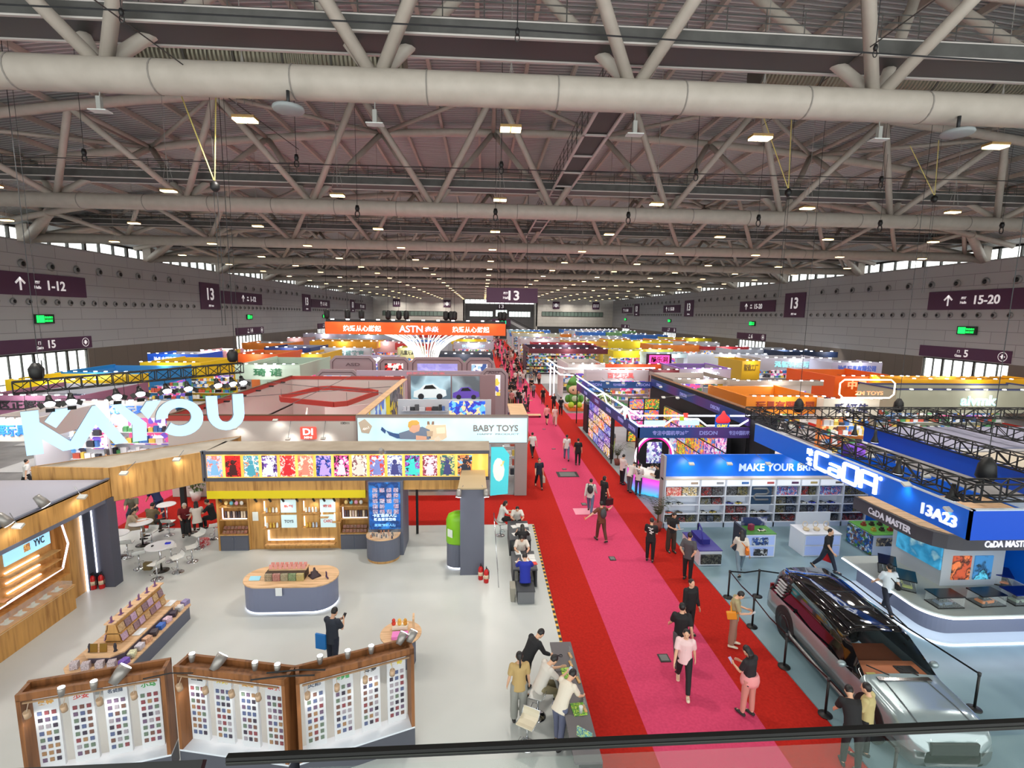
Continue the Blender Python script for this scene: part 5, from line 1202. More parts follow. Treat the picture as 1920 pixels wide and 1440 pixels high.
p = fl(1070, 1288, .95); single('microphone', MB().tube([(p.x-.12, p.y+.1, .97), (p.x+.1, p.y-.1, .97)], .015, 6), BLACK, 'black baton lying on the desk', 'baton')
def stool(x, y, rz=0, lb='', z=.62, col=(226, 226, 222)):
    t = thing('bar_stool', lb, 'stool', (x, y, Z0), None, True); t.rotation_euler = (0, 0, rz)
    MB().lathe([(.2, 0), (.2, .01), (.15, .025), (.04, .045), (.03, .06)], (0, 0, 0), 24).build('base', CHROME, t)
    MB().tube([(0, 0, .04), (0, 0, z-.05)], .025, 10).build('column', CHROME, t)
    MB().tube([(.0, .03, .2), (.14, .06, .2), (.14, .17, .2), (-.14, .17, .2), (-.14, .06, .2), (0, .03, .2)], .01, 6).build('foot_ring', CHROME, t)
    s_ = MB(); n0 = 8; pr_ = [(-.19, .0), (-.1, -.01), (.05, 0), (.15, .02), (.2, .09), (.215, .16)]
    pts = [(0, -y_, z-.04+zz) for y_, zz in pr_]+[(0, -y_, z-.01+zz) for y_, zz in reversed(pr_)]
    s_.extr([(-.2, p[1], p[2]) for p in pts], (.4, 0, 0)); s_.build('seat', M(col, .4), t, .008)
    MB().tube([(-.205, .18, z-.03), (-.205, -.12, z-.03), (-.205, -.2, z+.08), (-.205, -.215, z+.16), (.205, -.215, z+.16), (.205, -.2, z+.08), (.205, -.12, z-.03), (.205, .18, z-.03)], .009, 6).build('seat_frame', CHROME, t)
    return t
stool(*P0(1008, 1345)[:2], 1.2, 'white stool with big chrome foot under the seated man at the desk'); stool(*P0(988, 1400)[:2], 2.6, 'empty beige stool nearest the balustrade', .62, (206, 196, 172))
for i, (x0, x1, y0, y1, lb) in enumerate(((1.12, 1.98, 18.85, 20.7, 'far small grey desk with white papers by the aisle'), (1.12, 1.98, 16.5, 17.9, 'near small grey desk with papers by the aisle'))):
    t = thing('desk', lb, 'desk', ((x0+x1)/2, (y0+y1)/2, Z0)); MB().box(x0, x1, y0, y1, .7, .75).build('top', M((66, 68, 74), .5), t)
    MB().box(x0, x0+.06, y0+.1, y1-.1, Z0, .7).box(x1-.06, x1, y0+.1, y1-.1, Z0, .7).build('side_panel', M((60, 62, 68), .5), t)
    for q in range(5):
        xx, yy = x0+.25+.25*(q % 3), y0+.5+.45*(q//3)+.1*q
        if yy < y1-.1: single('paper_sheet', MB().obox((xx, yy, .756), (.21, .29, .008), R.random()*.5), WHITE, 'white printed sheet on the %s desk by the aisle' % ('far' if i == 0 else 'near'), 'sheet', 'sheets on the %s desk' % ('far' if i == 0 else 'near'))
    single('tray', MB().obox((x0+.6, y1-.5, .765), (.5, .35, .03)), M((215, 216, 214)), 'flat white tray of parts on the %s grey desk' % ('far' if i == 0 else 'near'), 'tray')
single('red_folder', MB().obox((1.85, 16.9, .76), (.3, .2, .015), .2), M((210, 60, 50)), 'red folder at the corner of the near grey desk', 'folder')
bn = thing('box_seat', 'grey cube seat under the man in the blue shirt', 'seat', (1.5, 15.95, Z0)); MB().box(1.22, 1.78, 15.55, 16.2, Z0, .46).build('body', M((110, 112, 116), .6), bn); MB().box(1.2, 1.8, 15.53, 16.22, .46, .5).build('top', M((60, 62, 66)), bn)
bn = thing('box_seat', 'dark cube seat under the woman in black at the far desk', 'seat', (1.55, 18.55, Z0)); MB().box(1.3, 1.8, 18.3, 18.8, Z0, .44).build('body', M((60, 62, 66), .6), bn); MB().box(1.28, 1.82, 18.28, 18.82, .44, .48).build('top', M((50, 50, 54)), bn)
single('tote_bag', MB().extr([(1.0, 15.7, Z0), (1.12, 15.7, Z0), (1.16, 15.7, .5), (.98, 15.7, .5)], (0, .5, 0)), M((150, 146, 134), .9), 'grey fabric bag standing left of the cube seat', 'bag')
# --- bar tables and stools of the seating group
def bar_table(x, y, lb, r=.42, z=.98):
    t = thing('bar_table', lb, 'table', (x, y, Z0), None, True)
    MB().lathe([(r-.02, z-.02), (r, z-.01), (r-.01, z+.01)], (0, 0, 0), 28).build('top', M((222, 222, 226), .3), t)
    MB().tube([(0, 0, .04), (0, 0, z-.02)], .035, 10).build('column', CHROME, t); MB().lathe([(.26, 0), (.26, .012), (.04, .04)], (0, 0, 0), 24).build('base', M((90, 88, 86), .2, .9), t)
    return t
p = fl(303, 1070, Z0); bt = bar_table(p.x, p.y, 'round white bar table in front with a blue box on it', .47)
single('blue_box', MB().obox((p.x+.22, p.y+.14, 1.04), (.17, .1, .05), .2), M((40, 50, 190)), 'small blue box on the front white bar table', 'box'); single('phone', MB().obox((p.x-.2, p.y-.08, 1.04), (.05, .08, .05)), BLACK, 'small black item on the front white bar table', 'item')
p = fl(268, 1022, Z0); bar_table(p.x, p.y, 'round bar table between the four visitors at left', .42); p = fl(358, 1000, Z0); bar_table(p.x, p.y, 'round white bar table beside the man in the red shirt', .4)
p = fl(224, 1045, Z0); bar_table(p.x, p.y, 'round bar table half hidden behind the grey pier', .4); p = fl(315, 985, Z0); bar_table(p.x, p.y, 'grey bar table at the back edge by the red carpet', .38)
for i, (px, py, rz, lb) in enumerate(((262, 1066, .6, 'empty white stool left of the front bar table'), (295, 1086, 1.4, 'empty white stool directly before the front bar table'), (334, 1073, 2.4, 'empty white stool right of the front bar table'), (361, 1053, 2.2, 'empty white stool behind right of the front bar table'),
        (322, 1052, -1, 'white stool hidden behind the front bar table'), (318, 1003, 0, 'white stool by the back grey table'), (374, 1028, 2.6, 'white stool under the woman with long black hair'), (403, 1010, 2.0, 'white stool beside the left cabinet'), (285, 1022, 3.1, 'white stool under the man in the vest'), (240, 1045, .3, 'chrome stool behind the grey pier'))):
    p = fl(px, py, Z0); stool(p.x, p.y, rz, lb)
p = fl(278, 1068, Z0); single('paper_bag', MB().box(p.x-.13, p.x+.13, p.y-.07, p.y+.07, Z0, .32), M((120, 100, 60)), 'brown printed bag on the floor under the stools', 'bag'); p = fl(384, 1022, Z0); single('shopping_bag', MB().box(p.x-.18, p.x+.18, p.y-.07, p.y+.07, Z0, .34), art(210, [(200, 40, 50), (225, 225, 225), (190, 40, 40)], 8), 'red and white shopping bag near the left cabinet', 'bag')
p = fl(368, 938); pt = thing('potted_plant', 'potted flowering plant in a white pot by the red cross aisle', 'plant', (p.x, p.y, 0)); MB().lathe([(.18, 0), (.27, .5), (.24, .5)], (p.x, p.y, 0), 14).build('pot', WHITE, pt)
g = MB()
for k in range(70):
    a = R.random()*6.28; r = R.random()*.45; z = .55+R.random()*.7; g.obox((p.x+r*cos(a), p.y+r*sin(a), z), (.16, .05, .01), a, R.random(), R.random()*2)
g.build('foliage', M((70, 96, 40)), pt)
# ------------------------------------------------------------------ blue brick-toy booth at right
m_bf = noisy('booth_floor_grey_blue', (112, 138, 148), (128, 154, 164), .7, .28, 2)
single('booth_floor', MB().box(RX1+.02, 30, 5, 21.7, 0, .02), m_bf, 'grey blue glossy carpet floor of the blue booth at right', 'floor covering')
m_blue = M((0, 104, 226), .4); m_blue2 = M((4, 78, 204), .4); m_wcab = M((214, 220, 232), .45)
sw = thing('shelf_wall', 'long white shelf wall with a bright blue header full of toy boxes', 'shelf wall', (13.5, 21.9, .02))
YW = 21.75
MB().box(8.3, 19.4, YW, YW+.12, 2.36, 3.38).build('blue_header', m_blue, sw)
MB().box(8.2, 19.4, YW-.3, YW-.0, 2.28, 2.36).build('ledge', M((214, 204, 188)), sw)
MB().box(8.3, 19.4, YW+.1, YW+.16, .02, 2.3).build('back_panel', m_wcab, sw); MB().box(8.3, 19.4, YW-.3, YW+.1, .02, .24).build('base', M((190, 204, 224)), sw)
cx = [8.32, 9.95, 11.15, 12.33, 13.53, 14.7, 15.6, 16.8, 18.0, 19.3]; rz_ = [.24, .66, 1.08, 1.5, 1.98]
g = MB()
for x in cx: g.box(x-.03, x+.03, YW-.3, YW+.1, .02, 2.3)
for z in rz_: g.box(8.3, 19.3, YW-.28, YW+.1, z-.02, z+.015)
g.build('shelving', m_wcab, sw); MB().box(8.2, 8.3, YW-.32, YW+.15, .02, 3.4).build('end_board', M((150, 146, 150)), sw)
for i in range(9):
    o = MB().box(cx[i]+.05, cx[i+1]-.05, YW-.29, YW-.25, 2.0, 2.27).build('label_panel', M((228, 232, 240), .4, 0, .35), sw)
    MB().box(cx[i+1]-.45, cx[i+1]-.12, YW-.3, YW-.29, 2.08, 2.18).build('car_picture', M([(170, 150, 130), (150, 150, 155), (70, 120, 190), (190, 90, 90), (90, 50, 90), (190, 170, 110), (120, 110, 100), (60, 60, 70), (90, 90, 100)][i]), o)
tx('MAKE YOUR BRICKS MOVE', (14.7, YW, 2.78), 5.7, .36, M((196, 214, 246), .5, 0, .3), sw, 'lettering', (0, -1, 0), .03)
for i, x in enumerate((9.35, 11.1, 12.9, 14.5)):
    panel_lamp((x, YW-.55, 3.12), (x-.3, YW, 3.4), 'white arm lamp over the blue shelf header, %s from left' % ORD[i].split()[0].replace('nearest', 'first'), 22, (x, YW, 2.7))
def car_model(c, s, col, rz=0, lb='', dark=(20, 20, 24), grp=None):
    t = thing('model_car', lb, 'model car', c, grp, True); t.rotation_euler = (0, 0, rz); t.scale = (s,)*3
    b = MB(); n = [(-1, .28, .38), (-.95, .3, .44), (-.6, .34, .46), (-.35, .36, .46), (.05, .36, .45), (.35, .34, .43), (.8, .28, .42), (1, .2, .36)]
    rg = []
    for x, h, w_ in n: rg.append(b.add([(x, -w_, .1), (x, -w_, h*.8), (x, -w_*.8, h), (x, w_*.8, h), (x, w_, h*.8), (x, w_, .1)]))
    b.smooth = False
    for k in range(len(rg)-1):
        for j in range(6): b.face((rg[k]+j, rg[k]+(j+1) % 6, rg[k+1]+(j+1) % 6, rg[k+1]+j))
    b.face([rg[0]+j for j in range(5, -1, -1)]); b.face([rg[-1]+j for j in range(6)]); b.build('body', M(col, .3, 0, 0, 1, .6), t)
    k = MB(); k.extr([(-.7, -.34, .33), (.45, -.34, .33), (.1, -.3, .55), (-.4, -.3, .55)], (0, .66, 0)); k.build('cabin', M(dark, .15), t)
    for x in (-.6, .62):
        for y in (-.42, .42): MB().lathe([(.15, -.06), (.17, 0), (.15, .06)], (0, 0, 0), 12).xf(Matrix.Translation((x, y, .16)) @ Matrix.Rotation(pi/2, 4, 'X')).build('wheel', BLACK, t)
    return t
BOXC = [(28, 28, 32), (40, 42, 50), (30, 34, 48), (24, 24, 26), (60, 34, 34), (20, 26, 40)]
for i in range(9):
    for r in range(4):
        x0, x1, z = cx[i]+.08, cx[i+1]-.08, rz_[r]+.016
        if r in (0, 3) or (i + r) % 3 == 0 or (i >= 4 and r == 1):
            n = 3 if r == 0 else 2
            for q in range(n):
                a = x0+(x1-x0)*q/n; pal = [R.choice(BOXC), (120, 124, 130), R.choice([(170, 40, 30), (60, 80, 120), (90, 90, 92), (120, 110, 50)]), (26, 26, 30)]
                if r == 3 and i == 0: pal = [(220, 80, 70), (240, 220, 210), (220, 90, 80)] if q == 0 else [(240, 240, 240), (220, 190, 120), (30, 30, 30)]
                if r == 3 and i in (4, 6): pal = [(20, 110, 200), (200, 220, 240), (40, 60, 130), (220, 90, 60)]
                hh = R.uniform(.26, .34) if r < 3 else .4
                single('toy_box', MB().box(a+.02, a+(x1-x0)/n-.03, YW-.22, YW-.02, z, z+hh), art(300+(i*7+r*3+q) % 14, pal, 7), 'printed building-toy box, %s row of the white shelf wall' % ['bottom', 'second', 'third', 'top'][r], 'toy box', 'toy boxes in the %s row' % ['bottom', 'second', 'third', 'top'][r])
        else:
            for q in range(2):
                car_model((x0+.22+q*.45, YW-.14, z), .17, R.choice([(220, 80, 40), (40, 60, 170), (180, 184, 180), (220, 220, 215), (60, 60, 64), (190, 170, 60), (110, 90, 60)]), R.uniform(-.4, .4), 'small brick car on the white shelf wall, %s row' % ['bottom', 'second', 'third', 'top'][r], (30, 30, 34), 'brick cars in the %s row' % ['bottom', 'second', 'third', 'top'][r])
t = thing('race_track_panel', 'tall picture panel of a grey race track in the shelf wall', 'panel', (12.9, YW-.25, 1.1))
MB().box(12.4, 13.35, YW-.26, YW-.22, 1.1, 1.97).build('panel', M((40, 66, 96)), t); k_ = MB()
k_.tube([(12.45, YW-.27, 1.85), (13.1, YW-.27, 1.85), (13.2, YW-.27, 1.7), (13.1, YW-.27, 1.58), (12.6, YW-.27, 1.58), (12.5, YW-.27, 1.45), (12.6, YW-.27, 1.32), (13.2, YW-.27, 1.32)], .05, 6); k_.build('track', M((110, 112, 116)), t)
# hanging blue ring
rg_ = thing('hanging_ring_sign', 'blue ring fascia hung on black truss with large glowing white lettering', 'hanging sign', (15, 16.8, 4.05))
rx0, rx1, ry0, ry1 = 12.4, 17.6, 11.45, 21.65
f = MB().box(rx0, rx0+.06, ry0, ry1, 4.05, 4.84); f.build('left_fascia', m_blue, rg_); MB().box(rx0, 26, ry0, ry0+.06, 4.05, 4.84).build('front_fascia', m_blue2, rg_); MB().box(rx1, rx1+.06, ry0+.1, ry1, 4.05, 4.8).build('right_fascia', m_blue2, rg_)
e = MB().box(rx0-.02, rx0+.09, ry0-.02, ry1, 4.84, 4.87).box(rx0, 26, ry0-.02, ry0+.09, 4.84, 4.87); e.build('white_edge', M((200, 212, 226)), rg_)
m_wl = M((236, 244, 255), .5, 0, 1.4); lf = (-1, 0, 0)
# blocky letters built from strokes: C a D A on the left fascia
def strokes(y0, segs, th=.1, dz=4.16, h=.58):
    m = MB()
    for (a0, b0, a1, b1) in segs: m.box(rx0-.08, rx0, y0-max(a0, a1)-th/2*(1 if a0 == a1 else 0), y0-min(a0, a1)+th/2*(1 if a0 == a1 else 0), dz+min(b0, b1)*h-(th/2 if b0 == b1 else 0), dz+max(b0, b1)*h+(th/2 if b0 == b1 else 0))
    return m
strokes(17.35, [(0, 0, 0, 1), (0, 1, .62, 1), (0, 0, .62, 0)]).build('letter', m_wl, rg_)
strokes(16.6, [(0, .62, .5, .62), (.5, 0, .5, .62), (0, 0, .5, 0), (0, .0, 0, .34), (0, .34, .5, .34)], .08).build('letter', m_wl, rg_)
strokes(15.9, [(0, 0, 0, 1), (0, 1, .62, 1), (.62, .1, .62, 1), (0, 0, .6, 0)]).build('letter', m_wl, rg_)
strokes(15.1, [(0, 0, 0, 1), (0, 1, .6, 1), (.6, 0, .6, 1), (0, .45, .6, .45)]).build('letter', m_wl, rg_)
MB().ball((rx0-.04, 14.32, 4.72), (.04, .07, .07), 10, 6).build('registered_dot', m_wl, rg_)
tx('咔', (rx0, 17.72, 4.62), .3, .28, m_wl, rg_, 'lettering', lf, .06); tx('搭', (rx0, 17.72, 4.26), .3, .28, m_wl, rg_, 'lettering', lf, .06)
tx('13A23', (rx0, 12.3, 4.38), 1.05, .32, M((226, 232, 246), .5, 0, .5), rg_, 'lettering', lf, .05)
T_ = [((12.85, 11.9, 5.15), (12.85, 22.2, 5.15), 16, 'black box truss above the left side of the blue ring'), ((12.5, 22.5, 5.2), (29, 22.5, 5.2), 24, 'black box truss running across behind the blue ring'), ((17.2, 11.9, 5.15), (17.2, 22.2, 5.15), 16, 'black box truss above the middle of the blue booth'),
      ((12.7, 11.95, 5.2), (24, 11.95, 5.2), 16, 'black box truss above the near side of the blue ring'), ((21.3, 13, 5.15), (21.3, 22.2, 5.15), 14, 'black box truss at the far right of the blue booth'), ((12.85, 17.3, 5.0), (17.2, 17.3, 5.0), 7, 'short black cross truss inside the blue ring')]
for p, q, n, lb in T_[:5]: box_truss(p, q, .46, lb, n, .026)
for i, (px, py, s) in enumerate(((1683, 886, .13), (1785, 935, .14), (1640, 828, .11), (1602, 815, .1))):
    p = at(px, py, y=[13.7, 12.3, 16.5, 18][i]); t = thing('theatre_lamp', 'large black bell-shaped lamp on the blue ring truss, %s' % ['second from the corner', 'nearest the corner', 'third from the corner', 'farthest from the corner'][i], 'spotlight', p)
    MB().lathe([(s*1.2, -.02), (s*1.0, .04), (s*.5, .2), (s*.35, .42)], p, 14).build('lamp_body', BLACK, t); MB().lathe([(s*1.05, -.03), (s*1.05, -.022)], p, 14).build('lens', LED, t)
for i, (px, py) in enumerate(((1700, 908), (1780, 955), (1485, 800), (1632, 855), (1735, 892))):
    p = at(px, py, y=[13.3, 12.0, 20, 16.4, 13.6][i]); panel_lamp(p, p+Vector((.4, .3, .2)), 'grey arm flood lamp over the blue ring edge, %s' % ['second from the corner', 'nearest the corner', 'farthest from the corner', 'inside the ring, farther', 'inside the ring, nearer'][i], 16, (rx0-.1, p.y, 4.3))
for i, (px, py, y) in enumerate(((1850, 880, 12.6), (1498, 760, 24), (1685, 760, 24))):
    p = at(px, py, y=y); t = thing('hoist_bag', 'black chain bag of a hoist on the right trusses, %s' % ['large one near the ring corner', 'leftmost', 'middle one behind'][i], 'hoist', p)
    MB().lathe([(.14, -.35), (.24, -.2), (.2, .15), (.08, .35)], p, 10).build('bag', BLACK, t); MB().bar(p, p+Vector((0, 0, 15)), .02).build('chain', DARK, t)
single('booth_roof', MB().box(18.0, 29, 13.0, 17.5, 4.6, 4.66), M((186, 176, 160), .9), 'beige fabric ceiling panel right of the blue ring', 'roof'); single('booth_roof', MB().box(17.8, 30, 18.2, 21.9, 4.6, 4.66), M((150, 150, 172), .9), 'lilac grey fabric ceiling panel behind the beige one', 'roof')
# inner displays seen through the ring
single('inner_wall', MB().box(18.0, 18.1, 11.8, 21.5, .02, 3.4), m_blue, 'blue inner wall seen through the ring truss', 'wall panel')
single('galaxy_picture', MB().box(16.4, 17.5, 21.3, 21.36, 3.4, 4.0), art(320, [(16, 16, 50), (60, 30, 120), (20, 20, 60), (150, 90, 210)], 2.5, .5, 'n'), 'dark violet galaxy picture behind the ring', 'picture')
# kiosk with hood
ks = thing('kiosk', 'kiosk with grey hood, pale column, screen and two lit car posters', 'kiosk', (16, 14.9, .02))
hp = [(13.15, 15.6), (13.2, 13.75), (13.35, 13.35), (13.6, 13.12), (13.95, 13.0), (17.9, 12.95), (17.9, 16.3), (13.15, 16.3)]
MB().prism(hp, 2.98, 3.42).build('hood', M((70, 68, 74), .5), ks); MB().prism([(13.22, 15.5), (13.3, 13.8), (13.65, 13.2), (14, 13.08), (17.8, 13.05), (17.8, 16.2), (13.22, 16.2)], 3.42, 3.44).build('hood_top', W_TOP, ks)
tx('CaDA MASTER', (13.17, 14.75, 3.2), 1.7, .22, M((190, 186, 196), .5, 0, .3), ks, 'lettering', lf, .02); tx('CaDA MASTER', (15.3, 12.96, 3.2), 1.45, .2, M((224, 226, 236), .5, 0, .6), ks, 'lettering', (0, -1, 0), .02)
MB().box(15.05, 17.2, 14.6, 16.6, .95, 2.98).build('column', M((176, 184, 192), .5), ks)
MB().box(14.98, 15.05, 14.62, 16.35, 1.5, 2.35).build('screen', art(330, [(20, 90, 130), (60, 150, 190), (30, 110, 150), (170, 200, 190)], 1.6, .7, 'n'), ks)
MB().box(15.4, 16.02, 14.56, 14.6, 1.18, 2.0).build('lit_poster', art(331, [(24, 24, 28), (220, 120, 70), (24, 24, 28), (180, 80, 50)], 3, .6, 'n'), ks); MB().box(16.15, 16.77, 14.56, 14.6, 1.18, 2.0).build('lit_poster', art(332, [(18, 20, 28), (90, 190, 220), (18, 20, 28), (60, 120, 170)], 3, .6, 'n'), ks)
ct = thing('display_counter', 'wide rounded white counter with glowing edge under the kiosk', 'counter', (16.5, 15, .02))
def rc(x, y, r, x1, y1, n=8): return [(x, y1)]+[(x+r-r*cos(pi/2*i/n), y+r-r*sin(pi/2*i/n)) for i in range(n+1)]+[(x1, y), (x1, y1)]
MB().prism(rc(13.3, 12.95, .8, 22, 16.7), .9, .96).build('top', M((176, 184, 178), .4), ct); MB().prism(rc(13.27, 12.92, .8, 22, 16.72), .86, .9).build('light_edge', LED, ct)
MB().prism(rc(13.75, 13.4, .6, 22, 16.5), .1, .86).build('body', M((98, 104, 122), .5), ct); MB().prism(rc(13.3, 12.95, .8, 22, 16.5), .05, .1).build('plinth', M((176, 190, 200), .4), ct); MB().prism(rc(13.27, 12.92, .8, 22, 16.5), .02, .05).build('light_edge', LED, ct)
for i, (px, py, c, nm, rz) in enumerate(((1770, 1133, (84, 108, 132), 'slate blue', .1), (1848, 1130, (226, 128, 30), 'orange', .15), (1698, 1098, (176, 190, 60), 'lime green', 1.0), (1912, 1128, (150, 170, 150), 'pale green', .1), (1662, 1068, (60, 70, 60), 'dark green', 1.0), (1875, 1090, (226, 130, 60), 'orange red', 1.0))):
    p = fl(px, py, .96); car_model((p.x, p.y, .99), .3, c, rz, '%s scale model car in a glass case on the white counter' % nm)
    t = thing('glass_case', 'glass case with a %s top around the %s model car' % ('dark blue' if i in (3, 5) else 'black', nm), 'display case', (p.x, p.y, .96))
    MB().obox((p.x, p.y, .975), (.85, .5, .03), rz-.1).build('base', BLACK, t); MB().obox((p.x, p.y, 1.14), (.82, .47, .3), rz-.1).build('glass', GLASS, t); MB().obox((p.x, p.y+.02, 1.31), (.86, .52, .03), rz-.1).build('lid', M((12, 12, 14) if i not in (3, 5) else (14, 30, 110), .2), t)
# free standing displays
def disp(x0, x1, y0, y1, h, col, lb, cubes=True):
    t = thing('display_stand', lb, 'display stand', ((x0+x1)/2, (y0+y1)/2, .02))
    MB().box(x0, x1, y0+.02, y1, .02, h).build('body', m_wcab, t, .02); MB().box(x0-.01, x1+.01, y0, y1+.01, h, h+.03).build('top', M(col, .5), t)
    if cubes:
        n = 2
        for r in range(2): MB().box(x0+.06, x1-.06, y0, y0+.02, .1+r*h*.46, .1+r*h*.46+h*.38).build('niche', M((150, 170, 220), .5, 0, .25), t)
    return t
disp(10.6, 11.85, 18.5, 19.3, 1.0, (70, 130, 50), 'white stand with green top and a stadium picture in front of the shelf wall'); single('side_panel', MB().box(10.5, 10.59, 18.5, 19.35, .02, 1.2), M((40, 44, 60)), 'dark printed panel on the left of the green-topped stand', 'panel')
single('stadium_picture', MB().box(10.85, 11.95, 19.38, 19.42, .95, 1.35), art(340, [(50, 60, 120), (200, 200, 220), (40, 50, 100)], 2, 0, 'n'), 'stadium picture board behind the green-topped stand', 'picture board')
single('toy_box', MB().obox((11.0, 18.9, 1.15), (.2, .15, .24), .3), M((130, 40, 70)), 'wine red box on the green-topped stand', 'box'); car_model((11.4, 18.8, 1.03), .16, (230, 220, 210), .1, 'small white model car on the green-topped stand'); single('toy_box', MB().box(10.85, 11.5, 18.44, 18.5, .58, .88), art(341, [(40, 80, 160), (190, 200, 210), (30, 50, 90)], 4), 'blue car box in the upper niche of the green-topped stand', 'box'); single('toy_box', MB().box(10.95, 11.5, 18.44, 18.5, .13, .4), art(342, [(60, 64, 74), (200, 200, 205), (30, 30, 36)], 4), 'grey car box in the lower niche of the green-topped stand', 'box')
t = disp(8.45, 9.35, 17.9, 19.6, .62, (60, 54, 130), 'low white stand with violet top and a blue model crane by the red carpet', False)
MB().box(8.5, 9.3, 17.84, 17.9, .12, .5).build('toy_box', art(343, [(40, 40, 44), (90, 90, 80), (26, 26, 28)], 5), t)
k_ = MB(); k_.obox((8.9, 18.9, .75), (.4, .9, .2)); k_.tube([(8.75, 18.3, .7), (8.75, 18.5, 1.25), (9.05, 19.4, 1.1), (9.05, 19.5, .7)], .03, 6); single('model_crane', k_, M((40, 40, 130)), 'blue brick crane model on the violet-topped stand', 'model')
t = disp(13.05, 14.6, 18.5, 19.5, .95, (216, 220, 228), 'rounded white stand with watch-like models on top'); single('back_board', MB().box(13.3, 14.8, 19.52, 19.58, .9, 1.5), M((196, 204, 216)), 'pale rounded board behind the white watch stand', 'board')
for i in range(3): single('ring_model', MB().lathe([(.1, 0), (.13, .06), (.1, .1)], (13.35+i*.45, 18.9, .98), 12).tube([(13.35+i*.45+.1*cos(a), 19.0, 1.2+.12*sin(a)) for a in [k*.6 for k in range(12)]], .015, 5), M((206, 190, 160)), 'cream ring-shaped model on the white stand, %s' % ['left', 'middle', 'right'][i], 'model')
t = disp(15.95, 17.5, 18.5, 19.9, .9, (90, 160, 60), 'white stand with green top and a blue printed side at the back', False)
MB().box(15.9, 15.95, 18.5, 19.9, .05, .88).build('printed_side', art(344, [(40, 110, 200), (200, 220, 235), (120, 80, 60), (30, 60, 120), (70, 140, 60)], 4), t); MB().box(16.1, 17.4, 18.46, 18.5, .45, .78).build('niche_picture', art(345, [(90, 80, 70), (190, 170, 130), (50, 50, 60)], 4), t)
for i in range(8): x, y = 16.15+(i % 4)*.36, 18.8+(i//4)*.55; single('brick_model', MB().box(x, x+.16, y, y+.14, .93, 1.02).box(x+.03, x+.13, y+.02, y+.1, 1.02, 1.1), M(R.choice([(60, 50, 40), (180, 150, 60), (50, 70, 60), (150, 60, 50)])), 'small brick-built model on the green-topped stand at the back', 'model', 'brick models on the back stand')
# white wall with items at the right edge
sw2 = thing('white_wall', 'white display wall at the far right edge behind the kiosk', 'wall panel', (19, 17.2, .02)); MB().box(17.9, 23, 17.1, 17.2, .02, 3).build('panel', m_wcab, sw2); MB().box(18.6, 19.6, 17.0, 17.1, 1.2, 1.9).build('niche', BLACK, sw2)
# stanchions and belts
def stanchion(x, y, lb):
    t = thing('stanchion', lb, 'stanchion', (x, y, .02), None, True)
    MB().lathe([(.16, 0), (.16, .015), (.05, .035), (.03, .05)], (0, 0, 0), 24).build('base', BLACK, t); MB().tube([(0, 0, .04), (0, 0, .95)], .03, 12).build('post', BLACK, t); MB().lathe([(.035, .9), (.04, .92), (.04, .99), (.02, 1.0)], (0, 0, 0), 12).build('belt_head', DARK, t)
SP = [P0(1365, 1120, .02), P0(1420, 1118, .02), P0(1410, 1175, .02), P0(1470, 1250, .02), P0(1547, 1340, .02), (12.3, 10.6, .02), (11.9, 15.2, .02)]
for p, lb in zip(SP, ('black belt post at the outer rear corner of the car enclosure', 'black belt post behind the car, right of the corner post', 'black belt post beside the rear wheel of the car', 'black belt post beside the middle of the car', 'black belt post beside the front wheel of the car', 'black belt post beyond the bonnet of the car', 'black belt post hidden beyond the rear of the car')): stanchion(p[0], p[1], lb)
P8 = (8.45, 8.6, .02); stanchion(P8[0], P8[1], 'black belt post below the balustrade rail')
for a, b, lb in ((SP[0], SP[1], 'behind the car'), (SP[0], SP[2], 'from the corner post along the red carpet'), (SP[2], SP[3], 'beside the rear half of the car'), (SP[3], SP[4], 'beside the front half of the car'), (SP[4], P8, 'running down below the rail'), (SP[1], SP[6], 'behind the car farther right'), (SP[6], SP[5], 'along the far side of the car')):
    a = Vector(a); b = Vector(b); m = MB(); up = Vector((0, 0, .93)); mid = (a+b)/2+up-Vector((0, 0, .06)); m.quad(a+up, mid, mid+Vector((0, 0, .05)), a+up+Vector((0, 0, .05))); m.quad(mid, b+up, b+up+Vector((0, 0, .05)), mid+Vector((0, 0, .05)))
    single('barrier_belt', m, BLACK, 'black barrier belt '+lb, 'belt')
# ------------------------------------------------------------------ the car
car = thing('car', 'large grey off-road car with black glass roof parked inside the belt barrier', 'car', (10.05, 11.7, .02), None, True)
car.rotation_euler = (0, 0, radians(-3.2))
m_cp = M((142, 158, 162), .2, .35, 0, 1, 1.0); m_cs = M((92, 100, 102), .3, .3, 0, 1, .6); m_gl = M((10, 11, 14), .06, 0, 0, 1, 1.0)
ST = [(-2.92, .62, .6, .55, .5), (-2.9, .95, 1.05, .62, .93), (-2.8, .99, 1.62, .70, 1.0), (-2.6, 1.0, 1.82, .74, 1.02), (-1.8, 1.0, 1.88, .77, 1.03), (-.4, 1.0, 1.89, .78, 1.03), (.45, 1.0, 1.86, .77, 1.03), (.6, 1.0, 1.8, .77, 1.03), (1.0, 1.0, 1.52, .82, 1.05), (1.38, 1.0, 1.24, .86, 1.08), (1.5, 1.0, 1.18, .87, 1.07), (2.3, .99, 1.13, .84, 1.02), (2.72, .95, 1.06, .78, .95), (2.88, .86, .92, .66, .8), (2.92, .6, .7, .4, .6)]
b = MB(); b.smooth = True; rgs = []
for y, w_, top, wt, belt in ST:
    belt = min(belt, top-.05); h = [(w_*.9, .30), (w_*.99, .42), (w_, .62), (w_*.99, belt-.12), (w_*.96, belt), (wt+(w_-wt)*.35 if top-belt > .3 else w_*.94, belt+(top-belt)*.35), (wt, top-(top-belt)*.14), (wt*.82, top-.015), (wt*.4, top+.012), (0, top+.018)]
    pts = [(-x, -y, z) for x, z in h]+[(x, -y, z) for x, z in reversed(h[:-1])]; rgs.append(b.add(pts))
n_ = 19
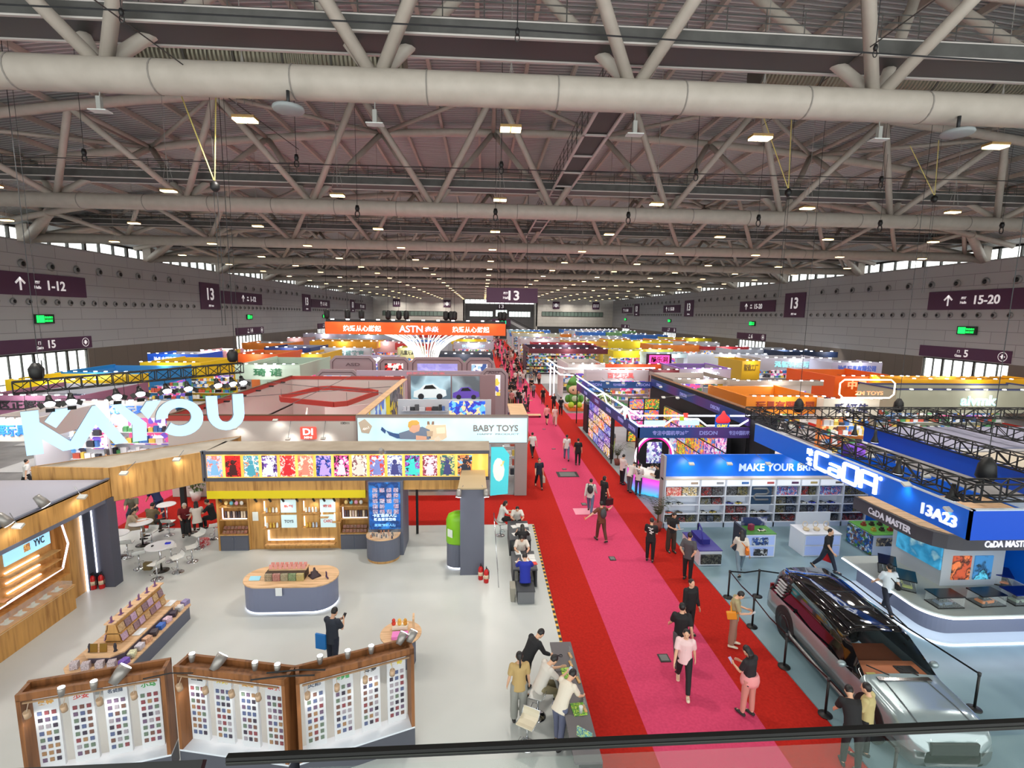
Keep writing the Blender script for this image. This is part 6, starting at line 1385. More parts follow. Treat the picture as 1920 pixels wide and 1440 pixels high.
for k in range(len(rgs)-1):
    cab = 2 <= k <= 8
    for j in range(n_-1):
        jj = j if j < 9 else 17-j
        if jj >= 4 and cab: b.use(2 if not (k in (7, 8) and jj >= 6) else 3)
        elif jj <= 1: b.use(1)
        else: b.use(0)
        if b.cur == 3: continue
        b.face((rgs[k]+j, rgs[k]+j+1, rgs[k+1]+j+1, rgs[k+1]+j))
b.use(1); b.face([rgs[0]+j for j in range(n_)]); b.face([rgs[-1]+j for j in range(n_-1, -1, -1)])
b.build('body_shell', [m_cp, m_cs, m_gl, m_gl], car)
ws = MB(); ws.smooth = True
for k in (7, 8):
    for j in range(6, 12):
        q = [b.v[rgs[k]+j], b.v[rgs[k]+j+1], b.v[rgs[k+1]+j+1], b.v[rgs[k+1]+j]]; ws.quad(*q)
ws.build('windshield', M((30, 34, 36), .04, 0, 0, .15, 1.0), car)
MB().box(-.78, .78, -1.3, -.75, 1.05, 1.12).build('dashboard', M((206, 128, 88), .7), car); MB().box(.15, .6, -1.2, -.95, 1.12, 1.14).build('dash_screen', BLACK, car); MB().box(-.7, .7, -.7, .1, .85, 1.0).build('front_seats', M((150, 84, 54)), car); MB().box(-.7, -.48, -1.32, -1.2, 1.13, 1.14).build('sticker', M((214, 206, 120)), car)
wp = MB().tube([(-.3, -1.42, 1.24), (-.7, -1.2, 1.33)], .015, 5).tube([(.4, -1.42, 1.24), (0, -1.25, 1.33)], .015, 5); wp.build('wiper', BLACK, car)
MB().box(-.62, .62, -1.56, -1.44, 1.19, 1.215).build('cowl', M((14, 14, 16), .15, 0, 0, 1, 1), car)
for i, y in enumerate((1.78, -1.82)):
    for s in (-1, 1):
        w2 = MB().lathe([(.30, -.13), (.41, -.12), (.43, -.05), (.43, .05), (.41, .12), (.30, .13)], (0, 0, 0), 28).xf(Matrix.Translation((s*.88, y, .43)) @ Matrix.Rotation(pi/2, 4, 'Y')).build('wheel', BLACK, car)
        MB().lathe([(.28, .12), (.26, .145), (.08, .12)], (0, 0, 0), 10).xf(Matrix.Translation((s*.88, y, .43)) @ Matrix.Rotation(s*pi/2, 4, 'Y')).build('rim', M((60, 62, 66), .3, .8), w2)
        ar = MB().lathe([(.50, -.04), (.52, 0), (.50, .04)], (0, 0, 0), 24).xf(Matrix.Translation((s*.965, y, .47)) @ Matrix.Rotation(pi/2, 4, 'Y')); ar.build('wheel_arch', M((22, 22, 24), .5), car)
for s in (-1, 1):
    m_ = MB().ball((s*1.14, -.98, 1.2), (.11, .09, .085), 12, 8).bar((s*.95, -.95, 1.1), (s*1.1, -.97, 1.16), .025); m_.build('mirror', m_cp, car)
    MB().tube([(s*.98, -1.55, .38), (s*1.04, -1.3, .34), (s*1.04, 1.3, .34), (s*.98, 1.5, .38)], .045, 8).build('side_step', M((150, 152, 154), .3, .7), car)
    MB().tube([(s*.74, 2.4, 1.84), (s*.76, 1.6, 1.92), (s*.77, 0, 1.93), (s*.76, -.5, 1.88)], .018, 6).build('roof_rail', M((30, 30, 34), .2, .5), car)
    g = MB()
    for q in range(5): g.box(min(s*(.9-.028*q), s*(.975-.028*q)), max(s*(.9-.028*q), s*(.975-.028*q)), 2.1, 2.5, 1.12+q*.09, 1.14+q*.09)
    g.build('rear_vent', M((190, 190, 194)), car)
    MB().obox((s*.62, -2.8, .86), (.34, .08, .1), s*.3).build('headlamp', M((235, 240, 245), .1, 0, .3), car); MB().obox((s*.84, 2.86, 1.0), (.12, .06, .3)).build('tail_lamp', M((120, 16, 16), .2), car)
    MB().tube([(s*.5, -1.55, 1.19), (s*.56, -2.2, 1.15), (s*.6, -2.7, 1.07)], .012, 5).build('bonnet_crease', m_cs, car)
rf = M((90, 92, 96), .2, .6)
for y0, y1 in ((.35, 1.1), (-.5, .3)):
    g = MB()
    for a, c in (((-.55, y0), (.55, y0)), ((.55, y0), (.55, y1)), ((.55, y1), (-.55, y1)), ((-.55, y1), (-.55, y0))): g.tube([(a[0], a[1], 1.905), (c[0], c[1], 1.905)], .008, 4)
    g.build('roof_panel_seam', rf, car)
MB().box(-.5, .5, -2.96, -2.9, .6, .85).build('grille', BLACK, car)
# ------------------------------------------------------------------ booth with light tubes and violet-blue fascia
single('booth_floor', MB().box(RX1+.02, 15.5, 26, 42.4, 0, .02), noisy('booth_floor_grey', (138, 146, 150), (150, 158, 162), .7, .35), 'grey floor of the light-tube booth', 'floor covering')
db = thing('exhibition_booth', 'violet and blue ring fascia of the light-tube booth beside the aisle', 'booth', (11.5, 34, .02))
m_db, nt, B, N, L = nodes('violet_blue_fade'); n = N.new('ShaderNodeTexNoise'); n.inputs['Scale'].default_value = .28; n.inputs['Detail'].default_value = 0; L.new(coords(nt, (1, 1, .2)), n.inputs['Vector']); L.new(ramp(nt, [(.35, (24, 70, 130)), (.5, (50, 66, 140)), (.65, (98, 52, 126))], n.outputs[0]), B.inputs['Base Color'])
MB().box(8.42, 15, 26, 26.1, 3.1, 3.68).build('front_fascia', m_db, db); MB().box(8.42, 8.5, 26, 44, 3.1, 3.68).build('left_fascia', m_db, db); MB().box(8.5, 14.9, 42, 42.1, 3.5, 4.07).build('back_fascia', m_db, db); MB().box(14.5, 14.6, 26, 42, 3.75, 4.35).build('right_fascia', m_db, db)
MB().box(14.6, 14.9, 24, 42.4, .02, 4.6).build('black_wall', M((26, 28, 32)), db); MB().box(14.6, 14.9, 24, 42.4, 4.6, 4.64).build('wall_cap', W_BROWN, db)
ml = M((130, 130, 190), .5, 0, .4)
tx('专注中国机甲26年', (10.2, 26, 3.39), 2.0, .26, ml, db, 'lettering', (0, -1, 0), .02); tx('DISON', (12.3, 26, 3.39), 1.0, .22, ml, db, 'lettering', (0, -1, 0), .02); tx('专注中国机甲26年', (14.2, 26, 3.39), 1.5, .26, ml, db, 'lettering', (0, -1, 0), .02)
for y, s_ in ((27.2, 'DISON'), (29.5, '专注中国机甲'), (32.5, 'DISON'), (36, 'DISON'), (40, '专注中国机甲')): tx(s_, (8.42, y, 3.39), 1.2, .24, ml, db, 'lettering', lf, .02)
for x, s_ in ((9.6, 'DISON'), (11.8, '专注中国机甲26年'), (13.8, 'DISON')): tx(s_, (x, 42, 3.8), 1.2, .24, ml, db, 'lettering', (0, -1, 0), .02)
for y in (30, 35, 40): tx('DISON', (14.5, y, 4.05), 1.2, .24, ml, db, 'lettering', lf, .02)
tb = MB().tube([(16, 26.05, 4.33), (8.42, 26.05, 4.33), (8.42, 44, 4.33)], .045, 6); tb.tube([(16, 26.05, 4.2), (14.6, 26.05, 4.15), (14.0, 26.05, 3.78), (12.2, 26.05, 3.78), (11.7, 26.05, 4.15), (10.3, 26.05, 4.15), (9.8, 26.05, 3.78), (8.42, 26.05, 3.78), (8.42, 27.5, 3.78), (8.42, 28.2, 4.2), (8.42, 29, 4.2), (8.42, 29.8, 3.78), (8.42, 33, 3.8), (8.42, 34, 4.3), (8.42, 36, 3.8), (8.42, 44, 3.8)], .045, 6)
tb.build('light_tube', LED, db)
p_ = MB()
for x in (8.45, 11.6, 14.5):
    p_.box(x-.04, x+.04, 26.02, 26.1, .02, 3.1) if x != 11.6 else None
for y in (31.5, 43.9): p_.box(8.44, 8.52, y-.04, y+.04, .02, 3.1)
p_.build('leg_post', BLACK, db)
lt = M((225, 240, 250), .5, 0, .9)
for x, wdt, s_ in ((9.3, 1.15, '帝神玩具'), (11.2, 1.1, '机甲世界')): o_ = MB().box(x-wdt/2, x+wdt/2, 25.98, 26.02, 3.82, 4.08).build('sign_plate', M((190, 220, 235), .4, 0, .5), db)
g = MB(); 
for k, c in enumerate(((40, 170, 230), (235, 70, 60), (250, 210, 40))): MB().obox((10.75+(k % 2)*.2, 25.95, 4.2+.18*(k//1 % 2)), (.22, .1, .22)).build('cube_logo', M(c, .5, 0, .5), db)
bd = MB(); pt_ = [(13.0+.36*cos(a), 4.32+.3*sin(a)) for a in [2*pi*k/20 for k in range(14)]]+[(13.35, 4.15), (13.45, 4.62), (13.2, 4.72), (12.85, 4.6)]
single('badge_sign', MB().box(12.62, 13.42, 25.96, 26.0, 3.72, 4.4), M((20, 90, 190), .4, 0, .4), 'small blue square sign standing on the violet fascia', 'sign'); o_ = single('drop_sign', MB().lathe([(.3, 0), (.42, .12), (.36, .3), (.14, .5), (.05, .68)], (13.02, 25.9, 3.95), 16, 1, .12), M((226, 50, 56), .4, 0, .5), 'red drop-shaped emblem in front of the blue square sign', 'sign')
tx('GUMY', (13.02, 25.94, 3.8), .62, .15, M((240, 220, 40), .5, 0, .6), o_, 'lettering', (0, -1, 0), .02)
single('oval_sign', MB().lathe([(.1, 0), (.26, .14), (.24, .3), (.08, .42)], (14.95, 25.95, 3.85), 16, 1, .15), M((180, 220, 40), .4, 0, .5), 'lime green oval emblem at the right end of the violet fascia', 'sign')
single('star_sign', MB().extr([(8.36, 28.6+.42*cos(pi*k/5)*(1 if k % 2 else .5), 4.0+.42*sin(pi*k/5)*(1 if k % 2 else .5)) for k in range(10)], (.06, 0, 0)), M((214, 240, 235), .4, 0, .7), 'white star sign on the aisle side of the violet fascia', 'sign')
ar_ = thing('arch_display', 'round pink neon arch with a dark alcove and bright picture inside the booth', 'display', (9.9, 27.9, .02))
g = MB()
for r0, mm, nm in ((1.0, LEDP, 'neon_ring'), (.9, M((214, 30, 140), .5, 0, .8), 'pink_ring')):
    MB().tube([(10.3+r0*1.15*cos(a), 28.6, 1.35+r0*1.25*sin(a)) for a in [radians(-40+260*k/28) for k in range(29)]], .05, 6).build(nm, mm, ar_)
MB().box(9.3, 11.2, 28.7, 29.2, .02, 2.4).build('alcove', BLACK, ar_); MB().box(9.85, 10.75, 28.64, 28.68, .9, 2.2).build('picture', art(350, [(190, 200, 220), (120, 90, 170), (60, 80, 140), (230, 235, 240)], 3, .5), ar_)
def lightwall(x0, x1, y, z0, z1, face, lb, seed, nx, nz, pal, frame=BLACK):
    t = thing('light_wall', lb, 'display wall', ((x0+x1)/2 if face == 'S' else x0, y if face == 'S' else (x0+x1)/2, z0), None)
    if face == 'S': MB().box(x0, x1, y, y+.25, z0, z1).build('frame', frame, t)
    else: MB().box(y, y+.25, x0, x1, z0, z1).build('frame', frame, t)
    for i in range(nx):
        for j in range(nz):
            a, c = x0+(x1-x0)*i/nx+.05, x0+(x1-x0)*(i+1)/nx-.05; e_, h_ = z0+(z1-z0)*j/nz+.05, z0+(z1-z0)*(j+1)/nz-.05
            m_ = art(seed+(i*3+j) % 7, pal[(i+j) % len(pal)], 3.4, .45)
            (MB().box(a, c, y-.03, y, e_, h_) if face == 'S' else MB().box(y-.03, y, a, c, e_, h_)).build('picture_tile', m_, t)
    return t
PB = [[(230, 200, 60), (60, 40, 90), (240, 240, 250)], [(120, 80, 200), (230, 220, 255), (60, 60, 140)], [(30, 60, 160), (180, 200, 240), (80, 90, 200)], [(235, 235, 245), (240, 190, 70), (200, 80, 90)]]
lightwall(32.2, 39, 8.55, .1, 3.0, 'W', 'tall wall of glowing picture tiles facing the aisle', 360, 4, 4, PB); single('dark_cabinet', MB().box(8.6, 9.9, 40, 41.5, .02, 2.4), M((30, 26, 36)), 'black tall cabinet with shelves at the far end of the tile wall', 'cabinet')
single('wood_panel', MB().box(8.8, 9.5, 32.2, 38.8, 3.0, 3.05), W_LIGHT, 'wooden cap on the glowing tile wall', 'panel')
PC = [[(240, 210, 40), (60, 140, 80), (220, 90, 60)], [(60, 160, 220), (230, 90, 160), (240, 240, 240)], [(230, 130, 190), (90, 60, 160), (250, 230, 245)], [(240, 190, 60), (60, 120, 200), (240, 100, 100)]]
lightwall(11.2, 13.6, 37.2, .02, 3.4, 'S', 'shelf wall with colourful picture boxes under the violet fascia', 370, 2, 4, PC); lightwall(27, 37, 13.9, .02, 2.9, 'W', 'long inner wall of pink and violet pictures in the light-tube booth', 380, 7, 3, PC)
lightwall(8.7, 11, 41.5, .02, 3.2, 'S', 'pictures of green toy landscapes at the back of the light-tube booth', 390, 2, 2, [[(90, 120, 60), (190, 190, 150), (60, 50, 40)], [(110, 100, 60), (200, 200, 200), (60, 90, 50)]])
for i, x in enumerate((10.2, 11.5, 12.8)): panel_lamp((x, 40, 4.2), (x, 41.9, 4.4), 'bright round lamp on the light-tube booth bar, %s' % ['left', 'middle', 'right'][i], 30)
for i, (x, y) in enumerate(((12.3, 33), (13.2, 32.8), (13.9, 38))): panel_lamp((x, y, 4.2), (14.5, y, 4.4), 'bright lamp on a long arm inside the light-tube booth, %s' % ['near left', 'near right', 'far'][i], 24)
box_truss((8.6, 24.6, 2.2), (8.6, 24.65, 2.2), .3, 'unused', 1) if False else None
dk = thing('reception_counter', 'reception counter with glowing pink and blue front at the booth corner', 'counter', (8.7, 26.6, .02))
m_pb, nt, B, N, L = nodes('pink_blue_front'); sp = N.new('ShaderNodeSeparateXYZ'); tc = N.new('ShaderNodeTexCoord'); L.new(tc.outputs['Generated'], sp.inputs[0]); c = ramp(nt, [(0, (50, 190, 240)), (.5, (150, 110, 230)), (1, (240, 60, 190))], sp.outputs[2]); L.new(c, B.inputs['Base Color']); L.new(c, B.inputs['Emission Color']); B.inputs['Emission Strength'].default_value = .9
MB().prism([(7.95+.5, 26.0), (9.5, 25.2), (9.6, 25.4), (8.6, 26.9), (8.46, 27.8), (8.42, 27.6)], .02, .98).build('front', m_pb, dk); MB().prism([(8.4, 26.0), (9.5, 25.1), (10.1, 25.9), (9.2, 27.6), (8.42, 27.8)], .98, 1.03).build('top', WHITE, dk)
for i, (x, y) in enumerate(((9.6, 29.5), (10.3, 28.9), (9.4, 28.4))):
    t = thing('shell_chair', 'white shell chair at the small table, %s' % ['far', 'right', 'near'][i], 'chair', (x, y, .02)); MB().lathe([(.16, .42), (.22, .46), (.24, .6)], (x, y, 0), 14).extr([(x-.22, y+.15, .5), (x+.22, y+.15, .5), (x+.18, y+.22, .85), (x-.18, y+.22, .85)], (0, .02, 0)).build('shell', WHITE, t)
    for sx in (-1, 1):
        for sy in (-1, 1): MB().bar((x+sx*.1, y+sy*.1, .42), (x+sx*.2, y+sy*.2, .02), .02).build('leg', W_LIGHT, t)
p = (7.95, 21.6)
def palm(x, y, h, lb):
    t = thing('potted_palm', lb, 'plant', (x, y, 0)); MB().lathe([(.16, 0), (.22, .4), (.2, .4)], (x, y, 0), 14).build('pot', M((120, 60, 50)), t); MB().tube([(x, y, .3), (x+.02, y, h*.45)], .04, 8).build('stem', M((90, 70, 50)), t); g = MB()
    for k in range(18):
        a = k*2.4; l = .55+.25*(k % 3); r_ = h*.42
        pts = [Vector((x+cos(a)*l*u, y+sin(a)*l*u, h*.4+h*.55*sin(min(1, u*1.1)*pi*.62)*(1-.25*(k % 4)/3))) for u in (0, .25, .5, .75, 1)]
        for i in range(4):
            d = (pts[i+1]-pts[i]); sd = Vector((-d.y, d.x, 0)).normalized()*.16*(1-i*.2)
            for u in (.1, .4, .7):
                c_ = pts[i]+d*u; g.poly([c_, c_+d*.12, c_+sd+d*.5-Vector((0, 0, .05))]); g.poly([c_, c_+d*.12, c_-sd+d*.5-Vector((0, 0, .05))])
    g.build('fronds', M((66, 76, 52)), t)
palm(7.95, 21.2, 1.75, 'potted palm at the corner of the blue shelf wall'); palm(8.8, 31.2, 1.5, 'potted palm beside the glowing tile wall')
# ------------------------------------------------------------------ booths farther back
BB = [(-16.1, -6.5, 25.9, 42.7), (-6.6, 2.5, 25.7, 38.3), (-15, 2.4, 44, 60), (8.4, 15, 24, 42.5), (8.4, 11.6, 49, 53.2)]
LB_ = M((245, 248, 255), .5, 0, 7.0)
def shelfstuff(parent, x0, x1, y, z0, z1, seed, pal=None, e=.0):
    pal = pal or [(230, 230, 232), (200, 90, 70), (70, 120, 190), (236, 200, 90), (90, 160, 100), (240, 240, 240), (60, 60, 70)]
    n = max(1, int((z1-z0)/.55)); rs = random.Random(seed); mats = [M(c) for c in pal]; g = MB()
    for j in range(n):
        z = z0+(z1-z0)*j/n; x = x0+.1
        g.use(0).box(x0, x1, y-.3, y, z-.02, z+.01)
        while x < x1-.3:
            w_ = rs.uniform(.15, .5); g.use(rs.randrange(len(pal))).box(x, x+w_*.85, y-.24, y-.03, z+.01, z+rs.uniform(.2, .42)); x += w_
    g.build('stocked_shelves', mats, parent)
def booth(px0, px1, py, h, depth, fc, wc, fh, lb, text=None, tc_=(245, 245, 245), pics=(), spots=5, power=60, seed=0, shelf=True, solid=False, edge=None, xy=None, group=None, te=.6):
    if xy: x0, x1, y0 = xy
    else:
        c = at((px0+px1)/2, py, z=h); y0 = c.y; x0 = at(px0, py, y=y0).x; x1 = at(px1, py, y=y0).x
    for (a0, a1, b0, b1) in BB:
        if x0 < a1 and x1 > a0 and y0 < b1 and y0+depth > b0:
            if xy: return None
            if b0 > y0+.8: depth = min(depth, b0-y0-.1)
            elif b1-y0 < 6.5 and b0 <= y0 and b1-y0 < .4*depth: depth -= b1-y0+.1; y0 = b1+.1
            else: depth = min(depth, 1.4)
    BB.append((x0, x1, y0, y0+depth))
    t = thing('exhibition_booth', lb, 'booth', ((x0+x1)/2, y0+depth/2, 0), group)
    y1 = y0+depth; mf = M(fc, .5); mw = M(wc, .6)
    zb = 0 if solid else h-fh
    MB().box(x0, x1, y0, y0+.12, zb, h).build('front_fascia', mf, t); MB().box(x0, x0+.12, y0+.12, y1, zb, h).build('side_fascia', mf, t); MB().box(x1-.12, x1, y0+.12, y1, zb, h).build('side_fascia', mf, t)
    MB().box(x0+.12, x1-.12, y1-.12, y1, .01, h-.1).box(x0+.12, x0+.2, y1-depth*.5, y1-.12, .01, h-.3).build('back_wall', mw, t)
    MB().box(x0, x1, y0, y1, .012, .03).build('floor_mat', M((176, 176, 178), .6), t)
    if edge: MB().box(x0-.04, x1+.04, y0-.04, y0+.16, h, h+.1).box(x0-.04, x0+.16, y0, y1, h, h+.1).box(x1-.16, x1+.04, y0, y1, h, h+.1).box(x0, x1, y1-.16, y1, h-.1, h+.0).build('edge_trim', M(edge), t)
    if text: tx(text, ((x0+x1)/2, y0, h-min(fh, 1.5)/2), min((x1-x0)*.75, len(text)*min(fh, 1.5)*.62*(1 if ord(text[0]) > 999 else .6)), min(fh, 1.5)*.52, M(tc_, .5, 0, te), t, 'lettering', (0, -1, 0), .06)
    if shelf: shelfstuff(t, x0+.3, x1-.3, y1-.15, .3, h-1.3, seed+3)
    for k, (u0, u1, v0, v1, pal) in enumerate(pics):
        W = x1-x0; MB().box(x0+W*u0, x0+W*u1, y1-.2, y1-.13, h*v0, h*v1).build('picture_panel', art(400+seed+k, pal, 1.4, .45), t)
    for i in range(spots):
        x = x0+(x1-x0)*(i+.5)/spots; s = .07 if y0 < 60 else .10
        MB().obox((x, y0-.42, h+.12), (s*2.6, s*2, s*.8)).build('spot_lamp', LB_, t)
    if spots: MB().bar((x0+.1, y0-.1, h+.14), (x1-.1, y0-.1, h+.14), .02).build('lamp_bar', DARK, t)
    if power: light(t, ((x0+x1)/2, y0+depth*.45, h-.5), power*1.3, (1, .98, .96), 1.5); light(t, ((x0+x1)/2, y0-.9, h+.15), power*.5, (1, .98, .95), .8, 'AREA', None, ((x0+x1)/2, y0, h-fh))
    return t, x0, x1, y0, y1
# white booth with red rims (13D11)
t = thing('exhibition_booth', 'open-topped white booth with red rims, round-cornered red logo on its near wall', 'booth', (-11, 34, 0)); RW = M((200, 196, 190), .6); RR = M((176, 66, 56), .6)
dx0, dx1, dy0, dy1 = -16.0, -6.55, 25.95, 42.6
single('booth_floor', MB().box(dx0, dx1, dy0+.1, dy1, .012, .03), M((214, 60, 104), .95), 'pink floor inside the white booth with red rims', 'floor covering')
wl = MB().box(dx0, dx1, dy0, dy0+.12, .02, 4.1); wl.build('near_wall', RW, t); MB().box(dx0, dx0+.12, dy0+.1, dy1, 1.9, 4.1).box(dx0, dx0+.12, 36, dy1, .02, 2).build('left_wall', RW, t); MB().box(dx0, dx1, dy1-.12, dy1, .02, 4.1).build('far_wall', RW, t)
for a in ((dx0, dx1, dy0-.03, dy0+.15), (dx0, dx1, dy1-.15, dy1+.03), (dx0-.03, dx0+.15, dy0, dy1)): MB().box(a[0], a[1], a[2], a[3], 4.05, 4.32).build('red_rim', RR, t)
MB().box(dx0, dx1, dy0-.04, dy0+.16, 4.32, 4.36).box(dx0, dx0+.16, dy0, dy1, 4.32, 4.36).build('rim_cap', M((92, 66, 40)), t)
lg = MB().obox((-8.96, dy0-.06, 3.42), (.82, .1, .66)).build('round_logo', M((228, 86, 74), .5, 0, .7), t, .12); tx('DI', (-8.96, dy0-.11, 3.5), .5, .34, M((250, 245, 245), .5, 0, 1.2), lg, 'lettering', (0, -1, 0), .02); tx('MINI', (-8.96, dy0-.11, 3.2), .4, .12, M((250, 225, 220), .5, 0, .8), lg, 'lettering', (0, -1, 0), .02)
tx('13D11', (-7.1, dy0, 3.93), .42, .12, BLACK, t, 'lettering', (0, -1, 0), .01)
for i, (px, py) in enumerate(((440, 803), (516, 788), (540, 823), (606, 822))): p = at(px, py, y=dy0-.5); panel_lamp(p, (p.x, dy0, 4.1), 'white arm lamp in front of the red-rimmed wall, %s from left' % ['first', 'second', 'third', 'fourth'][i], 18, (p.x, dy0, 3.0))
rp = [(-13.2, 33.4), (-9.3, 31.6), (-8.6, 32.0), (-7.6, 36.6), (-8.4, 37.4), (-11.6, 38.8), (-12.4, 38.4), (-13.6, 34.2)]
g = MB()
for a, b_ in zip(rp, rp[1:]+rp[:1]): g.wall(a, b_, 3.72, 4.05, .12)
single('hanging_ring', g, RR, 'red hanging ring of slim beams inside the open-topped booth', 'ring'); 
g = MB()
for p in rp[::2]: g.bar((p[0], p[1], 4.0), (p[0], p[1], 4.6), .02)
g.bar((dx0, 30.5, 4.4), (dx1, 36, 4.4), .03).bar((dx0, 38, 4.4), (dx1, 33, 4.4), .03).bar((-11, dy0, 4.35), (-11, dy1, 4.35), .03); single('steel_bars', g, M((90, 90, 92)), 'thin grey bars across the open top of the red-rimmed booth', 'beams')
MB().box(dx0+.13, dx0+.2, 27, 31.5, .4, 2.5).build('led_screen', art(421, [(60, 60, 150), (200, 60, 140), (40, 40, 100), (230, 180, 90)], 2.5, .9), t)
MB().obox((-8.3, 30.2, .9), (2.6, .1, 1.6), .55).build('red_panel', art(422, [(210, 30, 30), (226, 40, 34), (150, 90, 200)], 1.2, .5), t)
MB().obox((-12.2, 35, 1.3), (.1, 5, 2.6), .3).build('inner_wall', RW, t); MB().obox((-9.5, 38.6, 1.3), (5, .1, 2.6), .5).build('inner_wall', RW, t)
for i in range(7): p = (dx0+.3, 27+i*2.2, 4.1); single('rim_lamp', MB().obox(p, (.3, .18, .08)), M((30, 30, 32)), 'small dark lamp clipped to the left red rim', 'lamp', 'lamps on the left red rim')
light(t, (-11, 34, 3.9), 160, (1, .98, .96), 3); 
# baby toys booth
t = thing('exhibition_booth', 'booth with long pale blue backlit BABY TOYS fascia next to the aisle', 'booth', (-2, 30, 0)); m_bt, nt, B, N, L = nodes('pale_blue_backlit'); n = N.new('ShaderNodeTexNoise'); n.inputs['Scale'].default_value = .5; L.new(coords(nt), n.inputs['Vector']); c = ramp(nt, [(.3, (176, 222, 232)), (.7, (208, 234, 238))], n.outputs[0]); L.new(c, B.inputs['Base Color']); L.new(c, B.inputs['Emission Color']); B.inputs['Emission Strength'].default_value = .55
GF = M((150, 142, 140)); by0, by1 = 25.75, 33.2
MB().box(-6.5, 2.43, by0, by0+.35, 2.85, 4.34).build('fascia_box', GF, t); MB().box(-6.4, 2.36, by0-.04, by0, 2.95, 4.24).build('backlit_picture', m_bt, t); MB().box(-6.5, 2.43, by0, by0+.36, 4.34, 4.36).build('cap', M((106, 96, 88)), t)
MB().box(1.75, 2.4, by0, by0+.5, .02, 2.85).box(-.2, .35, by0+.1, by0+.4, .02, 2.85).box(-6.5, -5.6, by0+.1, by0+.3, .02, 2.85).build('fascia_leg', GF, t)
MB().box(-6.55, -6.1, by0+.3, 41, 4.28, 4.34).build('oak_wall_cap', W_TOP, t); MB().box(-6.5, -6.4, by0+.3, 41, .02, 4.28).build('left_wall', OFFW, t); MB().box(1.5, 2.42, by0+.36, 29.5, 4.28, 4.36).build('oak_roof_edge', W_TOP, t); MB().box(2.3, 2.4, by0+.4, 29.5, 2.9, 4.3).box(2.3, 2.4, 28.5, 29.5, .02, 3).build('right_wall', GF, t)
MB().box(-6.38, -6.33, 26.5, 33, 1.5, 4.1).build('wall_poster', art(430, [(190, 214, 222), (200, 222, 230), (90, 120, 200), (230, 200, 60), (190, 214, 222)], .9, .4), t); MB().box(-6.38, -6.33, 33.2, 34.4, .5, 4.1).build('yellow_poster', M((226, 206, 50), .5, 0, .3), t); MB().box(-6.38, -6.33, 34.5, 40, .5, 4.1).build('dark_poster', art(431, [(90, 94, 100), (120, 120, 124), (220, 200, 60), (60, 62, 66)], 1.0, .2), t)
tx('BABY TOYS', (.72, by0-.04, 3.72), 2.35, .34, M((150, 146, 142)), t, 'lettering', (0, -1, 0), .03); tx('HAPPY  PRODUCT', (.85, by0-.04, 3.4), 2.2, .08, M((150, 160, 165)), t, 'lettering', (0, -1, 0), .01)
# picture on the fascia: a child lying on its front with a wooden toy
f0 = by0-.06; X_ = lambda px, py: at(px, py, y=f0)
def blob(pts, m, nm, d=.02): return MB().extr([X_(*p) for p in pts], (0, -d, 0)).build(nm, m, t)
blob([(724, 807), (738, 812), (752, 814), (775, 808), (790, 803), (806, 806), (808, 822), (790, 824), (745, 822), (730, 816)], M((70, 100, 150), .5, 0, .3), 'picture_trousers'); blob([(748, 812), (768, 806), (792, 800), (806, 806), (805, 824), (750, 823)], M((120, 136, 158), .5, 0, .3), 'picture_shirt', .025)
blob([(766, 796), (770, 790), (778, 788), (785, 792), (788, 800), (786, 808), (776, 812), (768, 808)], M((226, 178, 150), .5, 0, .3), 'picture_face', .03); blob([(765, 800), (766, 791), (772, 788), (782, 788), (787, 793), (782, 797), (773, 797), (769, 803)], M((222, 178, 90), .5, 0, .3), 'picture_hair', .035); blob([(780, 816), (800, 818), (800, 825), (780, 825)], M((226, 178, 150), .5, 0, .3), 'picture_arm', .03)
blob([(797, 825), (798, 800), (803, 795), (816, 797), (836, 796), (838, 820), (830, 825)], M((226, 208, 176), .5, 0, .35), 'picture_toy'); blob([(818, 802), (834, 801), (835, 812), (819, 813)], M((240, 228, 200), .5, 0, .4), 'toy_window', .03); blob([(800, 808), (812, 808), (811, 818), (801, 818)], M((200, 178, 150), .5, 0, .3), 'toy_muzzle', .03); blob([(814, 822), (822, 817), (828, 825), (816, 829)], M((236, 224, 200), .5, 0, .3), 'toy_wheel', .035); blob([(724, 807), (716, 800), (714, 806), (722, 813)], M((60, 90, 140), .5, 0, .3), 'picture_shoe'); blob([(801, 796), (801, 790), (805, 790), (806, 796)], M((150, 120, 100), .5, 0, .3), 'picture_ear'); blob([(809, 796), (810, 790), (814, 790), (814, 796)], M((150, 120, 100), .5, 0, .3), 'picture_ear')
blob([(672, 792), (684, 785), (698, 799), (692, 813), (678, 811)], M((190, 176, 156), .5, 0, .3), 'picture_tag'); tx('4in1', (X_(686, 803)-Vector((0, .02, 0))), .35, .13, M((240, 238, 232), .5, 0, .4), t, 'lettering', (0, -1, 0), .01, None, .35)
p = MB().extr([X_(921, 838), X_(944, 838), X_(955, 852), X_(952, 925), X_(919, 929)], (0, -.05, 0)).build('turquoise_poster', M((70, 196, 206), .5, 0, .6), t); MB().extr([X_(927+11*cos(a)+8, 880+22*sin(a)) for a in [k*.5 for k in range(12)]], (0, -.07, 0)).build('white_circle', M((214, 232, 226), .5, 0, .5), p); tx('Push', X_(942, 868)-Vector((0, .08, 0)), .3, .12, M((236, 190, 60), .5, 0, .5), p, 'lettering', (0, -1, 0), .01, None, 1.2)
shelfstuff(t, 1.2, 2.2, 28.6, .3, 2.6, 5)
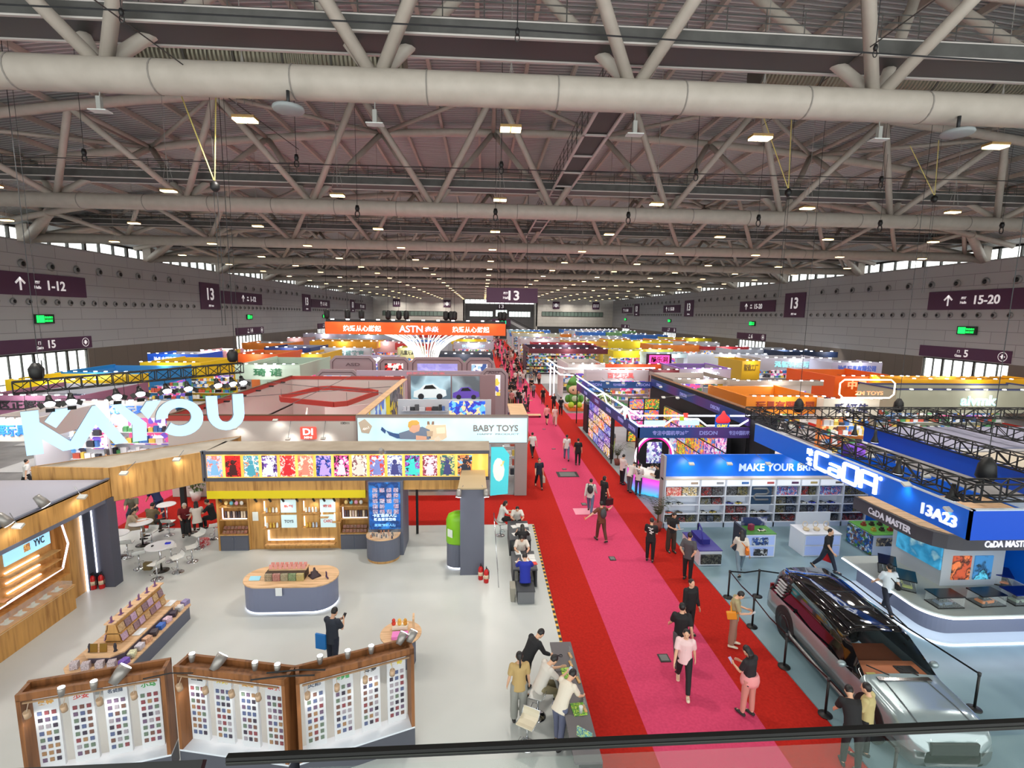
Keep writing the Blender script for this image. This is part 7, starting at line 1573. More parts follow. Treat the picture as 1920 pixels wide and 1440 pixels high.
for i, (x, c, nm) in enumerate(((-3.2, (238, 166, 60), 'orange'), (-1.3, (226, 140, 170), 'pink'))): q = thing('lit_sign', '%s backlit panel reading baby toys at the foot of the booth' % nm, 'sign', (x, 26.6, .02)); MB().box(x-.8, x+.8, 26.6, 26.8, .02, 1.9).build('frame', GF, q); MB().box(x-.7, x+.7, 26.56, 26.6, .1, 1.8).build('panel', M(c, .5, 0, .6), q); tx('BABY TOYS', (x, 26.55, .45), .7, .2, M((120, 150, 220), .5, 0, .4), q, 'lettering', (0, -1, 0), .01)
t2 = thing('shelf_wall', 'white shelf wall with small cars and a bright blue picture inside the baby toy booth', 'shelf wall', (-2.5, by1, 0)); MB().box(-5.6, .6, by1, by1+.15, .02, 3.95).build('panel', M((206, 208, 216)), t2); shelfstuff(t2, -5.3, -2.3, by1, 1.2, 3.9, 8, [(214, 214, 222), (90, 90, 96), (200, 90, 80), (60, 60, 66), (90, 120, 180)]); MB().box(-2.2, .2, by1-.06, by1, 2.7, 3.85).build('blue_picture', art(433, [(40, 90, 210), (110, 190, 240), (60, 60, 180), (240, 210, 160)], 2, .6), t2)
t2 = thing('billboard', 'wide backlit picture of a silver and a violet sports car', 'billboard', (-2, 38, 0)); y = 38
MB().box(-5.6, 1.0, y, y+.2, .02, 5.05).build('wall', M((150, 120, 124)), t2); MB().box(-5.4, -2.4, y-.05, y, 3.1, 4.95).build('silver_car_picture', art(434, [(120, 160, 180), (170, 200, 214), (90, 110, 124)], .7, .45, 'n'), t2); MB().box(-2.3, -.2, y-.05, y, 3.1, 4.95).build('violet_car_picture', art(435, [(110, 130, 140), (150, 170, 180), (84, 90, 96)], .7, .45, 'n'), t2)
def carpic(x0, z0, s, c, m_c):
    P = [(0, .1), (.02, .42), (.35, .55), (.6, .8), (1.1, .86), (1.45, .6), (1.8, .5), (1.85, .2), (1.6, .08), (.3, .04)]
    o_ = MB().extr([(x0+a*s, y-.08, z0+b_*s) for a, b_ in P], (0, -.03, 0)).build('car_silhouette', m_c, t2); MB().extr([(x0+a*s, y-.12, z0+b_*s) for a, b_ in ((.55, .56), (.68, .76), (1.06, .8), (1.3, .58))], (0, -.02, 0)).build('window', BLACK, o_)
    for a in (.42, 1.45): MB().lathe([(.17*s, -.03), (.17*s, .03)], (0, 0, 0), 14).xf(Matrix.Translation((x0+a*s, y-.13, z0+.14*s)) @ Matrix.Rotation(pi/2, 4, 'X')).build('wheel', M((50, 50, 60)), o_)
carpic(-5.2, 3.2, 1.35, 0, M((214, 222, 226), .4, 0, .5)); carpic(-2.25, 3.2, 1.1, 0, M((96, 70, 170), .4, 0, .4))
# rounded grey-mauve booth with panels, light funnel, orange ring
MV = M((158, 140, 146), .5); MVD = M((104, 84, 92), .5)
t = thing('exhibition_booth', 'mauve grey booth with rounded panel frames behind the sports car billboard', 'booth', (-6, 50, 0))
def frame_panel(x0, x1, y, z1, pic, seed):
    c_ = .5; P = [(x0, 0), (x0, z1-c_), (x0+c_, z1), (x1-c_, z1), (x1, z1-c_), (x1, 0)]
    o_ = MB().extr([(a, y, b_) for a, b_ in P], (0, .3, 0)).build('panel_frame', MV, t); l_ = MB()
    Q = [(x0+.25, .3), (x0+.25, z1-c_-.1), (x0+c_+.1, z1-.25), (x1-c_-.1, z1-.25), (x1-.25, z1-c_-.1), (x1-.25, .3)]
    l_.tube([(a, y-.03, b_) for a, b_ in Q], .035, 4); l_.build('dark_line', MVD, o_)
    if pic: MB().box(x0+.7, x1-.7, y-.04, y, z1*.5, z1*.88).build('picture', art(440+seed, pic, 1.3, .5), o_)
frame_panel(-15, -10.6, 50.2, 5.4, None, 0); frame_panel(-10.4, -7.2, 50.4, 5.3, [(200, 40, 40), (235, 225, 225), (40, 30, 30)], 1); frame_panel(-7.2, -1.8, 50.4, 5.3, [(150, 150, 220), (160, 160, 226), (140, 140, 210)], 2); frame_panel(-1.8, 1.2, 50.4, 5.3, [(150, 200, 230), (60, 90, 150), (230, 235, 240)], 3); frame_panel(-.2, 2.3, 44.2, 4.9, [(225, 220, 225), (90, 90, 190), (220, 200, 80), (240, 235, 240)], 4); frame_panel(-14.8, -11, 45.2, 4.6, [(214, 220, 230), (150, 190, 230), (230, 230, 235)], 5)
MB().box(-11, .5, 44.3, 44.6, 4.15, 4.62).build('long_beam', M((176, 160, 178)), t); tx('极致快速乐高', (-5, 44.3, 4.38), 3.4, .28, M((200, 120, 130), .5, 0, .4), t, 'lettering', (0, -1, 0), .03); light(t, (-5, 47.5, 4.3), 260, (1, .98, 1), 3)
tx('ASD', (-12.8, 50.2, 4.55), 1.4, .3, MVD, t); tx('ASD', (1.0, 44.2, 4.55), 1.0, .26, MVD, t)
t = thing('light_funnel', 'white funnel of hanging light tubes flaring up under the orange ring', 'chandelier', (-6.4, 56, 0)); m_tube = M((240, 244, 236), .5, 0, 1.0); cx_, cy_ = -6.2, 56.0
MB().lathe([(1.15, 2.8), (1.2, 2.9), (1.2, 4.5), (1.1, 4.55)], (cx_, cy_, 0), 24).build('drum', m_tube, t); MB().lathe([(.7, .02), (.7, 2.8)], (cx_, cy_, 0), 16).build('core', MV, t)
for k in range(36):
    a = 2*pi*k/36; ca, sa = cos(a), sin(a)
    MB().tube([(cx_+ca*1.1, cy_+sa*1.1, 4.4), (cx_+ca*1.5, cy_+sa*1.3, 5.6), (cx_+ca*2.6, cy_+sa*1.9, 6.6), (cx_+ca*4.8, cy_+sa*2.8, 7.45)], .05, 4).build('tube', m_tube, t)
t = thing('hanging_ring_sign', 'long orange suspended banner ring with white lettering at left of the aisle', 'hanging sign', (-6.7, 54, 7.45)); m_or = M((232, 92, 20), .5, 0, .25)
MB().box(-15.9, 2.37, 52, 52.15, 7.46, 8.69).build('front_fascia', m_or, t); MB().box(-15.9, -15.75, 52.15, 60, 7.46, 8.69).box(2.22, 2.37, 52.15, 60, 7.46, 8.69).build('side_fascia', m_or, t); MB().box(-15.9, 2.37, 52.3, 52.6, 8.69, 8.95).build('truss_top', BLACK, t)
ms_ = M((245, 240, 236), .5, 0, .9)
tx('热爱从心燃起', (-12.2, 52, 8.05), 3.8, .62, ms_, t, 'lettering', (0, -1, 0), .08); tx('热爱从心燃起', (-1.2, 52, 8.05), 3.8, .62, ms_, t, 'lettering', (0, -1, 0), .08); tx('ASTN', (-7.3, 52, 8.05), 2.4, .7, M((200, 216, 240), .5, 0, .7), t, 'lettering', (0, -1, 0), .1); tx('赤焱', (-5.2, 52, 8.05), 1.4, .6, M((200, 216, 240), .5, 0, .7), t, 'lettering', (0, -1, 0), .1)
for i in range(12): x = -15+i*1.5; MB().obox((x, 51.5, 8.95), (.3, .2, .1)).build('spot_lamp', LB_, t)
for i in range(6): light(t, (-14.2+i*3, 51.3, 8.9), 26, (1, .96, .9), .3, 'SPOT', 1.7, (-14.2+i*3, 52, 8.0))
for i, px in enumerate((613, 652, 678, 728, 748, 762, 836, 846, 852, 938, 945)): p = at(px, 598, y=52.5); single('hoist', MB().lathe([(.12, 0), (.28, .15), (.3, .8), (.15, .95)], (p.x, 52.5, 8.96), 8).bar((p.x, 52.5, 9.9), (p.x, 52.5, 20), .02), BLACK, 'black chain hoist standing above the orange ring', 'hoist', 'hoists above the orange ring')
# mascot
t = thing('inflatable_mascot', 'big sitting green inflatable toy figure on an orange base beside the aisle', 'inflatable', (9.6, 51, 0)); t.scale = (.76,)*3; p = (9.45, 50.6)
MB().box(8.5, 11.5, 49.2, 53, .01, .35).build('orange_base', M((226, 110, 40)), t); gr = M((84, 150, 60), .5)
b_ = MB(); b_.ball((p[0], p[1], 1.5), (.85, .7, .95), 18, 12); b_.ball((p[0], p[1], 3.0), (1.15, .9, 1.0), 20, 14); b_.tube([(p[0]-.2, p[1], 3.5), (p[0]-.25, p[1], 4.1), (p[0]+.05, p[1], 4.6)], [.85, .45, .08], 14); b_.ball((p[0]-.95, p[1]-.2, 1.5), (.35, .3, .55), 10, 8); b_.ball((p[0]+.95, p[1]-.2, 1.5), (.35, .3, .55), 10, 8)
b_.build('body', gr, t); MB().ball((p[0], p[1]-.5, 2.85), (.9, .5, .72), 18, 12).build('face', M((222, 196, 160)), t); MB().ball((p[0]-.55, p[1]-.85, .75), (.42, .4, .42), 12, 8).ball((p[0]+.55, p[1]-.85, .75), (.42, .4, .42), 12, 8).build('feet', M((170, 200, 50)), t); MB().ball((p[0]-.35, p[1]-1.0, 2.8), (.09, .05, .13), 8, 6).ball((p[0]+.35, p[1]-1.0, 2.8), (.09, .05, .13), 8, 6).build('eyes', BLACK, t); MB().ball((p[0], p[1]-.62, 1.6), (.45, .2, .4), 10, 8).build('belly', M((190, 214, 180)), t)
# listed booths: placed where the photograph shows their top edges
WH = (206, 208, 214); LW = (196, 198, 206)
PA = [(70, 130, 220), (240, 240, 245), (250, 200, 70)]; PB_ = [(230, 90, 150), (120, 90, 200), (245, 235, 245)]
for q in [
 (-40, 150, 742, 4.6, 6, (140, 92, 118), LW, 1.1, 'mauve booth behind the glowing letters with dark lettering', '区正辉玩具', (30, 26, 30)), (-40, 60, 786, 4.3, 7, (200, 196, 190), WH, 1.1, 'white fascia booth with blue lettering at the far left edge', '正辉玩具', (50, 120, 220)),
 (95, 300, 755, 4.3, 7, (206, 202, 196), LW, 1.0, 'cream fascia booth with coloured lettering behind the letters', '澄海区创玩具', (60, 110, 190)), (-60, 145, 722, 4.7, 7, (232, 196, 20), (220, 190, 60), 1.1, 'bright yellow booth at left behind the lighting truss', 'OKID', (240, 240, 240)),
 (90, 262, 700, 4.7, 7, (30, 130, 200), (60, 140, 210), 1.2, 'cyan blue booth at left behind the lighting truss', None, (240, 240, 240)), (262, 376, 680, 4.8, 7, (236, 196, 24), (230, 190, 40), 1.5, 'yellow booth with a grey arch under the blue balloon fascia', None, (90, 90, 90)), (276, 372, 664, 5.0, 5, (20, 90, 220), LW, 1.2, 'blue fascia booth with white lettering by the left wall', '汕头市澄海区玩具公司', (240, 245, 255)),
 (374, 418, 658, 5.0, 5, (230, 180, 200), LW, 1.2, 'pink fascia booth by the left wall', '奇趣玩具厂', (220, 60, 80)), (420, 440, 656, 5.0, 5, (230, 206, 40), LW, 1.2, 'small yellow fascia booth by the left wall', None, (240, 240, 240)), (436, 520, 664, 4.8, 8, (226, 96, 40), (210, 120, 60), 1.0, 'orange booth beyond the lime green booth', None, (240, 240, 240)), (495, 582, 652, 4.8, 8, (30, 50, 110), (150, 160, 190), .9, 'navy booth beyond the lime green booth', None, (240, 240, 240)),
 (440, 562, 684, 5.0, 9, (190, 214, 196), (170, 196, 180), 1.3, 'two-tier white and lime green booth', '琦 诺', (40, 90, 60)), (564, 604, 664, 5.0, 8, (214, 170, 40), (190, 190, 196), 4.8, 'ochre yellow upright panel booth with phones pictures', None, (40, 40, 40)), (600, 694, 652, 4.6, 7, (186, 190, 196), (176, 180, 188), 3.6, 'light grey panelled booth with a round tree logo', '自然智慧教育', (80, 110, 110)),
 (580, 706, 640, 4.7, 8, (226, 160, 40), (220, 160, 60), 1.2, 'amber booth with a row of lamps', None, (240, 240, 240)), (538, 568, 634, 4.8, 7, (176, 130, 130), (160, 130, 130), 2.2, 'dusty pink patterned booth near the left wall', None, (240, 240, 240)), (568, 650, 626, 4.7, 7, (196, 188, 206), LW, 1.3, 'lilac booth near the left wall', None, (120, 140, 220)), (648, 735, 628, 4.6, 7, (176, 184, 200), LW, 1.2, 'blue grey booth behind the amber booth', None, (220, 230, 250)),
 (700, 745, 640, 4.6, 6, (190, 150, 150), (180, 150, 160), 2.0, 'patterned pink booth right of the amber booth', None, (240, 240, 240)), (655, 735, 672, 4.3, 6, (206, 210, 220), (190, 186, 214), .4, 'open booth with a white beam frame before the amber booth', None, (240, 240, 240)), (745, 790, 652, 4.4, 5, (210, 206, 150), (200, 196, 60), 1.6, 'pale yellow sign booth left of the light funnel', '儿童玩具展', (60, 60, 50)),
 (812, 925, 664, 4.4, 7, (44, 50, 66), (100, 104, 116), .9, 'dark booth with bright strips right of the light funnel', None, (240, 240, 240)), (850, 926, 643, 4.7, 6, (190, 180, 196), LW, 1.1, 'mauve fascia booth with glowing pale blue lettering', '快乐童年科技', (190, 225, 250)), (846, 912, 636, 4.7, 6, (230, 190, 30), (170, 120, 90), 1.0, 'yellow strip booth below the orange ring', None, (240, 240, 240)), (856, 925, 627, 4.8, 6, (200, 190, 210), LW, 1.4, 'white and violet booth seen under the orange ring', None, (150, 70, 110)),
 (992, 1140, 654, 5.0, 12, (90, 24, 40), (60, 40, 60), .7, 'dark red framed open booth right of the aisle', None, (240, 200, 200)), (1003, 1118, 646, 4.9, 9, (200, 40, 56), (180, 60, 80), .8, 'crimson booth with a row of lamps right of the aisle', None, (240, 240, 240)), (976, 1060, 636, 4.8, 9, (196, 190, 196), (210, 206, 212), 1.0, 'pale grey booth at the aisle beyond the crimson one', None, (240, 240, 240)), (964, 1050, 626, 4.8, 9, (196, 196, 176), LW, .8, 'cream booth at the aisle farther on', None, (240, 240, 240)),
 (1065, 1135, 683, 4.4, 8, (196, 190, 188), (206, 200, 196), 1.0, 'white partition booth with an arrow sign beyond the light tubes', None, (120, 110, 110)), (1122, 1240, 683, 4.4, 8, (226, 84, 30), (226, 90, 40), 1.8, 'fiery orange open booth beyond the light tubes', None, (240, 240, 240)), (1100, 1228, 694, 4.2, 6, (196, 190, 196), (204, 200, 206), 1.1, 'white grey fascia booth with red seal logo', '百艺玩具', (200, 90, 90)), (1226, 1274, 694, 4.4, 5, (90, 20, 30), (120, 40, 50), 1.7, 'dark red poster booth with white brush lettering', '钢铁之战', (240, 200, 210)), (1274, 1371, 692, 4.4, 6, (176, 170, 186), (130, 110, 170), 1.2, 'violet-rimmed booth with bold white lettering', '狼卡桌游', (220, 240, 240)),
 (1060, 1140, 640, 4.8, 8, (206, 150, 60), (196, 170, 130), .8, 'tan booth beyond the dark red frame', None, (240, 240, 240)), (1140, 1262, 640, 4.9, 8, (226, 200, 30), (210, 190, 60), 1.4, 'yellow balloon-striped booth in the middle right', None, (240, 240, 240)), (1150, 1212, 658, 4.6, 6, (230, 206, 30), (206, 200, 120), 1.0, 'yellow box booth behind the pink neon sign', None, (240, 240, 240)), (1190, 1262, 655, 4.7, 6, (214, 216, 90), (220, 214, 216), 1.3, 'white booth with a small round red face logo and yellow sides', None, (220, 60, 90)), (1253, 1346, 634, 4.9, 7, (220, 200, 40), (230, 170, 60), 1.1, 'long yellow fascia near the right wall', None, (240, 240, 240)),
 (1222, 1300, 664, 4.6, 7, (190, 214, 222), (200, 220, 230), .5, 'white round-cornered light frame booth', None, (240, 240, 240)), (1290, 1440, 664, 4.7, 8, (200, 208, 222), (110, 180, 230), 1.7, 'blue and white booth with winged logo', '飞扬玩具', (190, 170, 80)), (1372, 1560, 656, 4.7, 8, (190, 196, 210), (196, 204, 216), .9, 'long silver booth near the right wall', None, (240, 240, 240)), (1318, 1405, 650, 4.8, 6, (170, 40, 50), LW, .6, 'thin red striped booth near the right wall', None, (240, 240, 240)),
 (1392, 1426, 677, 4.6, 6, (206, 164, 30), (206, 164, 30), 3.4, 'golden yellow upright panel booth', '智造工厂', (90, 70, 30)), (1426, 1560, 672, 4.7, 8, (184, 182, 196), (196, 196, 206), 1.5, 'grey fascia booth with glowing turquoise lettering', '泓智科技玩具', (150, 230, 235)), (1470, 1640, 660, 4.8, 7, (24, 40, 72), (60, 80, 120), .8, 'dark navy booth near the right wall', None, (120, 220, 235)), (1560, 1655, 680, 4.6, 6, (190, 186, 210), (200, 200, 214), 1.4, 'lilac white round-ended booth near the gate', '汕头玩具有限公司', (60, 80, 150)),
 (1566, 1692, 706, 4.7, 7, (226, 92, 20), (220, 110, 40), 2.0, 'orange booth with a light-outlined rectangular logo', '中马玩具', (250, 170, 120)), (1690, 1960, 712, 4.9, 7, (232, 168, 20), (226, 160, 40), 1.2, 'amber yellow booth below the right gate', None, (240, 240, 240)), (1692, 1860, 708, 4.7, 5, (226, 90, 30), (226, 90, 30), 1.3, 'second orange booth before the amber one', '中山玩具', (240, 190, 180)), (1682, 1990, 732, 4.6, 6, (168, 166, 146), (170, 168, 150), 1.7, 'sage grey booth with blue rim and a glowing script sign', 'aivmk', (190, 250, 250)),
 (1400, 1545, 744, 4.2, 6, (230, 130, 24), (230, 140, 40), 1.2, 'orange walled booth with lamps behind the black trusses', '玩具有限公司', (120, 40, 20)), (1545, 1650, 748, 4.2, 5, (206, 196, 180), (220, 130, 60), 1.3, 'cream panel booth reading in dark brush lettering', '雅妍佳', (40, 40, 70)), (1262, 1380, 712, 4.5, 6, (150, 140, 130), (200, 190, 186), .35, 'open booth with bare cream ceiling frames behind the violet booth', None, (240, 240, 240)), (1380, 1560, 718, 4.5, 8, (150, 140, 130), (196, 190, 186), .35, 'open booth with bare ceiling frames farther right', None, (240, 240, 240)),
 ]:
    sd = int(abs(q[0])*7+q[2]); pp_ = [PA, PB_, [(60, 60, 80), (200, 210, 225), (90, 150, 210)], [(240, 120, 60), (250, 220, 150), (90, 60, 60)]][sd % 4]
    booth(*q[:8], q[8], q[9], q[10], pics=((.08, .4, .3, .82, pp_), (.55, .92, .35, .78, [PB_, PA][sd % 2])), spots=max(3, min(9, int((q[1]-q[0])/16))), power=70 if q[2] > 660 else 90, seed=sd % 40, edge=(60, 66, 110) if 'sage' in q[8] else ((150, 110, 200) if 'violet-rimmed' in q[8] else None))
# neon pieces
o_ = thing('neon_sign', 'pink neon framed sign over the black booth in the middle right', 'sign', at(1236, 683, y=58)); p = at(1236, 674, y=58)
MB().box(p.x-1.5, p.x+1.5, 58, 58.2, p.z-.65, p.z+.65).build('panel', M((60, 14, 40)), o_); MB().box(p.x-1.2, p.x+1.2, 57.93, 58, p.z-.5, p.z+.5).build('glow', M((250, 70, 160), .5, 0, 1.3), o_); tx('酷乐洞', (p.x, 57.92, p.z), 2, .7, M((90, 10, 60)), o_)
o_ = thing('light_outline', 'white glowing rounded rectangle around the logo on the orange booth', 'light', at(1624, 730, y=32.5)); a_ = at(1626, 729, y=32.3); MB().tube([(a_.x+1.95*c_, 32.3, a_.z+.62*s_) for c_, s_ in ((-1, -.6), (-1, .6), (-.85, 1), (.85, 1), (1, .6), (1, -.6), (.85, -1), (-.85, -1), (-1, -.6))], .05, 6).build('tube', LEDW, o_); tx('ZM TOYS', (a_.x+.2, 32.35, a_.z-.3), 2, .26, M((250, 170, 120), .5, 0, .5), o_)
o_ = thing('light_tube_band', 'long white light tube band around the curved open booth beside the aisle', 'booth', (11, 46, 0)); A0 = at(1025, 668, z=4.3); 
MB().tube([at(1025, 672, z=4.3), at(1045, 687, z=4.3), at(1060, 691, z=4.3), at(1228, 690, z=4.3)], .07, 6).tube([at(1025, 682, z=4.3)-Vector((0, 0, .0)), at(1050, 702, z=4.3), at(1075, 704, z=4.2)], .06, 6).build('light_tube', LED, o_)
for px in (1031, 1038): q0 = fl(px, 742+(px-1031)*.5); MB().tube([(q0.x, q0.y, .05), (q0.x, q0.y, 3.9)], .07, 6).build('light_post', LEDP, o_)
# far field of booths
PALF = [((206, 210, 220), 'white'), ((196, 196, 206), 'silver grey'), ((60, 120, 210), 'blue'), ((226, 190, 60), 'yellow'), ((214, 214, 226), 'pale lilac'), ((196, 60, 60), 'red'), ((226, 130, 50), 'orange'), ((150, 200, 220), 'sky blue'), ((120, 170, 110), 'green'), ((220, 200, 206), 'pale pink')]
rb = random.Random(11)
for side, X0, X1, nm in ((-1, -40, 1.5, 'left'), (1, 9, 50, 'right')):
    y = 86 if side < 0 else 84
    while y < 192:
        x = X0
        while x < X1-5:
            w_ = rb.uniform(6, 10); dp = rb.uniform(6, 8); x1 = min(x+w_, X1)
            if side < 0 and -20.5 < x1 and x < -14.9: x = -14.8; continue
            if side > 0 and x < 29 and x1 > 27: x = 29; continue
            c, cn = PALF[rb.choice([0, 0, 1, 1, 4, 4, 7, 2, 2, 9, 3, 5, 6, 8])]; h = rb.uniform(3.9, 5.0)
            zone = 'mid distance' if y < 120 else ('far distance' if y < 160 else 'farthest rows')
            booth(0, 0, 0, h, dp, c, (200, 204, 212), 1.1, '%s booth with lamps in the %s, %s of the aisle' % (cn, zone, nm), None, pics=((.2, .8, .3, .8, [(90, 140, 210), (240, 240, 245), (230, 120, 90)]),), spots=4, power=0, seed=rb.randrange(9), shelf=False, xy=(x, x1-.2, y), group='%s booths %s %s' % (cn, zone, nm))
            x = x1
        if True:
            l = bpy.data.lights.new('row_light', 'AREA'); l.shape = 'RECTANGLE'; l.size = 36; l.size_y = 1; l.energy = 0
            bpy.data.lights.remove(l)
        y += 11
# ------------------------------------------------------------------ people
BK = (22, 22, 25); WT = (214, 212, 208); NV = (28, 34, 52); JN = (92, 112, 140); KH = (150, 132, 104); GR = (96, 96, 98)
def pp(px, py, face, pose, lb, shirt, pants, **k):
    p = fl(px, py, 0.02); return person((p.x, p.y, k.pop('z', .015)), face, pose, lb, shirt, pants, **k)
pp(1010, 914, 175, 'walk', 'man in dark navy shirt and black trousers walking towards the viewer with a pale bag', NV, BK, extra=[('handbag', (190, 176, 160), 0, 'pale bag carried by the navy-shirted walking man')])
pp(998, 857, -10, 'walk2', 'person in white T-shirt and black trousers walking away past the baby toy booth', WT, BK)
pp(1062, 862, 5, 'walk', 'woman in white top and blue jeans walking away with a ponytail', WT, JN, hair='tail', female=True)
pp(1083, 872, 2, 'stand', 'man all in black walking away beside the woman in jeans', BK, BK)
pp(1106, 961, 20, 'walk', 'person in pale hoodie and jeans walking with a small dark backpack', (196, 196, 190), (90, 100, 130), top='hoodie', extra=[('backpack', (40, 40, 44))])
pp(1131, 957, 60, 'stand', 'person in black dress with a dark red shoulder bag', BK, BK, bottom='skirt', female=True, hair='bob', extra=[('handbag', (60, 20, 28), 1, 'dark red bag held by the person in black dress')])
pp(1126, 1014, -15, 'arms', 'man in brown shirt and trousers with a grey backpack and spread arms', (104, 54, 34), (84, 46, 34), extra=[('backpack', (60, 62, 64)), ('phone', (200, 60, 50), 0, 'red phone held low by the man in brown')])
pp(1218, 1052, 25, 'front', 'man in black T-shirt with white back print standing at the edge of the red carpet', BK, BK, extra=[('print', (220, 220, 218))])
pp(1257, 1034, 170, 'read', 'woman in black top and brown trousers reading a white booklet', (28, 24, 26), (60, 46, 38), hair='long', female=True, bottom='wide', extra=[('papers', (224, 222, 220), 1, 'white booklet read by the woman in brown trousers')])
pp(1288, 1088, 40, 'behind', 'man in dark grey T-shirt and black trousers facing the blue crane stand', (74, 72, 76), BK, sc_=1.08)
pp(1386, 1076, 15, 'walk2', 'woman in white top and jeans with an orange shoulder bag', (206, 200, 190), (110, 130, 145), hair='long', female=True, extra=[('crossbag', (220, 120, 30))])
pp(1547, 1070, 150, 'walk', 'man in black T-shirt carrying a bright red bag beyond the car', BK, (26, 34, 50), extra=[('handbag', (190, 20, 30), 0, 'bright red bag carried by the man beyond the car')])
pp(1660, 1150, 10, 'walk2', 'man in white T-shirt with black crossbody bag at the white counter', (214, 222, 228), (22, 28, 44), extra=[('crossbag', BK)])
pp(1372, 1210, 110, 'read', 'woman in khaki shirt and pinkish trousers looking at a phone on the red carpet', (160, 148, 110), (150, 116, 100), hair='short', female=True, bottom='wide', shoes=(220, 210, 190), extra=[('phone', (200, 210, 220), 1, 'pale phone in the hands of the woman in khaki'), ('crossbag', (220, 140, 30))])
pp(1290, 1188, 165, 'stand', 'man in black long-sleeved top at the back of the walking trio', BK, BK, top='long'); pp(1273, 1246, 15, 'walk2', 'man in wide black T-shirt and grey trousers in the walking trio', BK, (80, 78, 82), sc_=1.1)
pp(1280, 1292, 200, 'walk', 'young man in pale pink shirt and black trousers stepping forward in the walking trio', (226, 196, 196), BK, shoes=(220, 205, 180), extra=[('lanyard', (200, 200, 200))])
pp(1400, 1340, -25, 'read', 'woman with black hair in pink skirt-like top over black and green vest holding a phone', (30, 26, 30), (196, 130, 120), hair='long', female=True, extra=[('phone', (190, 180, 220), 0, 'lilac phone held by the woman with black hair')])
p = fl(1400, 1340); single('jacket', MB().lathe([(.215, 0), (.23, .1), (.215, .22), (.18, .28)], (p.x, p.y-.01, .84), 16, 1, .82), M((226, 150, 150), .9), 'pale pink jacket tied round the waist of the woman with black hair', 'jacket')
person((-3.97, 12.6, .03), 20, 'phone', 'man in dark navy T-shirt with a blue bag behind the showcase frames', (40, 46, 58), NV, extra=[('phone', (40, 40, 46), 1, 'dark phone in the hands of the man behind the frames')])
m = MB().obox((-4.24, 12.52, .95), (.3, .05, .42), -.3); single('blue_bag', m, M((20, 120, 200)), 'bright blue paper bag hanging at the side of the navy-shirted man', 'bag')
pp(985, 1300, 60, 'lean', 'person in black hooded top leaning over beside the dark desk', (26, 26, 30), BK, top='hoodie', z=.03); pp(972, 1352, -5, 'stand', 'woman in mustard top and grey wide trousers seen from behind', (180, 152, 100), (140, 140, 134), hair='tail', female=True, bottom='wide', z=.03)
pp(1010, 1343, 70, 'sitphone', 'man in white T-shirt and khaki trousers sitting on the stool with a pale phone', (206, 200, 192), (140, 130, 100), z=.03, extra=[('phone', (190, 214, 235), 1, 'pale blue phone of the seated man in khaki trousers')])
pp(1048, 1398, 45, 'lean', 'woman in white top and blue grey trousers writing at the dark desk', (216, 206, 190), (92, 96, 120), hair='short', female=True, z=.03)
pp(938, 1003, 75, 'sit', 'woman in white shirt and black trousers on a chrome stool at the far desk', (220, 220, 216), BK, hair='bob', female=True, z=.03); stool(*P0(938, 1005)[:2], -1.3, 'chrome stool under the woman in white at the far desk', .6)
person((1.55, 21.1, .03), 180, 'sitdesk', 'man in white shirt sitting behind the far grey desk', (216, 212, 204), BK, extra=[('lanyard', (60, 60, 90))])
person((1.62, 18.6, .03), 0, 'sitdesk', 'woman in black with long hair sitting with her back turned at the far grey desk', BK, BK, hair='long', female=True)
person((1.52, 18.15, .03), 180, 'sitdesk', 'man in white shirt with lanyard sitting behind the near grey desk', (212, 204, 194), (50, 50, 54), extra=[('lanyard', (50, 60, 110))])
person((1.5, 16.0, .03), 0, 'sitdesk', 'man in bright blue shirt sitting with his back turned on the grey cube', (22, 40, 150), (30, 32, 44), sc_=1.1)
pp(245, 1022, 60, 'sit', 'woman in beige blouse with dark hair at the left bar table', (180, 160, 134), (170, 150, 126), hair='long', female=True, z=.03); pp(253, 985, 160, 'sit', 'man in grey-green T-shirt facing the viewer at the left bar table', (110, 108, 92), (50, 60, 80), z=.03)
pp(284, 1012, 5, 'sit', 'man in olive vest sitting with his back turned at the left bar table', (112, 98, 72), (50, 44, 40), z=.03); pp(300, 975, -60, 'lean', 'man in navy T-shirt bending over the left bar table', (28, 40, 86), (50, 66, 96), z=.03)
pp(350, 1005, 150, 'sit', 'white-haired man in dark red shirt with lanyard at the white bar table', (110, 18, 24), (24, 24, 28), hc=(206, 200, 192), z=.03, extra=[('lanyard', (220, 180, 180))]); pp(372, 1008, -30, 'sit', 'woman with long black hair in white blouse at the white bar table', (216, 206, 196), (60, 54, 50), hair='long', female=True, z=.03); pp(402, 1000, -90, 'sit', 'woman in black dress sitting at the right of the seating group', BK, BK, female=True, z=.03)
pp(1166, 908, 60, 'front', 'first visitor in white T-shirt at the glowing counter', (214, 200, 196), BK); pp(1180, 922, 45, 'lean', 'second visitor in white T-shirt and grey trousers leaning on the glowing counter', (214, 204, 200), (90, 88, 94)); pp(1196, 928, 30, 'front', 'third visitor in white T-shirt with printed back at the glowing counter', (214, 206, 204), (50, 58, 80), extra=[('print', (40, 40, 60))]); pp(1231, 930, -50, 'front', 'visitor in black at the end of the glowing counter', BK, BK)
person((9.6, 27.2, .03), 180, 'sitdesk', 'host in white shirt sitting behind the glowing counter', (226, 226, 228), BK); person((10.1, 26.6, .03), 200, 'sitdesk', 'host in black sitting behind the glowing counter', BK, BK, hair='bob'); person((12.2, 27.3, .03), 120, 'stand', 'visitor in black with dark hair inside the light-tube booth', BK, BK); person((9.0, 33.5, .03), 0, 'stand', 'person in grey top beside the glowing tile wall', (120, 122, 124), (170, 200, 60))
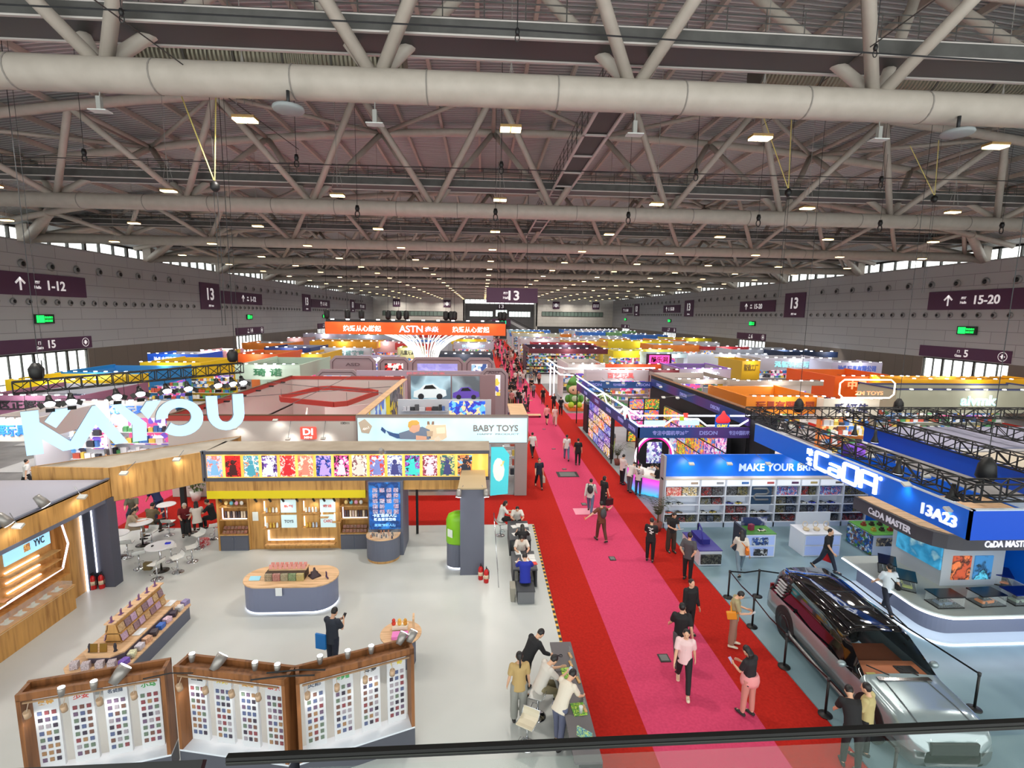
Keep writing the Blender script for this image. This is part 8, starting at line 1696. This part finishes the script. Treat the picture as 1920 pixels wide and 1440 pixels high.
for i, (px, py, fc, po, c1, c2, lb, kw) in enumerate([
 (966, 718, 0, 'walk', WT, BK, 'distant walker in white T-shirt, left one of the trio', {}), (975, 717, 5, 'walk2', WT, JN, 'distant walker in white T-shirt, middle one of the trio', {}), (984, 712, -4, 'walk', (200, 196, 192), BK, 'distant walker in white T-shirt, right one of the trio', {}),
 (965, 758, 0, 'stand', WT, BK, 'walker in white T-shirt near the far floor sockets', {}), (985, 746, 180, 'walk', BK, BK, 'man in black facing the viewer in the mid-distance crowd', {}), (976, 768, 60, 'stand', BK, BK, 'woman in black with her hair down in the mid-distance crowd', {'hair': 'long', 'female': True}), (990, 772, 90, 'front', (90, 70, 80), BK, 'person in dark red top in the mid-distance crowd', {}), (984, 786, 0, 'walk', (60, 56, 60), BK, 'person in charcoal jacket in the mid-distance crowd', {}),
 (1018, 757, 200, 'stand', BK, BK, 'man in black standing on the red strip at right', {}), (1025, 795, 20, 'walk', (226, 150, 150), BK, 'person in pink T-shirt pulling a flat trolley', {'bottom': 'shorts'}), (1040, 797, 190, 'walk', (226, 196, 190), (206, 180, 170), 'woman in pale pink suit walking to the viewer', {'hair': 'long', 'female': True, 'bottom': 'wide'}), (1038, 770, 170, 'behind', BK, BK, 'man in black standing with hands behind his back by the mascot', {}), (1051, 778, 5, 'behind', (20, 24, 30), BK, 'second man in black with hands on his back by the mascot', {}),
 (945, 778, 90, 'stand', BK, BK, 'man in black leaning at the rounded mauve booth', {}), (955, 790, 0, 'stand', WT, JN, 'person in white T-shirt behind the baby toy booth', {}), (958, 738, 20, 'stand', (60, 60, 66), BK, 'person in grey at the left edge of the distant aisle', {}), (1000, 745, 10, 'walk', (120, 120, 130), BK, 'person in slate top in the distant aisle', {}), (1078, 955, 0, 'stand', BK, BK, '', {}), ]):
    if lb: pp(px, py, fc, po, lb, c1, c2, **kw)
t = thing('flat_trolley', 'flat wooden trolley pulled along the pink carpet', 'trolley', (5.0, 39.5, .02)); p = fl(1000, 782); MB().obox((p.x, p.y, .22), (1.4, .7, .06)).build('deck', W_TOP, t)
for sx in (-1, 1):
    for sy in (-1, 1): MB().ball((p.x+sx*.6, p.y+sy*.28, .1), .09, 8, 6).build('wheel', BLACK, t)
rp_ = random.Random(5); POL = ['walk', 'walk2', 'stand', 'front', 'walkphone']
CL = [(BK, 'black'), (WT, 'white'), ((120, 122, 130), 'grey'), (NV, 'navy'), ((190, 120, 120), 'pink'), ((150, 140, 120), 'beige')]
for i in range(110):
    y = 52+145*(rp_.random()**1.6); x = rp_.uniform(2.8, 8.0)
    if y < 62: x = rp_.uniform(2.6, 4.4)
    c, cn = CL[rp_.choice([0, 0, 0, 1, 1, 2, 3, 4, 5])]; zone = 'nearer part' if y < 80 else ('middle part' if y < 120 else 'far end')
    person((x, y, .02), rp_.choice([0, 10, 180, 190, 90]), rp_.choice(POL), 'visitor in %s top in the crowd on the pink aisle, %s' % (cn, zone), c, rp_.choice([BK, BK, JN, KH, GR]), hair=rp_.choice(['short', 'short', 'long']), grp='%s-topped visitors in the aisle, %s' % (cn, zone))
for i, (x, y) in enumerate(((-12, 36), (-11.2, 37), (-10.4, 36.2), (-9.8, 33.8), (-8.0, 33), (-12.6, 33), (-18.2, 40), (-17.6, 55), (-18, 62), (12, 47), (14, 46.5), (20, 47), (-7, 46), (-2, 45.5), (26, 47), (24, 60), (-24, 27), (-22, 30))):
    person((x, y, .03), i*47 % 360, POL[i % 5], 'visitor in %s clothes among the booths, %s' % (['black', 'white', 'grey'][i % 3], ['inside the red-rimmed booth', 'on the left parallel aisle', 'on the cross aisle'][0 if i < 6 else (1 if x < -15 else 2)]), [BK, WT, GR][i % 3], BK, grp='visitors among the booths %d %d' % (i % 3, 0 if i < 6 else (1 if x < -15 else 2)))
pp(1615, 1420, -35, 'front', 'man in cream T-shirt standing by the front wheel, half hidden by the rail', (186, 172, 120), BK); pp(1592, 1440, 20, 'lean', 'person in black bending beside the man in cream, half hidden by the rail', BK, BK)
person((-19.3, 20.8, .02), 200, 'sit', 'woman in blue jacket sitting at a desk beyond the left canopy', (60, 80, 150), BK, female=True)
bpy.data.scenes.remove(_SC)
for o in bpy.data.objects:
    for k in ('_w', '_local'):
        if k in o: del o[k]
